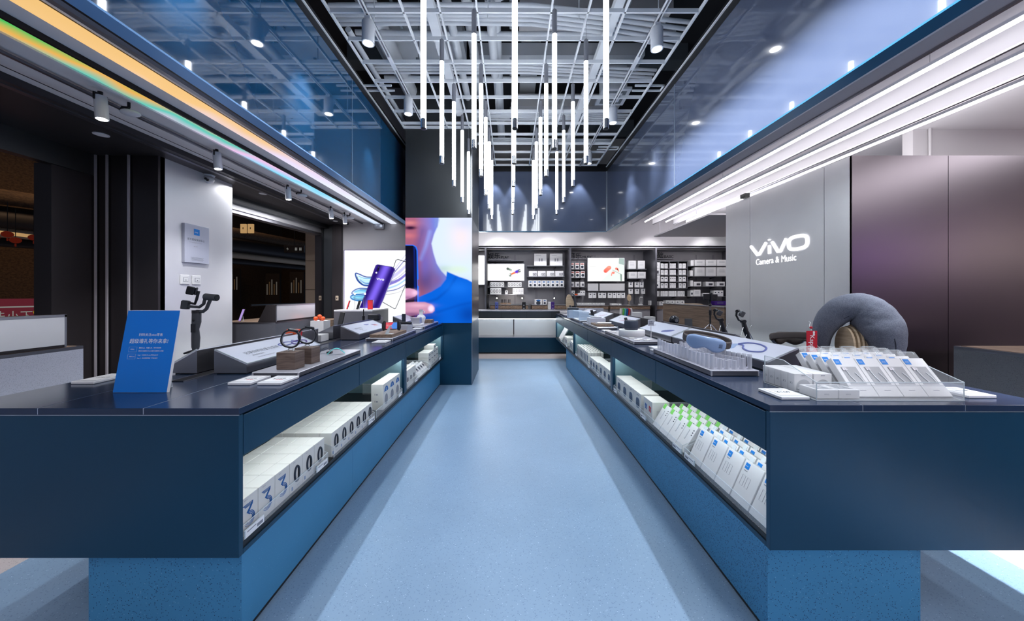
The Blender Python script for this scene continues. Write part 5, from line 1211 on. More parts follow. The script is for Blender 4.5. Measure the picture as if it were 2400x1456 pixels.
price_tag(-1.275, 1.535, 0.103, 0.135, 'white price tag, left of the pair before the watch tray')
price_tag(-1.142, 1.535, 0.108, 0.135, 'white price tag, right of the pair before the watch tray')
price_tag(-1.155, 2.83, 0.112, 0.14, 'white price tag in front of the game phone tray', False)
price_tag(-1.148, 4.10-0.14, 0.10, 0.12, 'white price tag in front of the white bottle tray', False)
price_tag(1.048, 1.3226, 0.112, 0.125, 'white price tag left of the clear cable tray', False)
price_tag(1.80, 1.342, 0.112, 0.125, 'white price tag right of the clear cable tray', False)
price_tag(1.06, 2.50, 0.11, 0.13, 'white price tag between speaker tray and pegs, far one', False)
price_tag(1.015, 2.405, 0.075, 0.085, 'small white price tag touching the peg board end', False)
price_tag(1.02, 3.72, 0.09, 0.12, 'white price tag beyond the round speaker tray', False)
price_tag(1.02, 4.75, 0.09, 0.12, 'white price tag beside the clear acrylic block', False)

def tray(x0, x1, y0, y1, lab, h=0.025, z=ZT, grp='metal-edged trays on the counters'):
    r = empty('display_tray', ((x0+x1)/2, y0, z)); o = Matrix.Translation((-(x0+x1)/2, -y0, 0))
    m = MB(); m.M = o; m.rbox(x0+0.004, x1-0.004, y0+0.004, y1-0.004, 0.001, h-0.006, 'alu_dark', 0.002); m.build('body', r)
    m = MB(); m.M = o; m.rbox(x0, x1, y0, y1, h-0.006, h, 'pale_top', 0.003)
    for a in (x0, x1-0.008):
        for b in (y0, y1-0.008): m.rbox(a, a+0.008, b, b+0.008, 0, h-0.005, 'pale_top', 0.002)
    m.build('top_sheet', r); tag(r, lab, 'tray', grp); return r
tray(-1.278, -1.045, 1.682, 2.38, 'low metal tray under the two wooden watch blocks')
tray(-1.27, -1.03, 2.98, 3.72, 'low metal tray under the dark game phones')
tray(-1.27, -1.03, 4.08, 4.86, 'low metal tray under the white bottle')
tray(0.998, 1.240, 1.70, 2.394, 'low metal tray carrying the clear pegs', 0.03)
tray(1.0, 1.24, 2.78, 3.62, 'low metal tray under the round speaker')
tray(1.0, 1.24, 3.95, 4.70, 'low metal tray under the wooden notebook slab')
tray(1.0, 1.24, 4.95, 5.75, 'low metal tray under the clear acrylic block')
tray(1.0, 1.24, 6.3, 7.0, 'low metal tray at the far end of the right counter')

def wedge(xa, xb, y0, y1, lab, text=None, art=None, hl=0.048, hh=0.121, plain=False, grp='sloping display stands on the counters', nm='display_stand'):
    """xa: low (outer) edge; xb: high edge.  stands 4 mm off the counter on a black foot"""
    r = empty(nm, ((xa+xb)/2, y0, ZT)); cx = (xa+xb)/2; L = y1-y0
    lo, hi = xa-cx, xb-cx; s = 1 if hi < lo else -1     # s=1: faces right (+X)
    m = MB(); a, b = (lo, 0.004), (hi, 0.004); pts = [(lo, 0.006), (hi, 0.006), (hi, hh), (lo, hl)]
    m.prism(pts, 1, 0, L, 'steel_dark2'); m.build('body', r)
    m = MB(); q = 0.008; m.box(min(lo, hi)+q, max(lo, hi)-q, q, L-q, 0, 0.006, 'black'); m.build('foot', r)
    # bright graphic sheet under a clear cover
    U = Vector((0, 1, 0)) if s > 0 else Vector((0, -1, 0))          # reading direction from the aisle
    lowp = Vector((lo, 0 if s > 0 else L, hl)); slope = (Vector((hi, 0, hh))-Vector((lo, 0, hl))); W = slope.length; Vv = slope.normalized()
    N = U.cross(Vv); N = N if N.z > 0 else -N
    m = MB()
    def pt(u, v, n=0.0): return tuple(lowp+U*u+Vv*v+N*n)
    def slab(u0, u1, v0, v1, n0, n1, mat): 
        V = [pt(u, v, n) for n in (n0, n1) for v in (v0, v1) for u in (u0, u1)]
        m.add(V, [(0, 2, 3, 1), (4, 5, 7, 6), (0, 1, 5, 4), (2, 6, 7, 3), (0, 4, 6, 2), (1, 3, 7, 5)], mat)
    if plain: slab(0, L, 0, W, 0, 0.003, 'alu'); m.build('top_sheet', r)
    else:
        slab(0, L, 0, W, 0.0, 0.004, 'sheet_white')
        if text:
            for (t, sz, u, v) in text: m.text(t, sz, pt(u, v, 0.0046), U, Vv, 'print_dark')
        if art: art(m, pt, L, W)
        m.build('graphic_sheet', r)
        m = MB(); slab(0, L, 0, W, 0.0055, 0.009, 'cover_clear'); slab(0, L, -0.001, 0.003, 0.004, 0.0092, 'acrylic_edge'); slab(0, 0.003, 0, W, 0.004, 0.0092, 'acrylic_edge'); slab(L-0.003, L, 0, W, 0.004, 0.0092, 'acrylic_edge'); m.build('clear_cover', r)
    tag(r, lab, 'display stand', grp); return r
def ring(m, pt, cu, cv, ru, rv, w_, mat, n=26, a0=0, a1=2*PI, k=0.0046):
    pts = [pt(cu+ru*math.cos(a0+(a1-a0)*i/n), cv+rv*math.sin(a0+(a1-a0)*i/n), k) for i in range(n+1)]
    m.tube(pts, w_, mat, 6, sq=(1, 1))
def flat(m, pt, poly, mat, k=0.0047):
    V = [pt(u, v, k) for u, v in poly]; m.add(V, [tuple(range(len(V)))], mat)
def art_bands(m, pt, L, W):
    ring(m, pt, 0.44, 0.10, 0.065, 0.018, 0.004, 'lilac_blue'); ring(m, pt, 0.56, 0.085, 0.075, 0.022, 0.005, 'purple'); flat(m, pt, [(0.50, 0.11), (0.54, 0.13), (0.58, 0.10), (0.54, 0.085)], 'lilac_blue')
def art_glasses(m, pt, L, W):
    flat(m, pt, [(0.36, 0.13), (0.40, 0.11), (0.47, 0.12), (0.47, 0.13), (0.40, 0.14)], 'lilac_blue'); flat(m, pt, [(0.50, 0.12), (0.58, 0.10), (0.60, 0.07), (0.52, 0.08)], 'purple', 0.0047); flat(m, pt, [(0.51, 0.10), (0.585, 0.085), (0.60, 0.07), (0.52, 0.08)], 'coral', 0.0052)
def art_mask(m, pt, L, W):
    # an eye-massager drawn in blue: body, strap loop
    flat(m, pt, [(0.60, 0.065), (0.66, 0.10), (0.74, 0.125), (0.70, 0.085), (0.72, 0.05), (0.70, 0.03), (0.62, 0.035)], 'pale_blue')
    pts = [(0.69, 0.105), (0.74, 0.135), (0.82, 0.145), (0.90, 0.125), (0.93, 0.085), (0.90, 0.065), (0.84, 0.055), (0.78, 0.07), (0.74, 0.10), (0.70, 0.10)]
    m.tube(smooth_path([pt(u, v, 0.0046) for u, v in pts], [0.006]*len(pts), 4)[0], 0.006, 'lilac_blue', 6)
    ring(m, pt, 0.65, 0.055, 0.012, 0.012, 0.005, 'print_blue'); ring(m, pt, 0.655, 0.065, 0.055, 0.035, 0.003, 'lilac_blue', 20, PI*0.6, PI*1.6)
def art_oval(m, pt, L, W):
    cu, cv = 0.50, 0.07; P_ = []
    for i in range(28):
        a = 2*PI*i/28; u, v = 0.075*math.copysign(abs(math.cos(a))**0.7, math.cos(a)), 0.026*math.copysign(abs(math.sin(a))**0.8, math.sin(a)); P_.append((cu+u+v*0.5, cv+v+u*0.25))
    flat(m, pt, P_, 'lilac_blue')
    flat(m, pt, [(0.10, 0.11), (0.13, 0.125), (0.15, 0.12), (0.12, 0.105)], 'print_grey')
def art_pens(m, pt, L, W):
    flat(m, pt, [(0.28, 0.05), (0.46, 0.11), (0.47, 0.105), (0.29, 0.045)], 'coral'); flat(m, pt, [(0.36, 0.05), (0.50, 0.13), (0.51, 0.122), (0.37, 0.042)], 'purple')
def art_plain(m, pt, L, W):
    flat(m, pt, [(0.35, 0.05), (0.5, 0.09), (0.52, 0.08), (0.37, 0.04)], 'print_grey')
XA, XB, XM = 1.354, 1.521, 1.608
wedge(-XA, -XB, 1.75, 2.42, 'sloping stand with a fitness band picture behind the watches', [('记录你的热爱与坚持', 0.030, 0.09, 0.082), ('米动手环系列', 0.015, 0.11, 0.055), ('运动记录·心率监测·游泳防水·长续航', 0.0085, 0.12, 0.032)], art_bands)
wedge(-1.735, -XM, 1.75, 2.85, 'steel backed sloping stand carrying the large camera gimbal', plain=False, nm='display_stand')
wedge(-XA, -XB, 3.05, 3.75, 'sloping stand with sunglasses picture behind the game phone', [('NICE COOL', 0.026, 0.10, 0.085), ('偏光太阳镜', 0.014, 0.14, 0.06), ('开车出行·经典轻盈·时尚百搭', 0.008, 0.14, 0.035)], art_glasses)
wedge(-1.77, -XM, 3.09, 4.3, 'plain sloping stand behind the sunglasses stand', plain=True)
wedge(-XA, -XB, 4.40, 4.88, 'farthest sloping stand on the left counter', [('智能摄像', 0.024, 0.08, 0.08), ('看家好帮手', 0.012, 0.09, 0.05)], art_plain)
wedge(XA, XB, 1.80, 2.86, 'long sloping stand with an eye massager picture', [('热敷按摩', 0.032, 0.33, 0.10), ('护眼新体验', 0.014, 0.33, 0.075)], art_mask)
wedge(XA, XB, 2.88, 3.58, 'sloping stand with an oval speaker picture', [('好声音', 0.016, 0.08, 0.10)], art_oval)
wedge(XA, XB, 4.00, 4.68, 'sloping stand with red and purple pens behind the leaning phone', [('手写笔', 0.02, 0.10, 0.1)], art_pens)
wedge(XA, XB, 5.05, 5.7, 'sloping stand with purple strokes behind the acrylic block', None, art_pens)
wedge(XA, XB, 6.05, 6.7, 'farthest sloping stand on the right counter', None, art_plain)
wedge(1.770, XM, 2.45, 3.58, 'plain sloping stand under the tripods', plain=True)
wedge(1.790, XM, 3.98, 4.68, 'plain sloping stand at the back of the pen stand', plain=True)
wedge(1.790, XM, 5.05, 5.7, 'plain sloping stand at the back of the purple stroke stand', plain=True)
# dark sliding track between the stands
for s_, y1 in ((-1, 4.85), (1, 7.1)):
    m = MB(); m.box(-0.030, 0.030, 1.60 if s_ < 0 else 1.74, y1, 0.0, 0.003, 'black'); m.box(-0.032, -0.030, 1.60 if s_ < 0 else 1.74, y1, 0.0, 0.004, 'alu'); m.box(0.030, 0.032, 1.60 if s_ < 0 else 1.74, y1, 0.0, 0.004, 'alu')
    tag(m.build('cable_channel', None, (s_*1.5645, 0, ZT)), 'dark cable channel between the stands of the %s counter' % ('left' if s_ < 0 else 'right'), 'channel')

# ---- blue stand-up sign
r = empty('acrylic_sign', (-1.543, 1.42, ZT)); tilt = Matrix.Rotation(-0.17, 4, 'X'); W, H = 0.225, 0.345
def SB(): m = MB(); m.M = tilt; return m
m = SB(); m.rbox(-W/2, W/2, 0, 0.012, 0, H, 'sign_white', 0.001); m.build('board', r)
m = SB(); m.box(-W/2+0.001, W/2-0.001, -0.0012, 0, 0.001, H-0.001, 'sign_blue')
T = lambda t, sz, x, z, mat='sign_white', al='CENTER', sq=1.0: m.text(t, sz, (x, -0.0016, z), (1, 0, 0), (0, 0, 1), mat, al, sq)
T('扫码关注vivo零售', 0.0135, 0.005, 0.235); T('超级壕礼等你来拿!', 0.0215, 0.002, 0.205, sq=0.93)
for z, t1, l1, l2 in ((0.180, '拿啥礼', '爆款礼品、限量礼券、等你来抢购!', '更有机会赢取XPLAY蓝牙音箱等大奖哦!'), (0.150, '领取方式', 'Step 1  扫码关注 vivo零售公众号', 'Step 2  点击底部菜单 "齐豪福利"')):
    m.text(t1, 0.0058, (-0.071, -0.0016, z-0.004), (1, 0, 0), (0, 0, 1), 'sign_white')
    for (a, b, c, d) in ((-0.078, -0.044, z+0.008, z+0.009), (-0.078, -0.044, z-0.013, z-0.012), (-0.078, -0.077, z-0.013, z+0.009), (-0.045, -0.044, z-0.013, z+0.009)): m.box(a, b, -0.0016, -0.0012, c, d, 'pale_blue')
    m.text(l1, 0.0062, (-0.036, -0.0016, z+0.002), (1, 0, 0), (0, 0, 1), 'sign_white'); m.text(l2, 0.0062, (-0.036, -0.0016, z-0.011), (1, 0, 0), (0, 0, 1), 'sign_white')
m.build('printed_face', r)
m = MB(); m.prism([(0.012, 0.0), (0.085, 0.0), (0.085, 0.003), (0.018, 0.003)], 0, -0.05, 0.05, 'acrylic_edge'); m.prism([(0.085, 0.0), (0.088, 0.0), (0.050, 0.20), (0.047, 0.20)], 0, -0.05, 0.05, 'acrylic_edge'); m.build('rear_prop', r)
tag(r, 'tilted blue stand-up sign with white Chinese text', 'sign')

# ---- wooden watch blocks with bands
def watch_block(x, y, lab1, lab2, rot):
    r = empty('wooden_block', (x, y, ZT+0.0255)); m = MB(); m.rbox(-0.047, 0.047, 0, 0.085, 0, 0.088, 'wood_cube', 0.0015); m.build('body', r)
    m = MB(); m.box(-0.03, 0.03, 0.03, 0.055, 0.088, 0.0895, 'wood_cube'); m.tube([(-0.012, 0.042, 0.089), (-0.012, 0.042, 0.10), (0, 0.042, 0.105), (0.012, 0.042, 0.10), (0.012, 0.042, 0.089)], 0.0035, 'acrylic_edge', 6); m.build('clear_holder', r)
    tag(r, lab1, 'block', 'wooden blocks under the watches')
    w_ = empty('fitness_band', (x, y+0.042, ZT+0.0255+0.105+0.001)); w_.rotation_euler = (0, 0, rot)
    pts = []
    for i in range(30):
        a = 2*PI*i/30-PI/2; pts.append((0.042*math.copysign(abs(math.cos(a))**0.85, math.cos(a)), 0, 0.046+0.044*math.copysign(abs(math.sin(a))**0.85, math.sin(a))))
    R_ = Matrix.Rotation(0.25, 4, 'Y')
    m = MB(); m.M = Matrix.Translation((0, 0, 0.046)) @ R_ @ Matrix.Translation((0, 0, -0.046))
    m.tube(pts, 0.0115, 'dark_plastic', 8, True, sq=(1, 0.36), up=(0, 1, 0)); m.build('strap', w_)
    m = MB(); m.M = Matrix.Translation((0, 0, 0.046)) @ R_ @ Matrix.Translation((0, 0, -0.046)); m.rbox(-0.024, 0.024, -0.010, 0.010, 0.086, 0.097, 'dark_plastic', 0.003); m.rbox(-0.02, 0.02, -0.0085, 0.0085, 0.0965, 0.0985, 'chrome', 0.001); m.build('screen', w_)
    m = MB(); m.M = Matrix.Translation((0, 0, 0.046)) @ R_ @ Matrix.Translation((0, 0, -0.046))
    for i in range(5): a = PI*(0.85+0.07*i); m.ball((0.037*math.cos(a), -0.002, 0.046+0.039*math.sin(a)), 0.003, 'chrome', 6)
    m.build('stud', w_) if False else None
    m2 = MB(); m2.M = m.M; m2.tube([(p[0]*0.90, p[1], 0.046+(p[2]-0.046)*0.90) for p in pts], 0.0095, 'print_grey', 8, True, sq=(1, 0.15), up=(0, 1, 0)); m2.build('strap_lining', w_)
    tag(w_, lab2, 'fitness band', 'fitness bands on the wooden blocks')
watch_block(-1.145, 1.735, 'wooden cube nearer the viewer on the watch tray', 'black fitness band standing on the nearer wooden cube', 0.30)
watch_block(-1.142, 1.875, 'wooden cube behind the nearer one on the watch tray', 'black fitness band standing on the farther wooden cube', 0.45)
pts = [(-0.045+0.09*t, 0.04*t, 0.004+0.034*math.sin(PI*t)) for t in [i/12 for i in range(13)]]
m = MB(); m.tube(pts, 0.013, 'teal', 8, sq=(0.18, 1), up=(0, 0, 1)); tag(m.build('watch_strap', None, (-1.115, 2.16, ZT+0.0265)), 'arched turquoise strap lying on the watch tray', 'strap')
m = MB(); m.tube([(p[0]*0.7, p[1]*0.7, p[2]) for p in pts], 0.009, 'dark_plastic', 8, sq=(0.16, 1), up=(0, 0, 1)); m.rbox(0.01, 0.04, 0.0, 0.03, 0.001, 0.012, 'dark_plastic', 0.003); tag(m.build('watch_strap', None, (-1.20, 2.20, ZT+0.0265)), 'small black strap behind the second wooden cube', 'strap')

# ---- large gimbal on the left counter
GX, GY, GZ = -1.68, 1.92, 0.902
GS = 1/4/425
def G(cx, cy, dy=0.0): return ((cx-1840)*GS, dy, (870-cy)*GS)
r = empty('camera_gimbal', (-1.678, 1.82, ZT+0.088))
m = MB(); m.tube([G(1838, 850), G(1836, 800), G(1838, 720), G(1834, 640), G(1844, 575), G(1846, 480), G(1846, 470)], [0.011, 0.017, 0.0185, 0.016, 0.020, 0.0195, 0.019], 'grey_plastic', 16); m.build('handle', r)
m = MB(); m.box(-0.008, 0.012, -0.022, -0.015, 0.12, 0.165, 'dark_plastic'); m.ball((0.004, -0.02, 0.185), 0.007, 'dark_plastic', 10); m.build('joystick', r)
MB().tube([G(1846, 495), G(1846, 468)], 0.0205, 'dark_plastic', 16).build('collar', r)
m = MB(); m.tube([G(1846, 478), G(1905, 480), G(1935, 455), G(1950, 420), G(1975, 360), G(1985, 340)], 0.0085, 'grey_plastic', 10); m.build('arm', r)
m = MB(); m.cyl(G(1925, 345), G(2030, 355), 0.018, 'grey_plastic', 18); m.cyl(G(2030, 355), G(2034, 355), 0.015, 'dark_plastic', 18); m.build('motor', r)
m = MB(); m.tube([G(1925, 350), G(1910, 410), G(1870, 440), G(1800, 435), G(1740, 432)], 0.0075, 'grey_plastic', 10); m.build('arm', r)
m = MB(); m.cyl(G(1740, 455, 0), G(1750, 385, 0), 0.019, 'grey_plastic', 18); m.cyl(G(1750, 385), G(1751, 380), 0.015, 'dark_plastic', 18); m.build('motor', r)
m = MB(); m.tube([G(1765, 400), G(1830, 410), G(1845, 370), G(1865, 295)], 0.0065, 'dark_plastic', 8); m.build('arm', r)
m = MB(); m.M = Matrix.Translation(G(1822, 290, -0.02)) @ Matrix.Rotation(0.25, 4, 'Y') @ Matrix.Rotation(0.35, 4, 'Z'); m.rbox(-0.017, 0.017, -0.008, 0.008, -0.022, 0.022, 'dark_plastic', 0.004); m.rbox(0.017, 0.025, 0.0, 0.016, -0.022, 0.022, 'grey_plastic', 0.004); m.build('phone_clamp', r)
for a in (2.9, 0.6, -1.3):
    m = MB(); m.tube([(0, 0, 0.012), (0.03*math.cos(a), 0.03*math.sin(a), 0.016), (0.078*math.cos(a), 0.055*math.sin(a), 0.004 + (0.012 if False else 0.0))], [0.009, 0.008, 0.005], 'dark_plastic', 8); m.build('leg', r)
tag(r, 'large black two-armed camera gimbal on its mini tripod', 'gimbal')

# ---- game phone display and things on the far half of the left counter
r = empty('wooden_slab', (-1.16, 3.02, ZT+0.0255)); MB().rbox(-0.09, 0.11, 0, 0.42, 0, 0.028, 'wood', 0.002).build('body', r); tag(r, 'thin wooden slab under the bright red game phone', 'slab')
r = empty('acrylic_riser', (-1.15, 3.47, ZT+0.0255)); m = MB(); m.box(-0.10, 0.10, 0, 0.004, 0, 0.065, 'peg'); m.box(-0.10, 0.10, 0.18, 0.184, 0, 0.065, 'peg'); m.box(-0.10, 0.10, 0, 0.184, 0.065, 0.069, 'peg'); m.build('body', r); MB().box(0.096, 0.10, 0.004, 0.18, 0, 0.065, 'peg').build('side', r)
tag(r, 'frosted acrylic riser behind the wooden slab', 'riser')
r = empty('phone_stand', (-1.12, 3.06, ZT+0.054)); m = MB(); m.prism([(0, 0), (0.06, 0), (0.06, 0.003), (0.014, 0.003), (0.045, 0.075), (0.041, 0.075)], 1, -0.03, 0.03, 'acrylic_edge'); m.build('body', r); tag(r, 'clear acrylic stand holding the red game phone', 'phone stand')
r = empty('game_phone', (-1.118, 3.20, ZT+0.115)); r.rotation_euler = (math.radians(-12), 0, 0.25)
MB().rbox(-0.062, 0.062, 0, 0.010, -0.036, 0.036, 'dark_plastic', 0.004).build('body', r); m = MB()
m.box(-0.050, 0.050, -0.001, 0, -0.030, 0.030, 'game_red')
m.prism([(0.005, -0.03), (0.05, -0.03), (0.05, 0.03), (0.02, 0.03), (-0.005, 0.0)], 1, -0.0016, -0.001, 'game_blue')
for k in range(4): m.prism([(-0.045, 0.018-0.013*k), (0.0+0.008*k, 0.014-0.012*k), (-0.045, 0.014-0.013*k)], 1, -0.0022, -0.0016, 'sign_white')
m.build('screen', r)
for s_ in (-1, 1): MB().tube([(s_*0.064, 0.004, -0.045), (s_*0.070, 0.0, -0.02), (s_*0.070, 0.0, 0.02), (s_*0.060, 0.004, 0.044)], [0.012, 0.015, 0.015, 0.010], 'dark_plastic', 10).build('grip', r)
tag(r, 'game phone with a red and blue screen between black grips', 'phone')
r = empty('game_controller', (-1.12, 3.58, ZT+0.0255+0.069)); MB().tube([(-0.08, 0, 0.012), (-0.03, 0.0, 0.014), (0.03, 0, 0.014), (0.08, 0.0, 0.012)], [0.012, 0.011, 0.011, 0.012], 'dark_plastic', 10, sq=(1, 1.6)).build('body', r); MB().rbox(-0.02, 0.02, -0.01, 0.0, 0.018, 0.11, 'print_dark', 0.003).build('clip', r)
tag(r, 'black controller with a raised clip behind the red game phone', 'controller')
r = empty('white_cartons', (-1.2, 4.2, ZT+0.0255)) ; bpy.data.objects.remove(r)
tag(MB().rbox(-0.07, 0.07, 0, 0.16, 0, 0.022, 'white', 0.002).build('white_carton', None, (-1.16, 4.14, ZT+0.0255)), 'flat white carton, lower one on the bottle tray', 'box')
tag(MB().rbox(-0.055, 0.055, 0, 0.10, 0, 0.075, 'pale_top', 0.002).build('white_carton', None, (-1.17, 4.18, ZT+0.048)), 'pale square carton on top of the flat carton', 'box')
tag(MB().rbox(-0.05, 0.05, 0, 0.12, 0, 0.045, 'wood', 0.002).build('wooden_block', None, (-1.10, 4.55, ZT+0.0255)), 'small wooden block at the end of the bottle tray', 'block')
r = empty('white_bottle', (-1.17, 4.46, ZT+0.0255)); MB().lathe([(0.035, 0), (0.042, 0.02), (0.055, 0.06), (0.058, 0.085), (0.045, 0.105), (0.026, 0.12), (0.024, 0.16), (0.026, 0.18)], 'white_gloss').build('body', r); MB().tube([(0.026, 0, 0.165), (0.04, 0, 0.16), (0.045, 0, 0.14)], 0.006, 'white_gloss', 8).build('spout', r); MB().cyl((0, 0, 0.18), (0, 0, 0.186), 0.022, 'pale_top', 16).build('cap', r)
tag(r, 'white rounded bottle-shaped humidifier in front of the video wall', 'humidifier')
def phone(x, y, z, w_, h, tiltx, rz, lab, mat='dark_plastic'):
    r = empty('phone', (x, y, z)); m = MB(); m.M = Matrix.Rotation(tiltx, 4, 'X'); m.rbox(-w_/2, w_/2, 0, 0.008, 0, h, 'dark_plastic', 0.003); m.build('body', r)
    m = MB(); m.M = Matrix.Rotation(tiltx, 4, 'X'); m.box(-w_/2+0.003, w_/2-0.003, -0.0008, 0, 0.005, h-0.005, mat); m.build('screen', r)
    dx = math.sin(-tiltx)*h*0.5; m = MB(); m.box(-0.015, 0.015, 0.0, dx+0.02, 0, 0.002, 'acrylic_edge'); m.prism([(dx+0.017, 0), (dx+0.020, 0), (dx+0.011, h*0.48), (dx+0.008, h*0.48)], 0, -0.01, 0.01, 'acrylic_edge'); m.build('prop', r)
    r.rotation_euler = (0, 0, rz); tag(r, lab, 'phone', 'phones standing on props'); return r
phone(-1.655, 3.30, ZT+0.11, 0.07, 0.13, -0.25, -0.5, 'black phone leaning behind the sunglasses stand')
phone(-2.50, 5.20, 1.081, 0.07, 0.14, -0.3, -0.9, 'red phone leaning on the grey plinth, leftmost', 'red'); phone(-2.32, 5.15, 1.081, 0.07, 0.14, -0.3, -0.7, 'dark phone leaning on the grey plinth, second from left'); phone(-2.20, 5.35, 1.081, 0.075, 0.15, -0.3, -0.2, 'purple lit phone on the grey plinth', 'phone_screen')
phone(-2.12, 5.15, 1.081, 0.075, 0.15, -0.3, 0.4, 'red phone leaning on the grey plinth, rightmost', 'red')
phone(-3.38, 4.25, 0.974, 0.075, 0.16, -0.3, -0.6, 'lit phone leaning beside the dark raised screen of the stone desk', 'phone_screen')
for i, (x, y) in enumerate(((-2.42, 5.3), (-2.24, 5.25))):
    r = empty('table_lamp', (x, y, 1.0805)); MB().cyl((0, 0, 0), (0, 0, 0.23), 0.003, 'alu', 8).build('pole', r); MB().cyl((0, 0, 0), (0, 0, 0.005), 0.025, 'alu', 12).build('foot', r); MB().ball((0, 0, 0.235), 0.012, 'bulb', 10).build('bulb', r)
    tag(r, '%s small lamp glowing in front of the phone poster' % ('left' if i == 0 else 'right'), 'lamp')
r = empty('pen_stand', (-1.66, 3.85, ZT+0.09)); m = MB(); m.lathe([(0.012, 0), (0.014, 0.07), (0.016, 0.075)], 'dark_plastic'); m.build('holder', r); m = MB(); m.cyl((0, 0, 0.075), (0, 0, 0.15), 0.006, 'dark_plastic', 8); m.cyl((0, 0, 0.15), (0, 0, 0.27), 0.002, 'alu', 6); m.build('pen', r)
tag(r, 'tall thin black pen upright in its holder before the poster', 'pen')
r = empty('speaker', (-1.62, 4.05, ZT+0.10)); m = MB(); m.rbox(-0.075, 0.075, -0.03, 0.03, 0.0, 0.075, 'dark_plastic', 0.012); m.build('body', r); MB().rbox(-0.065, 0.065, -0.0315, -0.03, 0.008, 0.067, 'grey_plastic', 0.0005).build('grille', r); r.rotation_euler = (0, 0, -0.25)
tag(r, 'rounded black portable speaker behind the game phone', 'speaker')
r = empty('orange_speaker', (-1.62, 2.55, ZT+0.09)); MB().cyl((-0.045, 0, 0.03), (0.045, 0, 0.03), 0.03, 'orange', 20).build('body', r); MB().cyl((0.045, 0, 0.03), (0.048, 0, 0.03), 0.024, 'red', 20).build('end_cap', r)
tag(r, 'small orange cylinder speaker seen through the watch loop', 'speaker')
tag(MB().rbox(-0.06, 0.06, 0, 0.12, 0, 0.06, 'white', 0.003).build('white_carton', None, (-1.68, 2.92, ZT+0.001)), 'white carton beside the orange speaker', 'box')

# ---- pegs and eye massagers on the right counter
tr = [o for o in bpy.data.objects if o.get('label', '') == 'low metal tray carrying the clear pegs'][0]
cx0 = (0.998+1.240)/2; pm = {}
for j in range(16):
    for i in range(6):
        if j % 2 and i == 5 and False: continue
        e = abs(i-2.5)/2.5; hgt = 0.034+0.034*(e**1.6)+0.006*math.cos(j*0.8); k = round(hgt, 3)
        if k not in pm:
            m = MB(); m.cyl((0, 0, 0), (0, 0, k), 0.0105, 'peg', 12); m.cyl((0, 0, 0), (0, 0, 0.004), 0.0125, 'peg', 12, caps=False); pm[k] = m.build('clear_peg', tr); o = pm[k]
        else: o = pm[k].copy(); COL.objects.link(o)
        o.location = (-0.095+0.038*i, 0.035+0.0415*j, 0.030)
def massager(loc, rz, rx, lab, body='pale_blue', scale=1.0, strap=True):
    r = empty('eye_massager', loc, rz); r.rotation_euler = (rx, 0, rz)
    # bent pill: sweep along an arc, rounded ends, with a nose notch on the lower edge
    N = 26; K = 20; V = []; F = []; R_ = 0.115
    for i in range(N+1):
        t = -1+2*i/N; a = t*0.92; e = max(0.0, 1-abs(t)**3.2)**0.5
        hz = 0.040*e+0.001; th = 0.017*e+0.001; notch = 0.022*math.exp(-(t/0.28)**2)
        c = Vector((R_*math.sin(a), R_*(1-math.cos(a)), 0)); nrm = Vector((math.sin(a), -math.cos(a), 0))
        for k in range(K):
            b = 2*PI*k/K; zz = math.sin(b); cc = math.cos(b); z = hz*math.copysign(abs(zz)**0.8, zz); d = th*math.copysign(abs(cc)**0.8, cc)
            if z < 0: z = z*(1-notch/0.040)
            V.append(tuple((c+nrm*d+Vector((0, 0, z)))*scale))
    for i in range(N):
        for k in range(K): F.append((i*K+k, (i+1)*K+k, (i+1)*K+(k+1) % K, i*K+(k+1) % K))
    m = MB(); m.add(V, F, body, True); m.add(V, [tuple(range(K)), tuple(range(N*K, N*K+K))[::-1]], body); m.build('shell', r)
    # coloured rim and dark cushion behind
    m = MB(); V2 = []
    for i in range(N+1):
        t = -1+2*i/N; a = t*0.95; e = max(0.0, 1-abs(t)**3.0)**0.5; c = Vector((R_*math.sin(a), R_*(1-math.cos(a)), 0)); nrm = Vector((math.sin(a), -math.cos(a), 0))
        notch = 0.022*math.exp(-(t/0.28)**2)
        for k in range(K):
            b = 2*PI*k/K; z = 0.044*e*math.sin(b); d = 0.016*e*math.cos(b)-0.018
            if z < 0: z *= (1-notch/0.044)
            V2.append(tuple((c+nrm*d+Vector((0, 0, z)))*scale))
    m.add(V2, F, 'brown_strap', True); m.build('cushion', r)
    for s2 in (-1, 1):
        m = MB(); a = s2*0.92; c = Vector((R_*math.sin(a), R_*(1-math.cos(a)), 0)); m.M = Matrix.Translation(c*scale) @ Matrix.Rotation(a, 4, 'Z'); m.rbox(-0.006*scale, 0.024*scale if s2 > 0 else 0.006, -0.006, 0.012, -0.017*scale, 0.017*scale, 'brown_strap', 0.003) if s2 > 0 else m.rbox(-0.024*scale, 0.006, -0.006, 0.012, -0.017*scale, 0.017*scale, 'brown_strap', 0.003)
        m.build('buckle', r)
    if strap:
        pts = []
        for i in range(25):
            a = 0.92+(2*PI-1.84)*i/24; pts.append(Vector((0.115*math.sin(a)*scale, 0.085*(1-math.cos(a))*scale+0.010, 0.0)))
        m = MB(); m.tube(pts, 0.020*scale, 'brown_strap', 8, sq=(1, 0.12), up=(0, 0, 1)); m.build('strap', r)
    m = MB(); a = 0.55; c = Vector((R_*math.sin(a), R_*(1-math.cos(a)), 0)); m.M = Matrix.Translation((c+Vector((math.sin(a), -math.cos(a), 0))*0.0172)*scale) @ Matrix.Rotation(a, 4, 'Z')
    for k in range(4): m.box(-0.010, 0.010, -0.0012, 0.0002, 0.012-0.006*k, 0.0135-0.006*k, 'print_dark')
    m.build('printed_label', r)
    tag(r, lab, 'eye massager'); return r
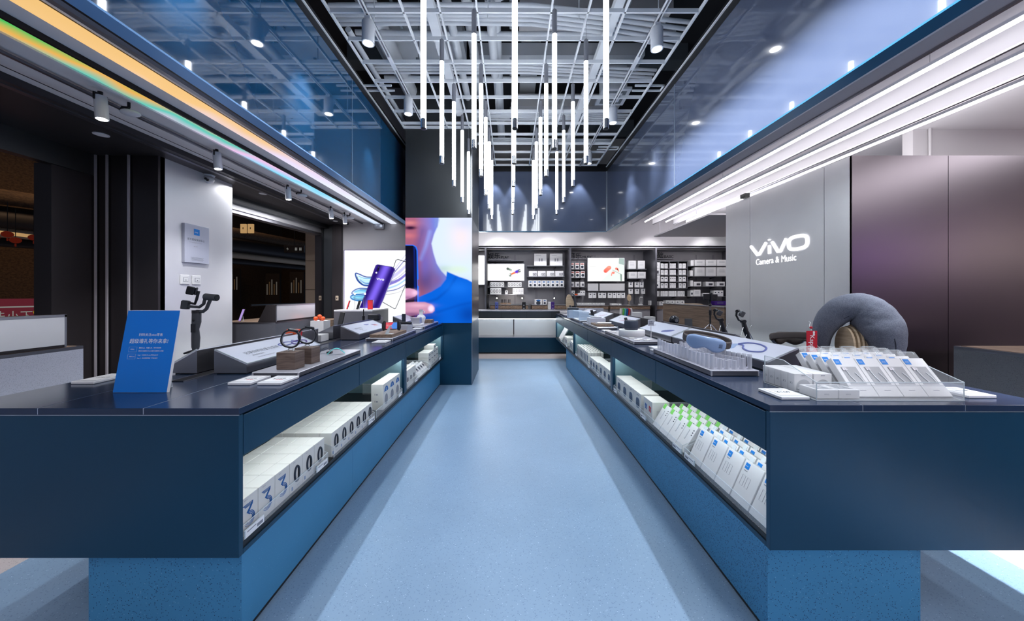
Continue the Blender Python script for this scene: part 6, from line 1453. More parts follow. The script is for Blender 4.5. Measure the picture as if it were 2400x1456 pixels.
em = massager((1.10, 1.93, ZT+0.030+0.078+0.020), -0.55, 0.12, 'pale blue eye massager resting on the clear pegs', scale=1.08); em.rotation_euler = (0.15, 0.16, -0.55)
massager((1.685, 2.10, ZT+0.135), PI-0.25, 0.25, 'second eye massager with its dark lining facing the viewer', scale=0.95)
r = empty('peg_board', (1.70, 1.95, ZT)); MB().rbox(-0.08, 0.09, 0, 0.33, 0.0, 0.055, 'alu_dark', 0.002).build('body', r)
for j in range(7):
    for i in range(4):
        if j == 0 and i == 0: m = MB(); m.cyl((0, 0, 0), (0, 0, 0.022), 0.0105, 'peg', 10); p0 = m.build('clear_peg', r); o = p0
        else: o = p0.copy(); COL.objects.link(o)
        o.location = (-0.07+0.046*i, 0.03+0.044*j, 0.055)
tag(r, 'second board of clear pegs under the dark-lined eye massager', 'peg board')

# ---- clear tray of earphones and cables at the near end of the right counter
r = empty('acrylic_tray', (1.46, 1.312, ZT)); x0, x1, D = -0.285, 0.285, 0.27
m = MB(); m.box(x0, x1, 0, D, 0, 0.003, 'acrylic'); m.build('bottom', r)
m = MB(); m.box(x0, x1, 0, 0.003, 0.003, 0.070, 'acrylic'); m.box(x0, x1, -0.0004, 0.0034, 0.0695, 0.0715, 'acrylic_edge'); m.box(x0, x1, -0.0006, 0, 0.0, 0.004, 'acrylic_edge'); m.build('front_pane', r)
for x in (x0, x1-0.003):
    m = MB(); m.prism([(0.003, 0.003), (D, 0.003), (D, 0.125), (0.16, 0.125), (0.003, 0.070)], 0, x, x+0.003, 'acrylic'); m.tube([(x+0.0015, 0.0, 0.0705), (x+0.0015, 0.16, 0.1255), (x+0.0015, D, 0.1255)], 0.0018, 'acrylic_edge', 6); m.tube([(x+0.0015, 0.001, 0), (x+0.0015, 0.001, 0.07)], 0.0018, 'acrylic_edge', 6); m.tube([(x+0.0015, D-0.001, 0), (x+0.0015, D-0.001, 0.125)], 0.0022, 'acrylic_edge', 6); m.tube([(x+0.0015, 0, 0.001), (x+0.0015, D, 0.001)], 0.0018, 'acrylic_edge', 6); m.build('side_pane', r)
tag(r, 'clear acrylic tray full of earphone boxes and cable packs', 'tray')
proto = None
for j in range(5):
    for i in range(2):
        loc = (1.222+0.081*i, 1.425+0.036*j, ZT+0.004)
        lab = 'white earphone box, %s from the front, %s column of the clear tray' % (ORD[j], 'left' if i == 0 else 'right')
        if proto is None:
            o = empty('earphone_box', loc); MB().rbox(-0.038, 0.038, 0, 0.0345, 0, 0.073, 'white', 0.0012).build('carton', o)
            m = MB(); pts = [(0.030*math.cos(PI*k/10), 0.018+0.032*math.sin(PI*k/10)) for k in range(11)]+[(-0.030, 0.006), (0.030, 0.006)]; m.prism(pts, 1, -0.0012, 0.0, 'window_print'); m.tube([(-0.026, -0.002, 0.012), (-0.01, -0.002, 0.017), (0.01, -0.002, 0.017), (0.026, -0.002, 0.012)], 0.003, 'white_gloss', 6)
            m.box(-0.008, 0.008, -0.001, 0, 0.064, 0.067, 'print_grey'); m.build('window', o); proto = o
            for s2 in (-1,): m = MB(); m.text('X1', 0.014, (-0.0384, 0.024, 0.028), (0, -1, 0), (0, 0, 1), 'print_dark'); m.build('side_print', o)
        else: o = dup(proto, loc)
        tag(o, lab, 'box', 'upright earphone boxes in the clear tray')
for i in range(2):
    o = empty('earphone_box', (1.231+0.084*i, 1.325, ZT+0.004)); MB().rbox(-0.040, 0.040, 0, 0.085, 0, 0.034, 'white', 0.0012).build('carton', o); m = MB(); m.box(-0.03, 0.03, 0.012, 0.07, 0.034, 0.0346, 'window_print'); m.tube([(-0.02, 0.02, 0.036), (0, 0.05, 0.036), (0.02, 0.02, 0.036)], 0.002, 'white_gloss', 6); m.build('window', o)
    m = MB(); m.text('vivo', 0.012, (-0.015, -0.0005, 0.014), (1, 0, 0), (0, 0, 1), 'print_grey'); m.build('lettering', o)
    tag(o, 'lying white earphone box at the front of the clear tray, %s one' % ('left' if i == 0 else 'right'), 'box', 'lying earphone boxes in the clear tray')
# leaning cable packs: local frame tilted back
def leaning(name, w_, h, t, ang, face):
    r = empty(name); M = Matrix.Rotation(-ang, 4, 'X')
    m = MB(); m.M = M; m.rbox(-w_/2, w_/2, 0, t, 0, h, 'white', 0.0012); m.build('carton', r)
    face(r, M, w_, h, t); return r
def face_cable(r, M, w_, h, t):
    m = MB(); m.M = M; m.box(-w_/2+0.006, -w_/2+0.030, -0.001, 0, h-0.030, h-0.006, 'logo_blue'); m.text('vivo', 0.009, (-w_/2+0.009, -0.0014, h-0.021), (1, 0, 0), (0, 0, 1), 'sign_white'); m.build('blue_label', r)
    m = MB(); m.M = M; m.box(-w_/2+0.016, w_/2-0.016, -0.0008, 0, h*0.30, h*0.76, 'window_print'); m.tube([(-0.02, -0.002, h*0.72), (-0.015, -0.002, h*0.5), (-0.005, -0.002, h*0.34)], 0.0022, 'white_gloss', 6); m.tube([(0.012, -0.002, h*0.6), (0.022, -0.002, h*0.45), (0.024, -0.002, h*0.34)], 0.0022, 'white_gloss', 6); m.box(-0.030, -0.012, -0.003, 0, h*0.66, h*0.74, 'alu'); m.build('window', r)
    m = MB(); m.M = M; m.box(-w_/2, w_/2, -0.0006, 0, h*0.262, h*0.268, 'print_grey'); m.text('▱', 0.01, (0, 0, 0), (1, 0, 0), (0, 0, 1), 'print_grey') if False else None; m.box(-0.012, 0.012, -0.0008, 0, h*0.15, h*0.16, 'print_grey'); m.build('printed_line', r)
    m = MB(); m.M = M; m.box(-w_/2+0.01, w_/2-0.01, 0.001, 0.0022, h, h+0.030, 'acrylic'); m.tube([(-0.028, 0.0016, h+0.018), (-0.028, 0.0016, h+0.030), (0.028, 0.0016, h+0.030), (0.028, 0.0016, h+0.018)], 0.0010, 'acrylic_edge', 5); m.build('hang_tab', r)
proto = None
for j in range(4):
    for i in range(4):
        loc = (1.405+0.0975*i, 1.345+0.052*j, ZT+0.004+0.002)
        lab = 'leaning cable pack, %s row from the front, %s from left in clear tray' % (ORD[j], ORD[i])
        if proto is None: proto = leaning('cable_pack', 0.096, 0.168, 0.030, 0.66, face_cable); proto.location = loc; o = proto
        else: o = dup(proto, loc)
        tag(o, lab, 'cable pack', 'leaning cable packs in the clear tray')

# ---- neck pillow on its slatted stand
PX, PY, PZ = 1.775, 1.76, ZT
r = empty('headphone_stand', (PX-0.01, PY+0.02, PZ))
MB().rbox(-0.09, 0.09, -0.09, 0.05, 0, 0.03, 'wood_tan', 0.004).build('base', r)
for k in range(6):
    m = MB(); cxk = -0.075+0.026*k; rr = 0.118-0.006*abs(k-2)
    cxk = cxk*0.75+0.005; rr *= 0.88; m.M = Matrix.Translation((cxk, -0.03, 0.145)) @ Matrix.Rotation(math.radians(-6), 4, 'Z')
    pts = []
    for i in range(28):
        a = 2*PI*i/28; pts.append((rr*0.62*math.cos(a), rr*1.05*math.sin(a)))
    m.prism(pts, 0, -0.005, 0.005, 'wood_tan', True); m.build('slat', r)
MB().cyl((-0.05, -0.03, 0.10), (0.045, -0.03, 0.10), 0.014, 'wood_tan', 12).build('core_rod', r)
tag(r, 'round slatted wooden stand inside the grey neck pillow', 'stand')
r = empty('neck_pillow', (PX, PY, PZ))
pts = [(-0.125, 0.10, 0.060), (-0.155, 0.10, 0.12), (-0.155, 0.09, 0.19), (-0.125, 0.07, 0.26), (-0.065, 0.03, 0.315), (0.005, -0.02, 0.325), (0.06, -0.06, 0.29), (0.10, -0.09, 0.225), (0.125, -0.10, 0.15), (0.13, -0.10, 0.09), (0.12, -0.10, 0.055)]
rad = [0.030, 0.048, 0.060, 0.070, 0.082, 0.094, 0.104, 0.108, 0.100, 0.078, 0.040]
pts = [(a*(0.66 if a < 0 else 0.54), b*0.8, c*1.045) for a, b, c in pts]; rad = [q*0.86 if c_[2] > 0.2 else q*0.74 for q, c_ in zip(rad, pts)]; PP, RR = smooth_path(pts, rad, 5)
RR = [q*(1+0.012*math.sin(i*2.1)) for i, q in enumerate(RR)]
m = MB(); m.tube(PP, RR, 'fabric_grey', 22, sq=(1.0, 0.95), up=(0, 1, 0)); m.ball(PP[0], RR[0], 'fabric_grey', 18, (1, 1, 0.7)); m.ball(PP[-1], RR[-1], 'fabric_grey', 18, (1, 1, 0.6)); m.build('cushion', r)
m = MB(); m.tube([p+Vector((-0.25*q, -0.90*q*0.98, -0.38*q)) for p, q in zip(PP[18:], RR[18:])], 0.0016, 'seam_dark', 6); m.build('seam', r)
m = MB(); m.tube([(-0.235, 0.0, 0.205), (-0.235, -0.03, 0.165), (-0.225, -0.045, 0.14)], 0.0012, 'white', 5); m.build('tag_string', r)
tag(r, 'large curved grey fabric neck pillow over a slatted stand', 'neck pillow')
principled('print_slate', (0.06, 0.10, 0.17), 0.5)
principled('print_slate2', (0.035, 0.045, 0.07), 0.8)
principled('ice_clear', (0.62, 0.75, 0.90), 0.15, 0, 0.5, alpha=0.6)
principled('gloss_black', (0.008, 0.01, 0.015), 0.06)
principled('tag_red', (0.55, 0.01, 0.03), 0.5)
# ================================================================ GOODS INSIDE THE COUNTERS
ZS = 0.401
MX_L = -1.0; MX_R = 0.985
def side_box(name, s, w_, d, h, face, t='cream'):
    """carton whose printed face looks at the aisle; origin at the aisle-side bottom, w_ along Y, d inwards"""
    r = empty(name); m = MB(); m.rbox(min(0, s*d), max(0, s*d), 0, w_, 0, h, t, 0.0012); m.build('carton', r)
    if face: face(r, s, w_, d, h)
    return r
def loopY(m, s, cy, cz, ry, rz, w_, mat, n=20, off=0.0006, flat=0.12):
    pts = [(-s*off, cy+ry*math.cos(2*PI*i/n), cz+rz*math.sin(2*PI*i/n)) for i in range(n)]
    m.tube(pts, w_, mat, 6, True, sq=(flat, 1) if False else (1, 1))
def tx(m, s, t, sz, y, z, mat, x=-0.0008):
    # readable from the aisle: left counter faces +X (reads towards +Y), right counter faces -X (reads towards -Y)
    m.text(t, sz, (-s*0.0008, y, z), (0, 1 if s < 0 else -1, 0), (0, 0, 1), mat)
def f_three(r, s, w_, d, h):
    m = MB(); x = -s*0.0007
    # large striped numeral 3 made of parallel strokes
    for k in range(3):
        o = 0.0052*k
        pts = [(x, 0.018+o, 0.112-o*0.9), (x, 0.066-o*0.2, 0.112-o*0.9), (x, 0.036+o*0.6, 0.080-o*0.3), (x, 0.052, 0.080-o*0.7)]
        arc = [(x, 0.048+(0.026-o)*math.cos(a), 0.053+(0.027-o)*math.sin(a)) for a in [PI/2-PI*1.28*i/12 for i in range(13)]]
        m.tube(pts[:3], 0.0016, 'print_blue', 5); m.tube([pts[2]]+arc, 0.0016, 'print_blue', 5)
    m.build('striped_numeral', r); m = MB(); tx(m, s, '手环 3', 0.006, 0.022, 0.128, 'print_grey'); tx(m, s, '· · · · ·', 0.006, 0.03, 0.012, 'print_grey'); m.build('lettering', r)
def f_bandbox(r, s, w_, d, h):
    m = MB(); loopY(m, s, 0.050, 0.072, 0.017, 0.034, 0.0055, 'print_dark'); m.box(min(0, -s*0.004), max(0, -s*0.004), 0.058, 0.068, 0.052, 0.092, 'dark_plastic'); m.build('band_picture', r)
    m = MB(); tx(m, s, '手环 3', 0.006, 0.022, 0.128, 'print_grey'); tx(m, s, '智能手环', 0.006, 0.05, 0.014, 'print_grey'); m.box(min(0, -s*0.0008), max(0, -s*0.0008), 0.012, 0.020, 0.010, 0.026, 'print_blue'); m.build('lettering', r)
p3_ = side_box('band_carton', -1, 0.094, 0.065, 0.142, f_three); pb = side_box('band_carton', -1, 0.094, 0.065, 0.142, f_bandbox)
used = {}
def place(proto, loc, lab, cat, grp):
    k = proto.name
    if k not in used: used[k] = 1; proto.location = loc; o = proto
    else: o = dup(proto, loc)
    tag(o, lab, cat, grp); return o
for i in range(6):
    for j in range(4):
        pr = p3_ if i < 3 else pb
        w = 'with a striped blue 3' if i < 3 else 'with a black band picture'
        place(pr, (MX_L-0.067*j, 1.257+0.0962*i, ZS), 'white carton %s, %s from near end, %s row back' % (w, ORD[i], ORD[j]), 'box', 'near block of band cartons in the left counter')
pb2 = side_box('band_carton', -1, 0.0915, 0.067, 0.133, f_bandbox)
for i in range(6):
    for j in range(5):
        place(pb2, (MX_L-0.069*j, 1.905+0.0935*i, ZS), 'white band carton of the second block, %s along, %s row back' % (ORD[i], ORD[j]), 'box', 'second block of band cartons in the left counter')
def f_robotside(r, s, w_, d, h):
    m = MB(); x = -s*0.0006
    pts = [(0.067+0.042*math.cos(PI*i/14), 0.135+0.040*math.sin(PI*i/14)) for i in range(15)]
    m.prism([(a, b) for a, b in pts], 0, min(0, -s*0.0008), max(0, -s*0.0008), 'print_blue'); m.build('blue_arch', r)
    m = MB(); m.ball((0, 0.067, 0.070), 0.036, 'print_grey', 14, (0.03, 1, 1.2)); tx(m, s, '0i', 0.022, 0.05, 0.147, 'sign_white') if False else None; m.build('product_picture', r)
    m = MB(); m.text('Qi', 0.024, (-s*0.0014, 0.052, 0.145), (0, 1, 0), (0, 0, 1), 'sign_white'); m.build('lettering', r)
    m = MB()
    for z in (0.06, 0.115):
        m.box(-0.055, -0.043, -0.0006, 0, z, z+0.012, 'print_grey'); m.box(-0.066, -0.063, -0.0006, 0, z, z+0.014, 'print_dark')
    m.build('side_marks', r)
pr = side_box('tall_carton', -1, 0.133, 0.095, 0.20, f_robotside)
for i in range(3): place(pr, (MX_L, 2.676+0.136*i, ZS), 'tall white carton with a blue arch, %s from the viewer' % ORD[i], 'box', 'tall blue-arch cartons in the left counter')
# clear shelf trays with label holders
def shelf_tray(s, y0, y1, lab, h=0.055, d=0.36, x=None, labels=1):
    x0 = 0.962*s if x is None else x
    if s < 0: x0 = -0.985
    else: x0 = 0.968
    r = empty('clear_shelf_tray', (x0, y0, ZS)); L = y1-y0
    m = MB(); m.box(min(0, s*0.002), max(0, s*0.002), 0, L, 0.0, h, 'acrylic'); m.box(min(0, s*0.0024), max(0, s*0.0024), 0, L, h, h+0.0018, 'acrylic_edge'); m.build('front_pane', r)
    for a in (0, L-0.002):
        m = MB(); m.prism([(0, 0), (s*d, 0), (s*d, h*1.7), (s*d*0.25, h*1.7), (0, h)], 1, a, a+0.002, 'acrylic'); m.tube([(0, a+0.001, 0), (0, a+0.001, h), (s*d*0.25, a+0.001, h*1.7), (s*d, a+0.001, h*1.7)], 0.0014, 'acrylic_edge', 5); m.build('side_pane', r)
    for k in range(labels):
        a = L-0.12 if labels == 1 or k else 0.0
        m = MB(); m.rbox(min(-s*0.006, -s*0.001), max(-s*0.006, -s*0.001), a+0.005, a+0.105, 0.004, 0.036, 'acrylic_edge', 0.001); m.box(min(-s*0.0068, -s*0.006), max(-s*0.0068, -s*0.006), a+0.009, a+0.101, 0.006, 0.034, 'sign_white')
        m.box(min(-s*0.0072, -s*0.0068), max(-s*0.0072, -s*0.0068), a+0.015, a+0.06, 0.024, 0.028, 'print_grey'); m.box(min(-s*0.0072, -s*0.0068), max(-s*0.0072, -s*0.0068), a+0.065, a+0.095, 0.012, 0.024, 'print_grey'); m.build('label_holder', r)
    tag(r, lab, 'shelf tray', 'clear trays inside the counters'); return r
shelf_tray(-1, 1.252, 1.84, 'clear tray around the near block of band cartons', labels=2)
shelf_tray(-1, 1.90, 2.47, 'clear tray around the second block of band cartons')
shelf_tray(-1, 2.50, 3.10, 'clear tray around the tall blue-arch cartons')
shelf_tray(-1, 3.26, 3.62, 'clear tray of slim white packs in the far left bay'); shelf_tray(-1, 3.66, 4.18, 'clear tray of tilted silver packs in the far left bay'); shelf_tray(-1, 4.22, 4.80, 'clear tray around the stacked cream cartons')
# far left bay
def f_min(r, s, w_, d, h):
    m = MB(); m.box(min(0, -s*0.0008), max(0, -s*0.0008), w_*0.2, w_*0.45, h*0.35, h*0.6, 'print_dark'); m.box(min(0, -s*0.0008), max(0, -s*0.0008), w_*0.55, w_*0.8, h*0.35, h*0.55, 'print_grey'); m.build('printed_mark', r)
q = side_box('slim_pack', -1, 0.10, 0.035, 0.17, f_min)
for i in range(3):
    for j in range(3): place(q, (MX_L-0.04*j, 3.275+0.108*i, ZS), 'slim white pack in far left bay, %s along, %s row back' % (ORD[i], ORD[j]), 'pack', 'slim packs in the far left bay')
def lean_side(name, s, w_, h, t, ang, face, mat='white'):
    r = empty(name); M = Matrix.Rotation(-s*-ang, 4, 'Y') if False else Matrix.Rotation(s*ang, 4, 'Y')
    m = MB(); m.M = M; m.rbox(min(0, s*t), max(0, s*t), 0, w_, 0, h, mat, 0.0012); m.build('carton', r)
    face(r, s, M, w_, h, t); return r
def fl_dark(r, s, M, w_, h, t):
    m = MB(); m.M = M; m.box(min(0, -s*0.0008), max(0, -s*0.0008), w_*0.2, w_*0.8, h*0.45, h*0.8, 'alu'); m.box(min(0, -s*0.0012), max(0, -s*0.0012), w_*0.3, w_*0.7, h*0.55, h*0.7, 'print_dark'); m.build('window', r)
q = lean_side('silver_pack', -1, 0.085, 0.13, 0.02, 0.75, fl_dark)
for i in range(5):
    for j in range(3): place(q, (-1.0-0.05*j, 3.70+0.092*i, ZS+0.001), 'tilted silver pack in far left bay, %s along, %s row back' % (ORD[i], ORD[j]), 'pack', 'tilted silver packs in the far left bay')
q = side_box('cream_carton', -1, 0.13, 0.13, 0.058, f_min)
for k, (x, y, n_) in enumerate(((-1.02, 4.24, 3), (-1.02, 4.38, 3), (-1.02, 4.53, 4), (-1.02, 4.67, 3))):
    for j in range(n_): place(q, (x, y, ZS+0.0595*j), 'cream carton, %s stack from the viewer, %s from bottom' % (ORD[k], ORD[j]), 'box', 'stacked cream cartons in the far left bay')
# right counter, near bay: leaning packs with blue squares
def fl_vivo(r, s, M, w_, h, t):
    m = MB(); m.M = M; a = w_-0.030; m.box(-s*0.0012, 0, w_-0.036, w_-0.012, h-0.036, h-0.010, 'logo_blue') if s > 0 else None; m.text('vivo', 0.009, (-s*0.0016, w_-0.015, h-0.026), (0, -1, 0), (0, 0, 1), 'sign_white'); m.build('blue_label', r)
    m = MB(); m.M = M
    for (y0, z0) in ((0.045, 0.07), (0.075, 0.07)): 
        pts = [(-0.0006, y0, z0), (-0.0006, y0+0.018, z0), (-0.0006, y0+0.018, z0+0.045), (-0.0006, y0, z0+0.045)]; m.tube(pts, 0.0005, 'print_grey', 4, True)
    m.box(-0.0012, 0, w_-0.034, w_-0.014, h-0.046, h-0.043, 'print_grey'); m.build('line_print', r)
    m = MB(); m.M = M; m.box(0.004, 0.0052, w_-0.036, w_-0.012, h, h+0.02, 'acrylic_edge'); m.build('hang_tab', r)
q = lean_side('leaning_pack', 1, 0.112, 0.178, 0.026, 0.42, fl_vivo)
for i in range(5):
    for j in range(5): place(q, (0.978+0.052*j, 1.292+0.119*i, ZS+0.012), 'leaning white pack with a blue square, %s along, %s row back' % (ORD[i], ORD[j]), 'pack', 'blue-square packs in the right counter')
def fl_green(r, s, M, w_, h, t):
    m = MB(); m.M = M; m.box(-0.0014, 0.001, w_-0.036, w_-0.006, h-0.030, h+0.004, 'green'); m.build('green_corner', r)
    m = MB(); m.M = M; m.box(-0.002, 0, w_*0.52, w_*0.57, h*0.42, h*0.74, 'white_gloss'); m.box(-0.0008, 0, w_*0.50, w_*0.59, h*0.40, h*0.76, 'window_print')
    for k in range(3): m.ball((-0.0008, w_*0.16, h*(0.82-0.09*k)), 0.0055, 'print_dark', 8, (0.1, 1, 0.7))
    m.box(-0.0008, 0, w_*0.6, w_*0.8, h*0.16, h*0.18, 'print_grey'); m.build('printed_face', r)
q = lean_side('earphone_pack', 1, 0.103, 0.165, 0.026, 0.55, fl_green)
for i in range(4):
    for j in range(4): place(q, (0.978+0.056*j, 1.935+0.107*i, ZS+0.012), 'leaning earphone pack with a green corner, %s along, %s row back' % (ORD[i], ORD[j]), 'pack', 'green-corner packs in the right counter')
def f_ear(r, s, w_, d, h):
    m = MB()
    for y, mt in ((0.12, 'print_blue'), (0.098, 'print_blue'), (0.05, 'red'), (0.028, 'red')): m.ball((0, y, h*0.70), 0.009, mt, 10, (0.12, 1, 1)); m.tube([(-s*0.001, y, h*0.68), (-s*0.001, y-0.004, h*0.5)], 0.003, mt, 5)
    m.build('earphone_picture', r)
    m = MB(); 
    for k in range(5): m.box(0.03, 0.09, -0.0006, 0, h*(0.6-0.06*k), h*(0.6-0.06*k)+0.002, 'print_grey')
    m.build('side_text', r)
q = side_box('earphone_carton', 1, 0.155, 0.12, 0.155, f_ear)
place(q, (MX_R, 2.375, ZS), 'white carton with blue and red earphone pictures', 'box', None)
if 'group' in q: del q['group']
def f_blob(r, s, w_, d, h):
    m = MB(); N = 20; pts = [(w_*0.42+0.036*math.copysign(abs(math.cos(2*PI*i/N))**0.7, math.cos(2*PI*i/N)), h*0.45+0.040*math.copysign(abs(math.sin(2*PI*i/N))**0.7, math.sin(2*PI*i/N))) for i in range(N)]
    m.prism(pts, 0, -0.0012, 0.0, 'print_slate'); m.box(-0.0016, -0.0012, w_*0.42-0.03, w_*0.42+0.03, h*0.45-0.003, h*0.45, 'print_dark'); m.build('product_picture', r)
    m = MB(); m.box(-0.0008, 0, w_*0.3, w_*0.55, h*0.85, h*0.88, 'print_grey'); m.build('printed_line', r)
q = side_box('square_carton', 1, 0.149, 0.137, 0.150, f_blob)
for i in range(4): place(q, (MX_R, 2.585+0.151*i, ZS), 'white square carton with a dark rounded picture, %s along' % ORD[i], 'box', 'square cartons in the right counter near bay')
shelf_tray(1, 1.288, 1.905, 'clear tray before the blue-square packs', labels=1); shelf_tray(1, 1.925, 2.55, 'clear tray before the green-corner packs', labels=2); shelf_tray(1, 2.57, 3.21, 'clear tray around the square cartons')
# right counter, middle bay
for i in range(3): place(q, (MX_R, 3.36+0.152*i, ZS), 'white square carton, %s along in the middle right bay' % ORD[i], 'box', 'first square cartons of the middle right bay')
q2 = side_box('square_carton', 1, 0.13, 0.135, 0.135, f_blob)
for i in range(3): place(q2, (MX_R, 3.86+0.133*i, ZS), 'smaller square carton, %s along in the middle right bay' % ORD[i], 'box', 'smaller square cartons of the middle right bay')
def f_slim(r, s, w_, d, h):
    m = MB(); m.box(-0.0008, 0, w_*0.25, w_*0.75, h*0.2, h*0.75, 'print_slate'); m.build('printed_panel', r); m = MB(); m.tube([(0.004, w_*0.4, h), (0.004, w_*0.5, h+0.012), (0.004, w_*0.6, h)], 0.002, 'print_dark', 5); m.build('hook_hole', r)
q = side_box('slim_pack', 1, 0.082, 0.036, 0.165, f_slim)
for i in range(8):
    for j in range(5): place(q, (MX_R+0.04*j, 4.34+0.092*i, ZS), 'slim upright pack in the middle right bay, %s along, %s row back' % (ORD[i], ORD[j]), 'pack', 'slim upright packs in the middle right bay')
shelf_tray(1, 3.35, 3.83, 'clear tray around the first cartons of the middle right bay'); shelf_tray(1, 3.85, 4.28, 'clear tray around the smaller cartons of the middle right bay'); shelf_tray(1, 4.32, 5.10, 'clear tray around the slim upright packs')
# right counter, far bay
q3 = side_box('striped_carton', 1, 0.12, 0.12, 0.14, f_slim)
for k, y0 in enumerate((5.33, 5.98)):
    for i in range(3):
        for j in range(2): place(q3, (MX_R+0.125*j, y0+0.125*i, ZS), 'white carton in far right bay, %s set, %s along, %s row back' % (ORD[k], ORD[i], ORD[j]), 'box', 'cartons in the far right bay')
m = MB(); m.prism([(0.0, 0.0), (0.02, 0.0), (0.17, 0.27), (0.15, 0.27)], 1, 0, 0.40, 'white'); tag(m.build('leaning_board', None, (1.0, 6.72, ZS)), 'white board leaning at the far end of the right bay', 'board')
shelf_tray(1, 5.30, 5.95, 'clear tray around the near cartons of the far right bay'); shelf_tray(1, 5.97, 6.6, 'clear tray around the farther cartons of the far right bay')

# ================================================================ MORE THINGS ON THE RIGHT COUNTER
ZB = ZT+0.0255
r = empty('round_pedestal', (1.12, 3.16, ZB)); MB().lathe([(0.113, 0), (0.115, 0.002), (0.115, 0.056), (0.113, 0.058)], 'white', n=48).build('body', r); MB().lathe([(0.06, 0.058), (0.06, 0.0585)], 'black', n=32).build('foot_ring', r) if False else None
tag(r, 'round white pedestal under the dark round speaker', 'pedestal')
r = empty('round_speaker', (1.115, 3.16, ZB+0.0585)); MB().lathe([(0.055, 0), (0.060, 0.005), (0.062, 0.04), (0.061, 0.075), (0.056, 0.082)], 'print_slate2', n=36).build('body', r)
MB().lathe([(0.050, 0.082), (0.048, 0.0835)], 'grey_plastic', n=32).build('top_disc', r); MB().lathe([(0.0615, 0.008), (0.0615, 0.011)], 'alu_dark', n=36).build('base_ring', r)
tag(r, 'dark blue-grey round speaker standing on the white pedestal', 'speaker')
x, y = 1.20, 2.92
r = empty('sign_holder', (x, y, ZB)); MB().cyl((0, 0, 0.0), (0, 0, 0.12), 0.0035, 'white_gloss', 8).build('pole', r); MB().cyl((0, 0, 0), (0, 0, 0.004), 0.02, 'white_gloss', 14).build('foot', r)
MB().rbox(-0.026, 0.026, -0.004, 0.004, 0.115, 0.165, 'white_gloss', 0.001).build('card_frame', r); m = MB(); m.box(-0.022, 0.022, -0.0046, -0.004, 0.119, 0.161, 'stone_grey'); m.text('小度', 0.012, (-0.018, -0.005, 0.145), (1, 0, 0), (0, 0, 1), 'print_dark'); m.box(-0.018, 0.018, -0.005, -0.0046, 0.132, 0.136, 'print_grey'); m.build('card', r)
tag(r, 'tiny card sign on a thin white pole beside the pedestal', 'sign')
for i, (a, b) in enumerate(((1.055, 2.86), (1.10, 2.90), (1.13, 2.84), (1.05, 2.96), (1.17, 2.88), (1.04, 3.44))):
    r = empty('white_card', (a, b, ZB)); MB().rbox(-0.022, 0.022, -0.02, 0.02, 0, 0.006, 'white', 0.001).build('body', r)
    tag(r, '%s small white card lying around the round pedestal' % ORD[i], 'card', 'small white cards on the speaker tray')
phone(1.30, 3.72, ZT+0.001, 0.075, 0.16, -0.30, 0.9, 'silver-edged phone leaning behind the round speaker')
# notebooks tray
r = empty('wooden_slab', (1.125, 4.05, ZB)); MB().rbox(-0.10, 0.10, 0, 0.32, 0, 0.022, 'wood', 0.002).build('body', r); tag(r, 'wooden slab under the white roll on the right counter', 'slab')
m = MB(); m.cyl((-0.085, 0.0, 0.014), (0.085, 0.0, 0.014), 0.013, 'white_gloss', 14); m.rbox(-0.085, 0.085, 0.0, 0.09, 0.003, 0.010, 'white_gloss', 0.002); tag(m.build('white_roll', None, (1.125, 4.11, ZB+0.023)), 'white rolled notebook lying on the wooden slab', 'notebook')
r = empty('acrylic_riser', (1.13, 4.42, ZB)); m = MB(); m.rbox(-0.10, 0.10, 0, 0.20, 0.0, 0.075, 'sheet_white', 0.002); m.build('body', r); tag(r, 'frosted white block behind the wooden slab', 'riser')
m = MB(); m.tube([(0.0, 0, 0.002), (0.05, -0.02, 0.012), (0.09, 0.02, 0.004), (0.075, 0.09, 0.003), (0.05, 0.12, 0.003)], 0.003, 'white_gloss', 6); tag(m.build('white_cable', None, (1.17, 3.985, ZB)), 'looped white cable beside the wooden slab', 'cable')
r = empty('white_plate', (1.13, 4.52, ZB+0.0755)); MB().lathe([(0.03, 0), (0.07, 0.004), (0.075, 0.012)], 'white_gloss', n=28).build('body', r); MB().lathe([(0.02, 0.008), (0.012, 0.03)], 'white_gloss', n=14).build('knob', r); tag(r, 'round white dish with a knob on the frosted block', 'dish')
# acrylic block tray and far end
r = empty('acrylic_block', (1.10, 5.02, ZB)); MB().rbox(-0.10, 0.05, 0, 0.45, 0, 0.125, 'ice_clear', 0.002).build('tall_block', r); MB().rbox(0.051, 0.13, 0, 0.45, 0, 0.065, 'ice_clear', 0.002).build('low_block', r)
tag(r, 'clear bluish acrylic block on the far part of right counter', 'block')
phone(1.30, 5.30, ZT+0.001, 0.075, 0.17, -0.30, 0.8, 'dark phone with a bright dot leaning beside the acrylic block')
r = empty('game_controller', (1.02, 5.60, ZB+0.127)); MB().tube([(-0.09, 0, 0.018), (-0.04, 0, 0.022), (0.04, 0, 0.022), (0.09, 0, 0.018)], [0.020, 0.018, 0.018, 0.020], 'grey_plastic', 10, sq=(1, 1.5)).build('body', r)
for s_ in (-1, 1): MB().cyl((s_*0.045, 0, 0.035), (s_*0.045, 0, 0.075), 0.014, 'grey_plastic', 10).build('stick', r)
tag(r, 'dark two-stick controller on top of the acrylic block', 'controller')
r = empty('acrylic_riser', (1.03, 5.52, ZB)); MB().rbox(-0.09, 0.12, 0, 0.18, 0, 0.126, 'ice_clear', 0.002).build('body', r); tag(r, 'pale acrylic riser behind the clear block', 'riser')
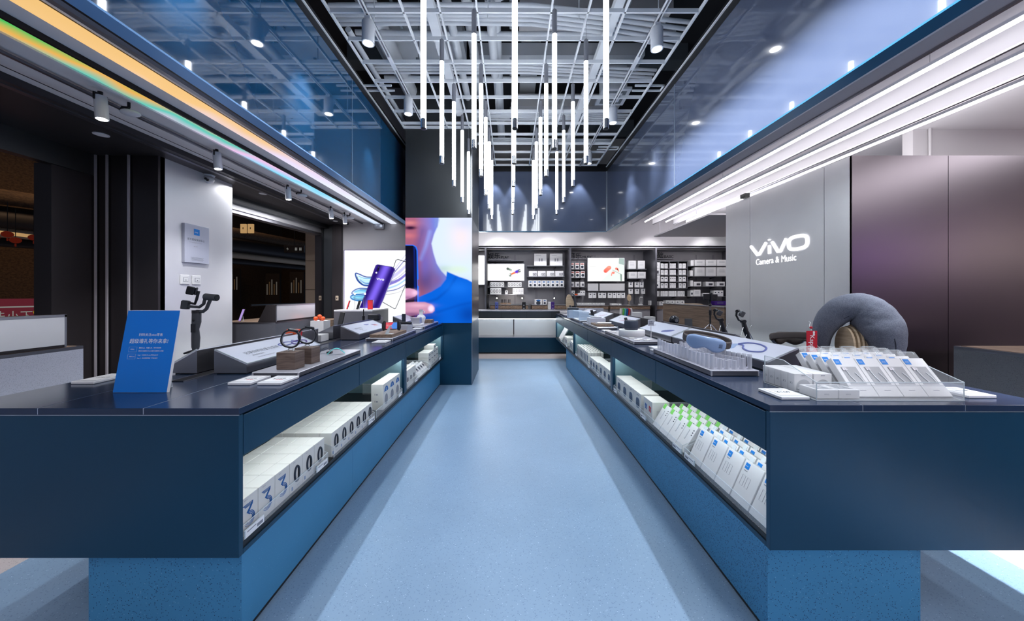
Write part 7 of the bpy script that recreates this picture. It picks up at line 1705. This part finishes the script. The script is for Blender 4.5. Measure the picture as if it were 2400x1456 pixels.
# slatted headphone stand at far end
r = empty('headphone_stand', (1.16, 6.55, ZB)); MB().cyl((0, 0, 0), (0, 0, 0.015), 0.06, 'wood_tan', 20).build('foot', r)
for k in range(6):
    m = MB(); m.M = Matrix.Translation((0.012*k-0.03, 0.018*k, 0.20)) @ Matrix.Rotation(0.5, 4, 'Z') @ Matrix.Rotation(-0.12, 4, 'Y'); q_ = 1-0.09*k
    m.prism([(0.088*q_*math.cos(2*PI*i/28), 0.185*q_*math.sin(2*PI*i/28)) for i in range(28)], 1, -0.004, 0.004, 'wood_tan', True); m.build('slat', r)
tag(r, 'large oval slatted wooden stand at the far end of right counter', 'stand')
r = empty('headphones', (1.17, 6.50, ZB+0.10)); MB().tube([(0.05*math.sin(a), -0.03, 0.15+0.16*math.cos(a)*0.9) for a in [PI*(-0.1+1.0*i/12) for i in range(13)]], 0.012, 'grey_plastic', 8).build('headband', r); MB().cyl((0.02, -0.05, 0.0+0.02), (0.02, 0.0, 0.02), 0.048, 'dark_plastic', 20).build('ear_cup', r)
tag(r, 'dark headphones hung on the large oval slatted stand', 'headphones')
tag(MB().rbox(-0.10, 0.10, 0, 0.22, 0, 0.035, 'white', 0.002).build('white_carton', None, (1.12, 6.88, ZT+0.03)), 'flat white carton at the very end of the right counter', 'box')
for k in range(6):
    tag(MB().rbox(-0.045, 0.045, 0, 0.06, 0, 0.13, 'sheet_white', 0.002).build('pale_carton', None, (1.32+0.096*k, 6.78, ZT+0.001 if k > 2 else ZT+0.001)), 'pale bluish carton, %s from left in the row at far end' % ORD[k], 'box', 'pale cartons at the far end of the right counter')
# pens, books
for i, (mt, a) in enumerate((('cream', 0.1), ('green', 0.1), ('teal', 0.12), ('print_blue', 0.14), ('red', 0.16), ('white', -0.15))):
    m = MB(); m.M = Matrix.Rotation(a, 4, 'Y'); m.rbox(-0.012, 0.012, 0, 0.08, 0.0, 0.165, mt, 0.002); tag(m.build('slim_case', None, (1.86+0.030*i+(0.05 if i == 5 else 0), 5.75, ZT+0.004)), 'slim %s case in the coloured row behind the pens' % ('cream', 'green', 'turquoise', 'blue', 'red', 'white')[i], 'case', 'coloured slim cases on the right counter')
r = empty('round_dish', (1.93, 5.40, ZT)); MB().lathe([(0.06, 0.0), (0.075, 0.02), (0.075, 0.05)], 'purple', n=24).build('body', r); MB().lathe([(0.07, 0.05), (0.065, 0.055)], 'coral', n=24).build('lid', r); tag(r, 'round purple tin with a coral lid beside the slim cases', 'tin')
tag(MB().rbox(-0.06, 0.06, 0, 0.10, 0, 0.125, 'white', 0.002).build('white_carton', None, (1.78, 4.78, ZT+0.03)), 'white carton behind the pen stand, taller left one', 'box')
tag(MB().rbox(-0.06, 0.06, 0, 0.10, 0, 0.105, 'white', 0.002).build('white_carton', None, (1.89, 4.60, ZT+0.001)), 'white carton behind the pen stand, right one', 'box')


# black sphere camera
r = empty('panorama_camera', (1.80, 3.76, ZT)); MB().rbox(-0.07, 0.09, -0.06, 0.06, 0, 0.05, 'alu_dark', 0.003).build('plinth', r); MB().cyl((0, 0, 0.05), (0, 0, 0.075), 0.035, 'grey_plastic', 18).build('neck', r); MB().ball((0, 0, 0.125), 0.052, 'gloss_black', 26).build('sphere', r)
m = MB(); m.cyl((0, -0.049, 0.125), (0, -0.055, 0.125), 0.018, 'chrome', 16); m.build('lens_ring', r)
tag(r, 'glossy black ball-shaped camera on a small grey plinth', 'camera')
phone(1.93, 3.70, ZT+0.001, 0.075, 0.15, -0.30, -0.4, 'dark phone leaning right of the black ball camera')
# tripods with phone gimbals
def tripod(x, y, z, lab, phones=False, s=1.0, col='dark_plastic'):
    r = empty('phone_tripod', (x, y, z))
    m = MB(); m.cyl((0, 0, 0.06), (0, 0, 0.20), 0.010*s, 'dark_plastic', 12); m.cyl((0, 0, 0.20), (0, 0, 0.26), 0.015*s, 'dark_plastic', 12); m.cyl((0, 0, 0.26), (0, 0, 0.32), 0.007*s, 'alu_dark', 12); m.build('post', r)
    for a in (0.3, 2.4, 4.5):
        m = MB(); m.tube([(0, 0, 0.10), (0.10*math.cos(a), 0.07*math.sin(a), 0.004)], 0.0045, 'chrome', 6); m.build('leg', r)
    m = MB(); m.ball((0, 0, 0.325), 0.018, 'dark_plastic', 12); m.build('ball_head', r)
    m = MB(); m.tube([(0, 0, 0.33), (-0.012, 0, 0.38), (-0.008, 0, 0.44)], 0.009, 'dark_plastic', 8); m.build('arm', r)
    m = MB(); m.rbox(-0.085, 0.0, -0.018, 0.0, 0.39, 0.46, 'dark_plastic', 0.004); m.build('phone_body', r)
    m = MB(); m.rbox(0.002, 0.082, -0.012, 0.006, 0.385, 0.455, 'dark_plastic', 0.004); m.build('phone_body', r)
    m = MB(); m.rbox(-0.008, 0.012, -0.03, 0.012, 0.37, 0.47, 'dark_plastic', 0.003); m.build('clamp', r)
    r.scale = (0.72, 0.72, 0.70); tag(r, lab, 'tripod'); return r
tripod(1.695, 2.90, ZT+0.092, 'black tripod holding two phones side by side')
def stick_gimbal(x, y, z, lab):
    r = empty('folding_gimbal', (x, y, z))
    m = MB(); m.tube([(0.06, 0, 0.03), (0.02, 0, 0.15), (0.0, 0, 0.24)], [0.020, 0.026, 0.020], 'dark_plastic', 12); m.build('handle', r)
    for a, b in ((-0.07, -0.03), (0.13, 0.02), (0.02, 0.10)):
        m = MB(); m.tube([(a, b, 0.003), (0.01, 0, 0.22)], 0.0045, 'chrome', 6); m.build('leg', r)
    m = MB(); m.tube([(-0.02, -0.02, 0.003), (0.075, -0.01, 0.20)], 0.004, 'chrome', 6); m.build('leg', r)
    m = MB(); m.tube([(0, 0, 0.24), (-0.05, 0, 0.26), (-0.075, 0, 0.31), (-0.07, 0, 0.36)], 0.010, 'dark_plastic', 8); m.build('arm', r)
    m = MB(); m.cyl((-0.08, -0.02, 0.36), (-0.045, 0.01, 0.365), 0.017, 'dark_plastic', 12); m.cyl((0.0, -0.02, 0.245), (0.0, 0.03, 0.245), 0.020, 'dark_plastic', 12); m.build('motor', r)
    m = MB(); m.M = Matrix.Translation((-0.02, 0, 0.33)) @ Matrix.Rotation(0.5, 4, 'Y'); m.rbox(-0.02, 0.03, -0.012, 0.012, -0.03, 0.03, 'grey_plastic', 0.004); m.build('phone_clamp', r)
    r.scale = (0.8, 0.8, 0.74); tag(r, lab, 'gimbal'); return r
stick_gimbal(1.86, 3.02, ZT+0.0015, 'left folded gimbal with shiny wire legs beside the tripod')
stick_gimbal(1.95, 2.86, ZT+0.0015, 'right folded gimbal with shiny wire legs beside the metal wall')
# red paper tag hanging on the pillow
r = empty('red_tag', (1.518, 1.72, ZT+0.205)); MB().rbox(-0.028, 0.026, -0.0015, 0.0015, -0.095, 0.02, 'tag_red', 0.0006).build('card', r)
m = MB(); m.text('Kappa', 0.034, (-0.012, -0.0022, 0.0), (0, 0, -1), (1, 0, 0), 'sign_white', squash=0.95)
for q_ in (-0.008, 0.008): m.ball((0.008, -0.0018, 0.008+q_*0.6), 0.006, 'sign_white', 8, (1, 0.1, 1))
m.build('lettering', r); MB().tube([(0.0, 0, 0.02), (-0.004, 0.01, 0.045), (0.035, 0.05, 0.06), (0.07, 0.10, 0.06)], 0.0012, 'white', 5).build('string', r); MB().ball((0.0, 0.005, 0.036), 0.007, 'tag_red', 8).build('seal', r)
tag(r, 'red swing tag with white lettering hanging by the pillow', 'tag')
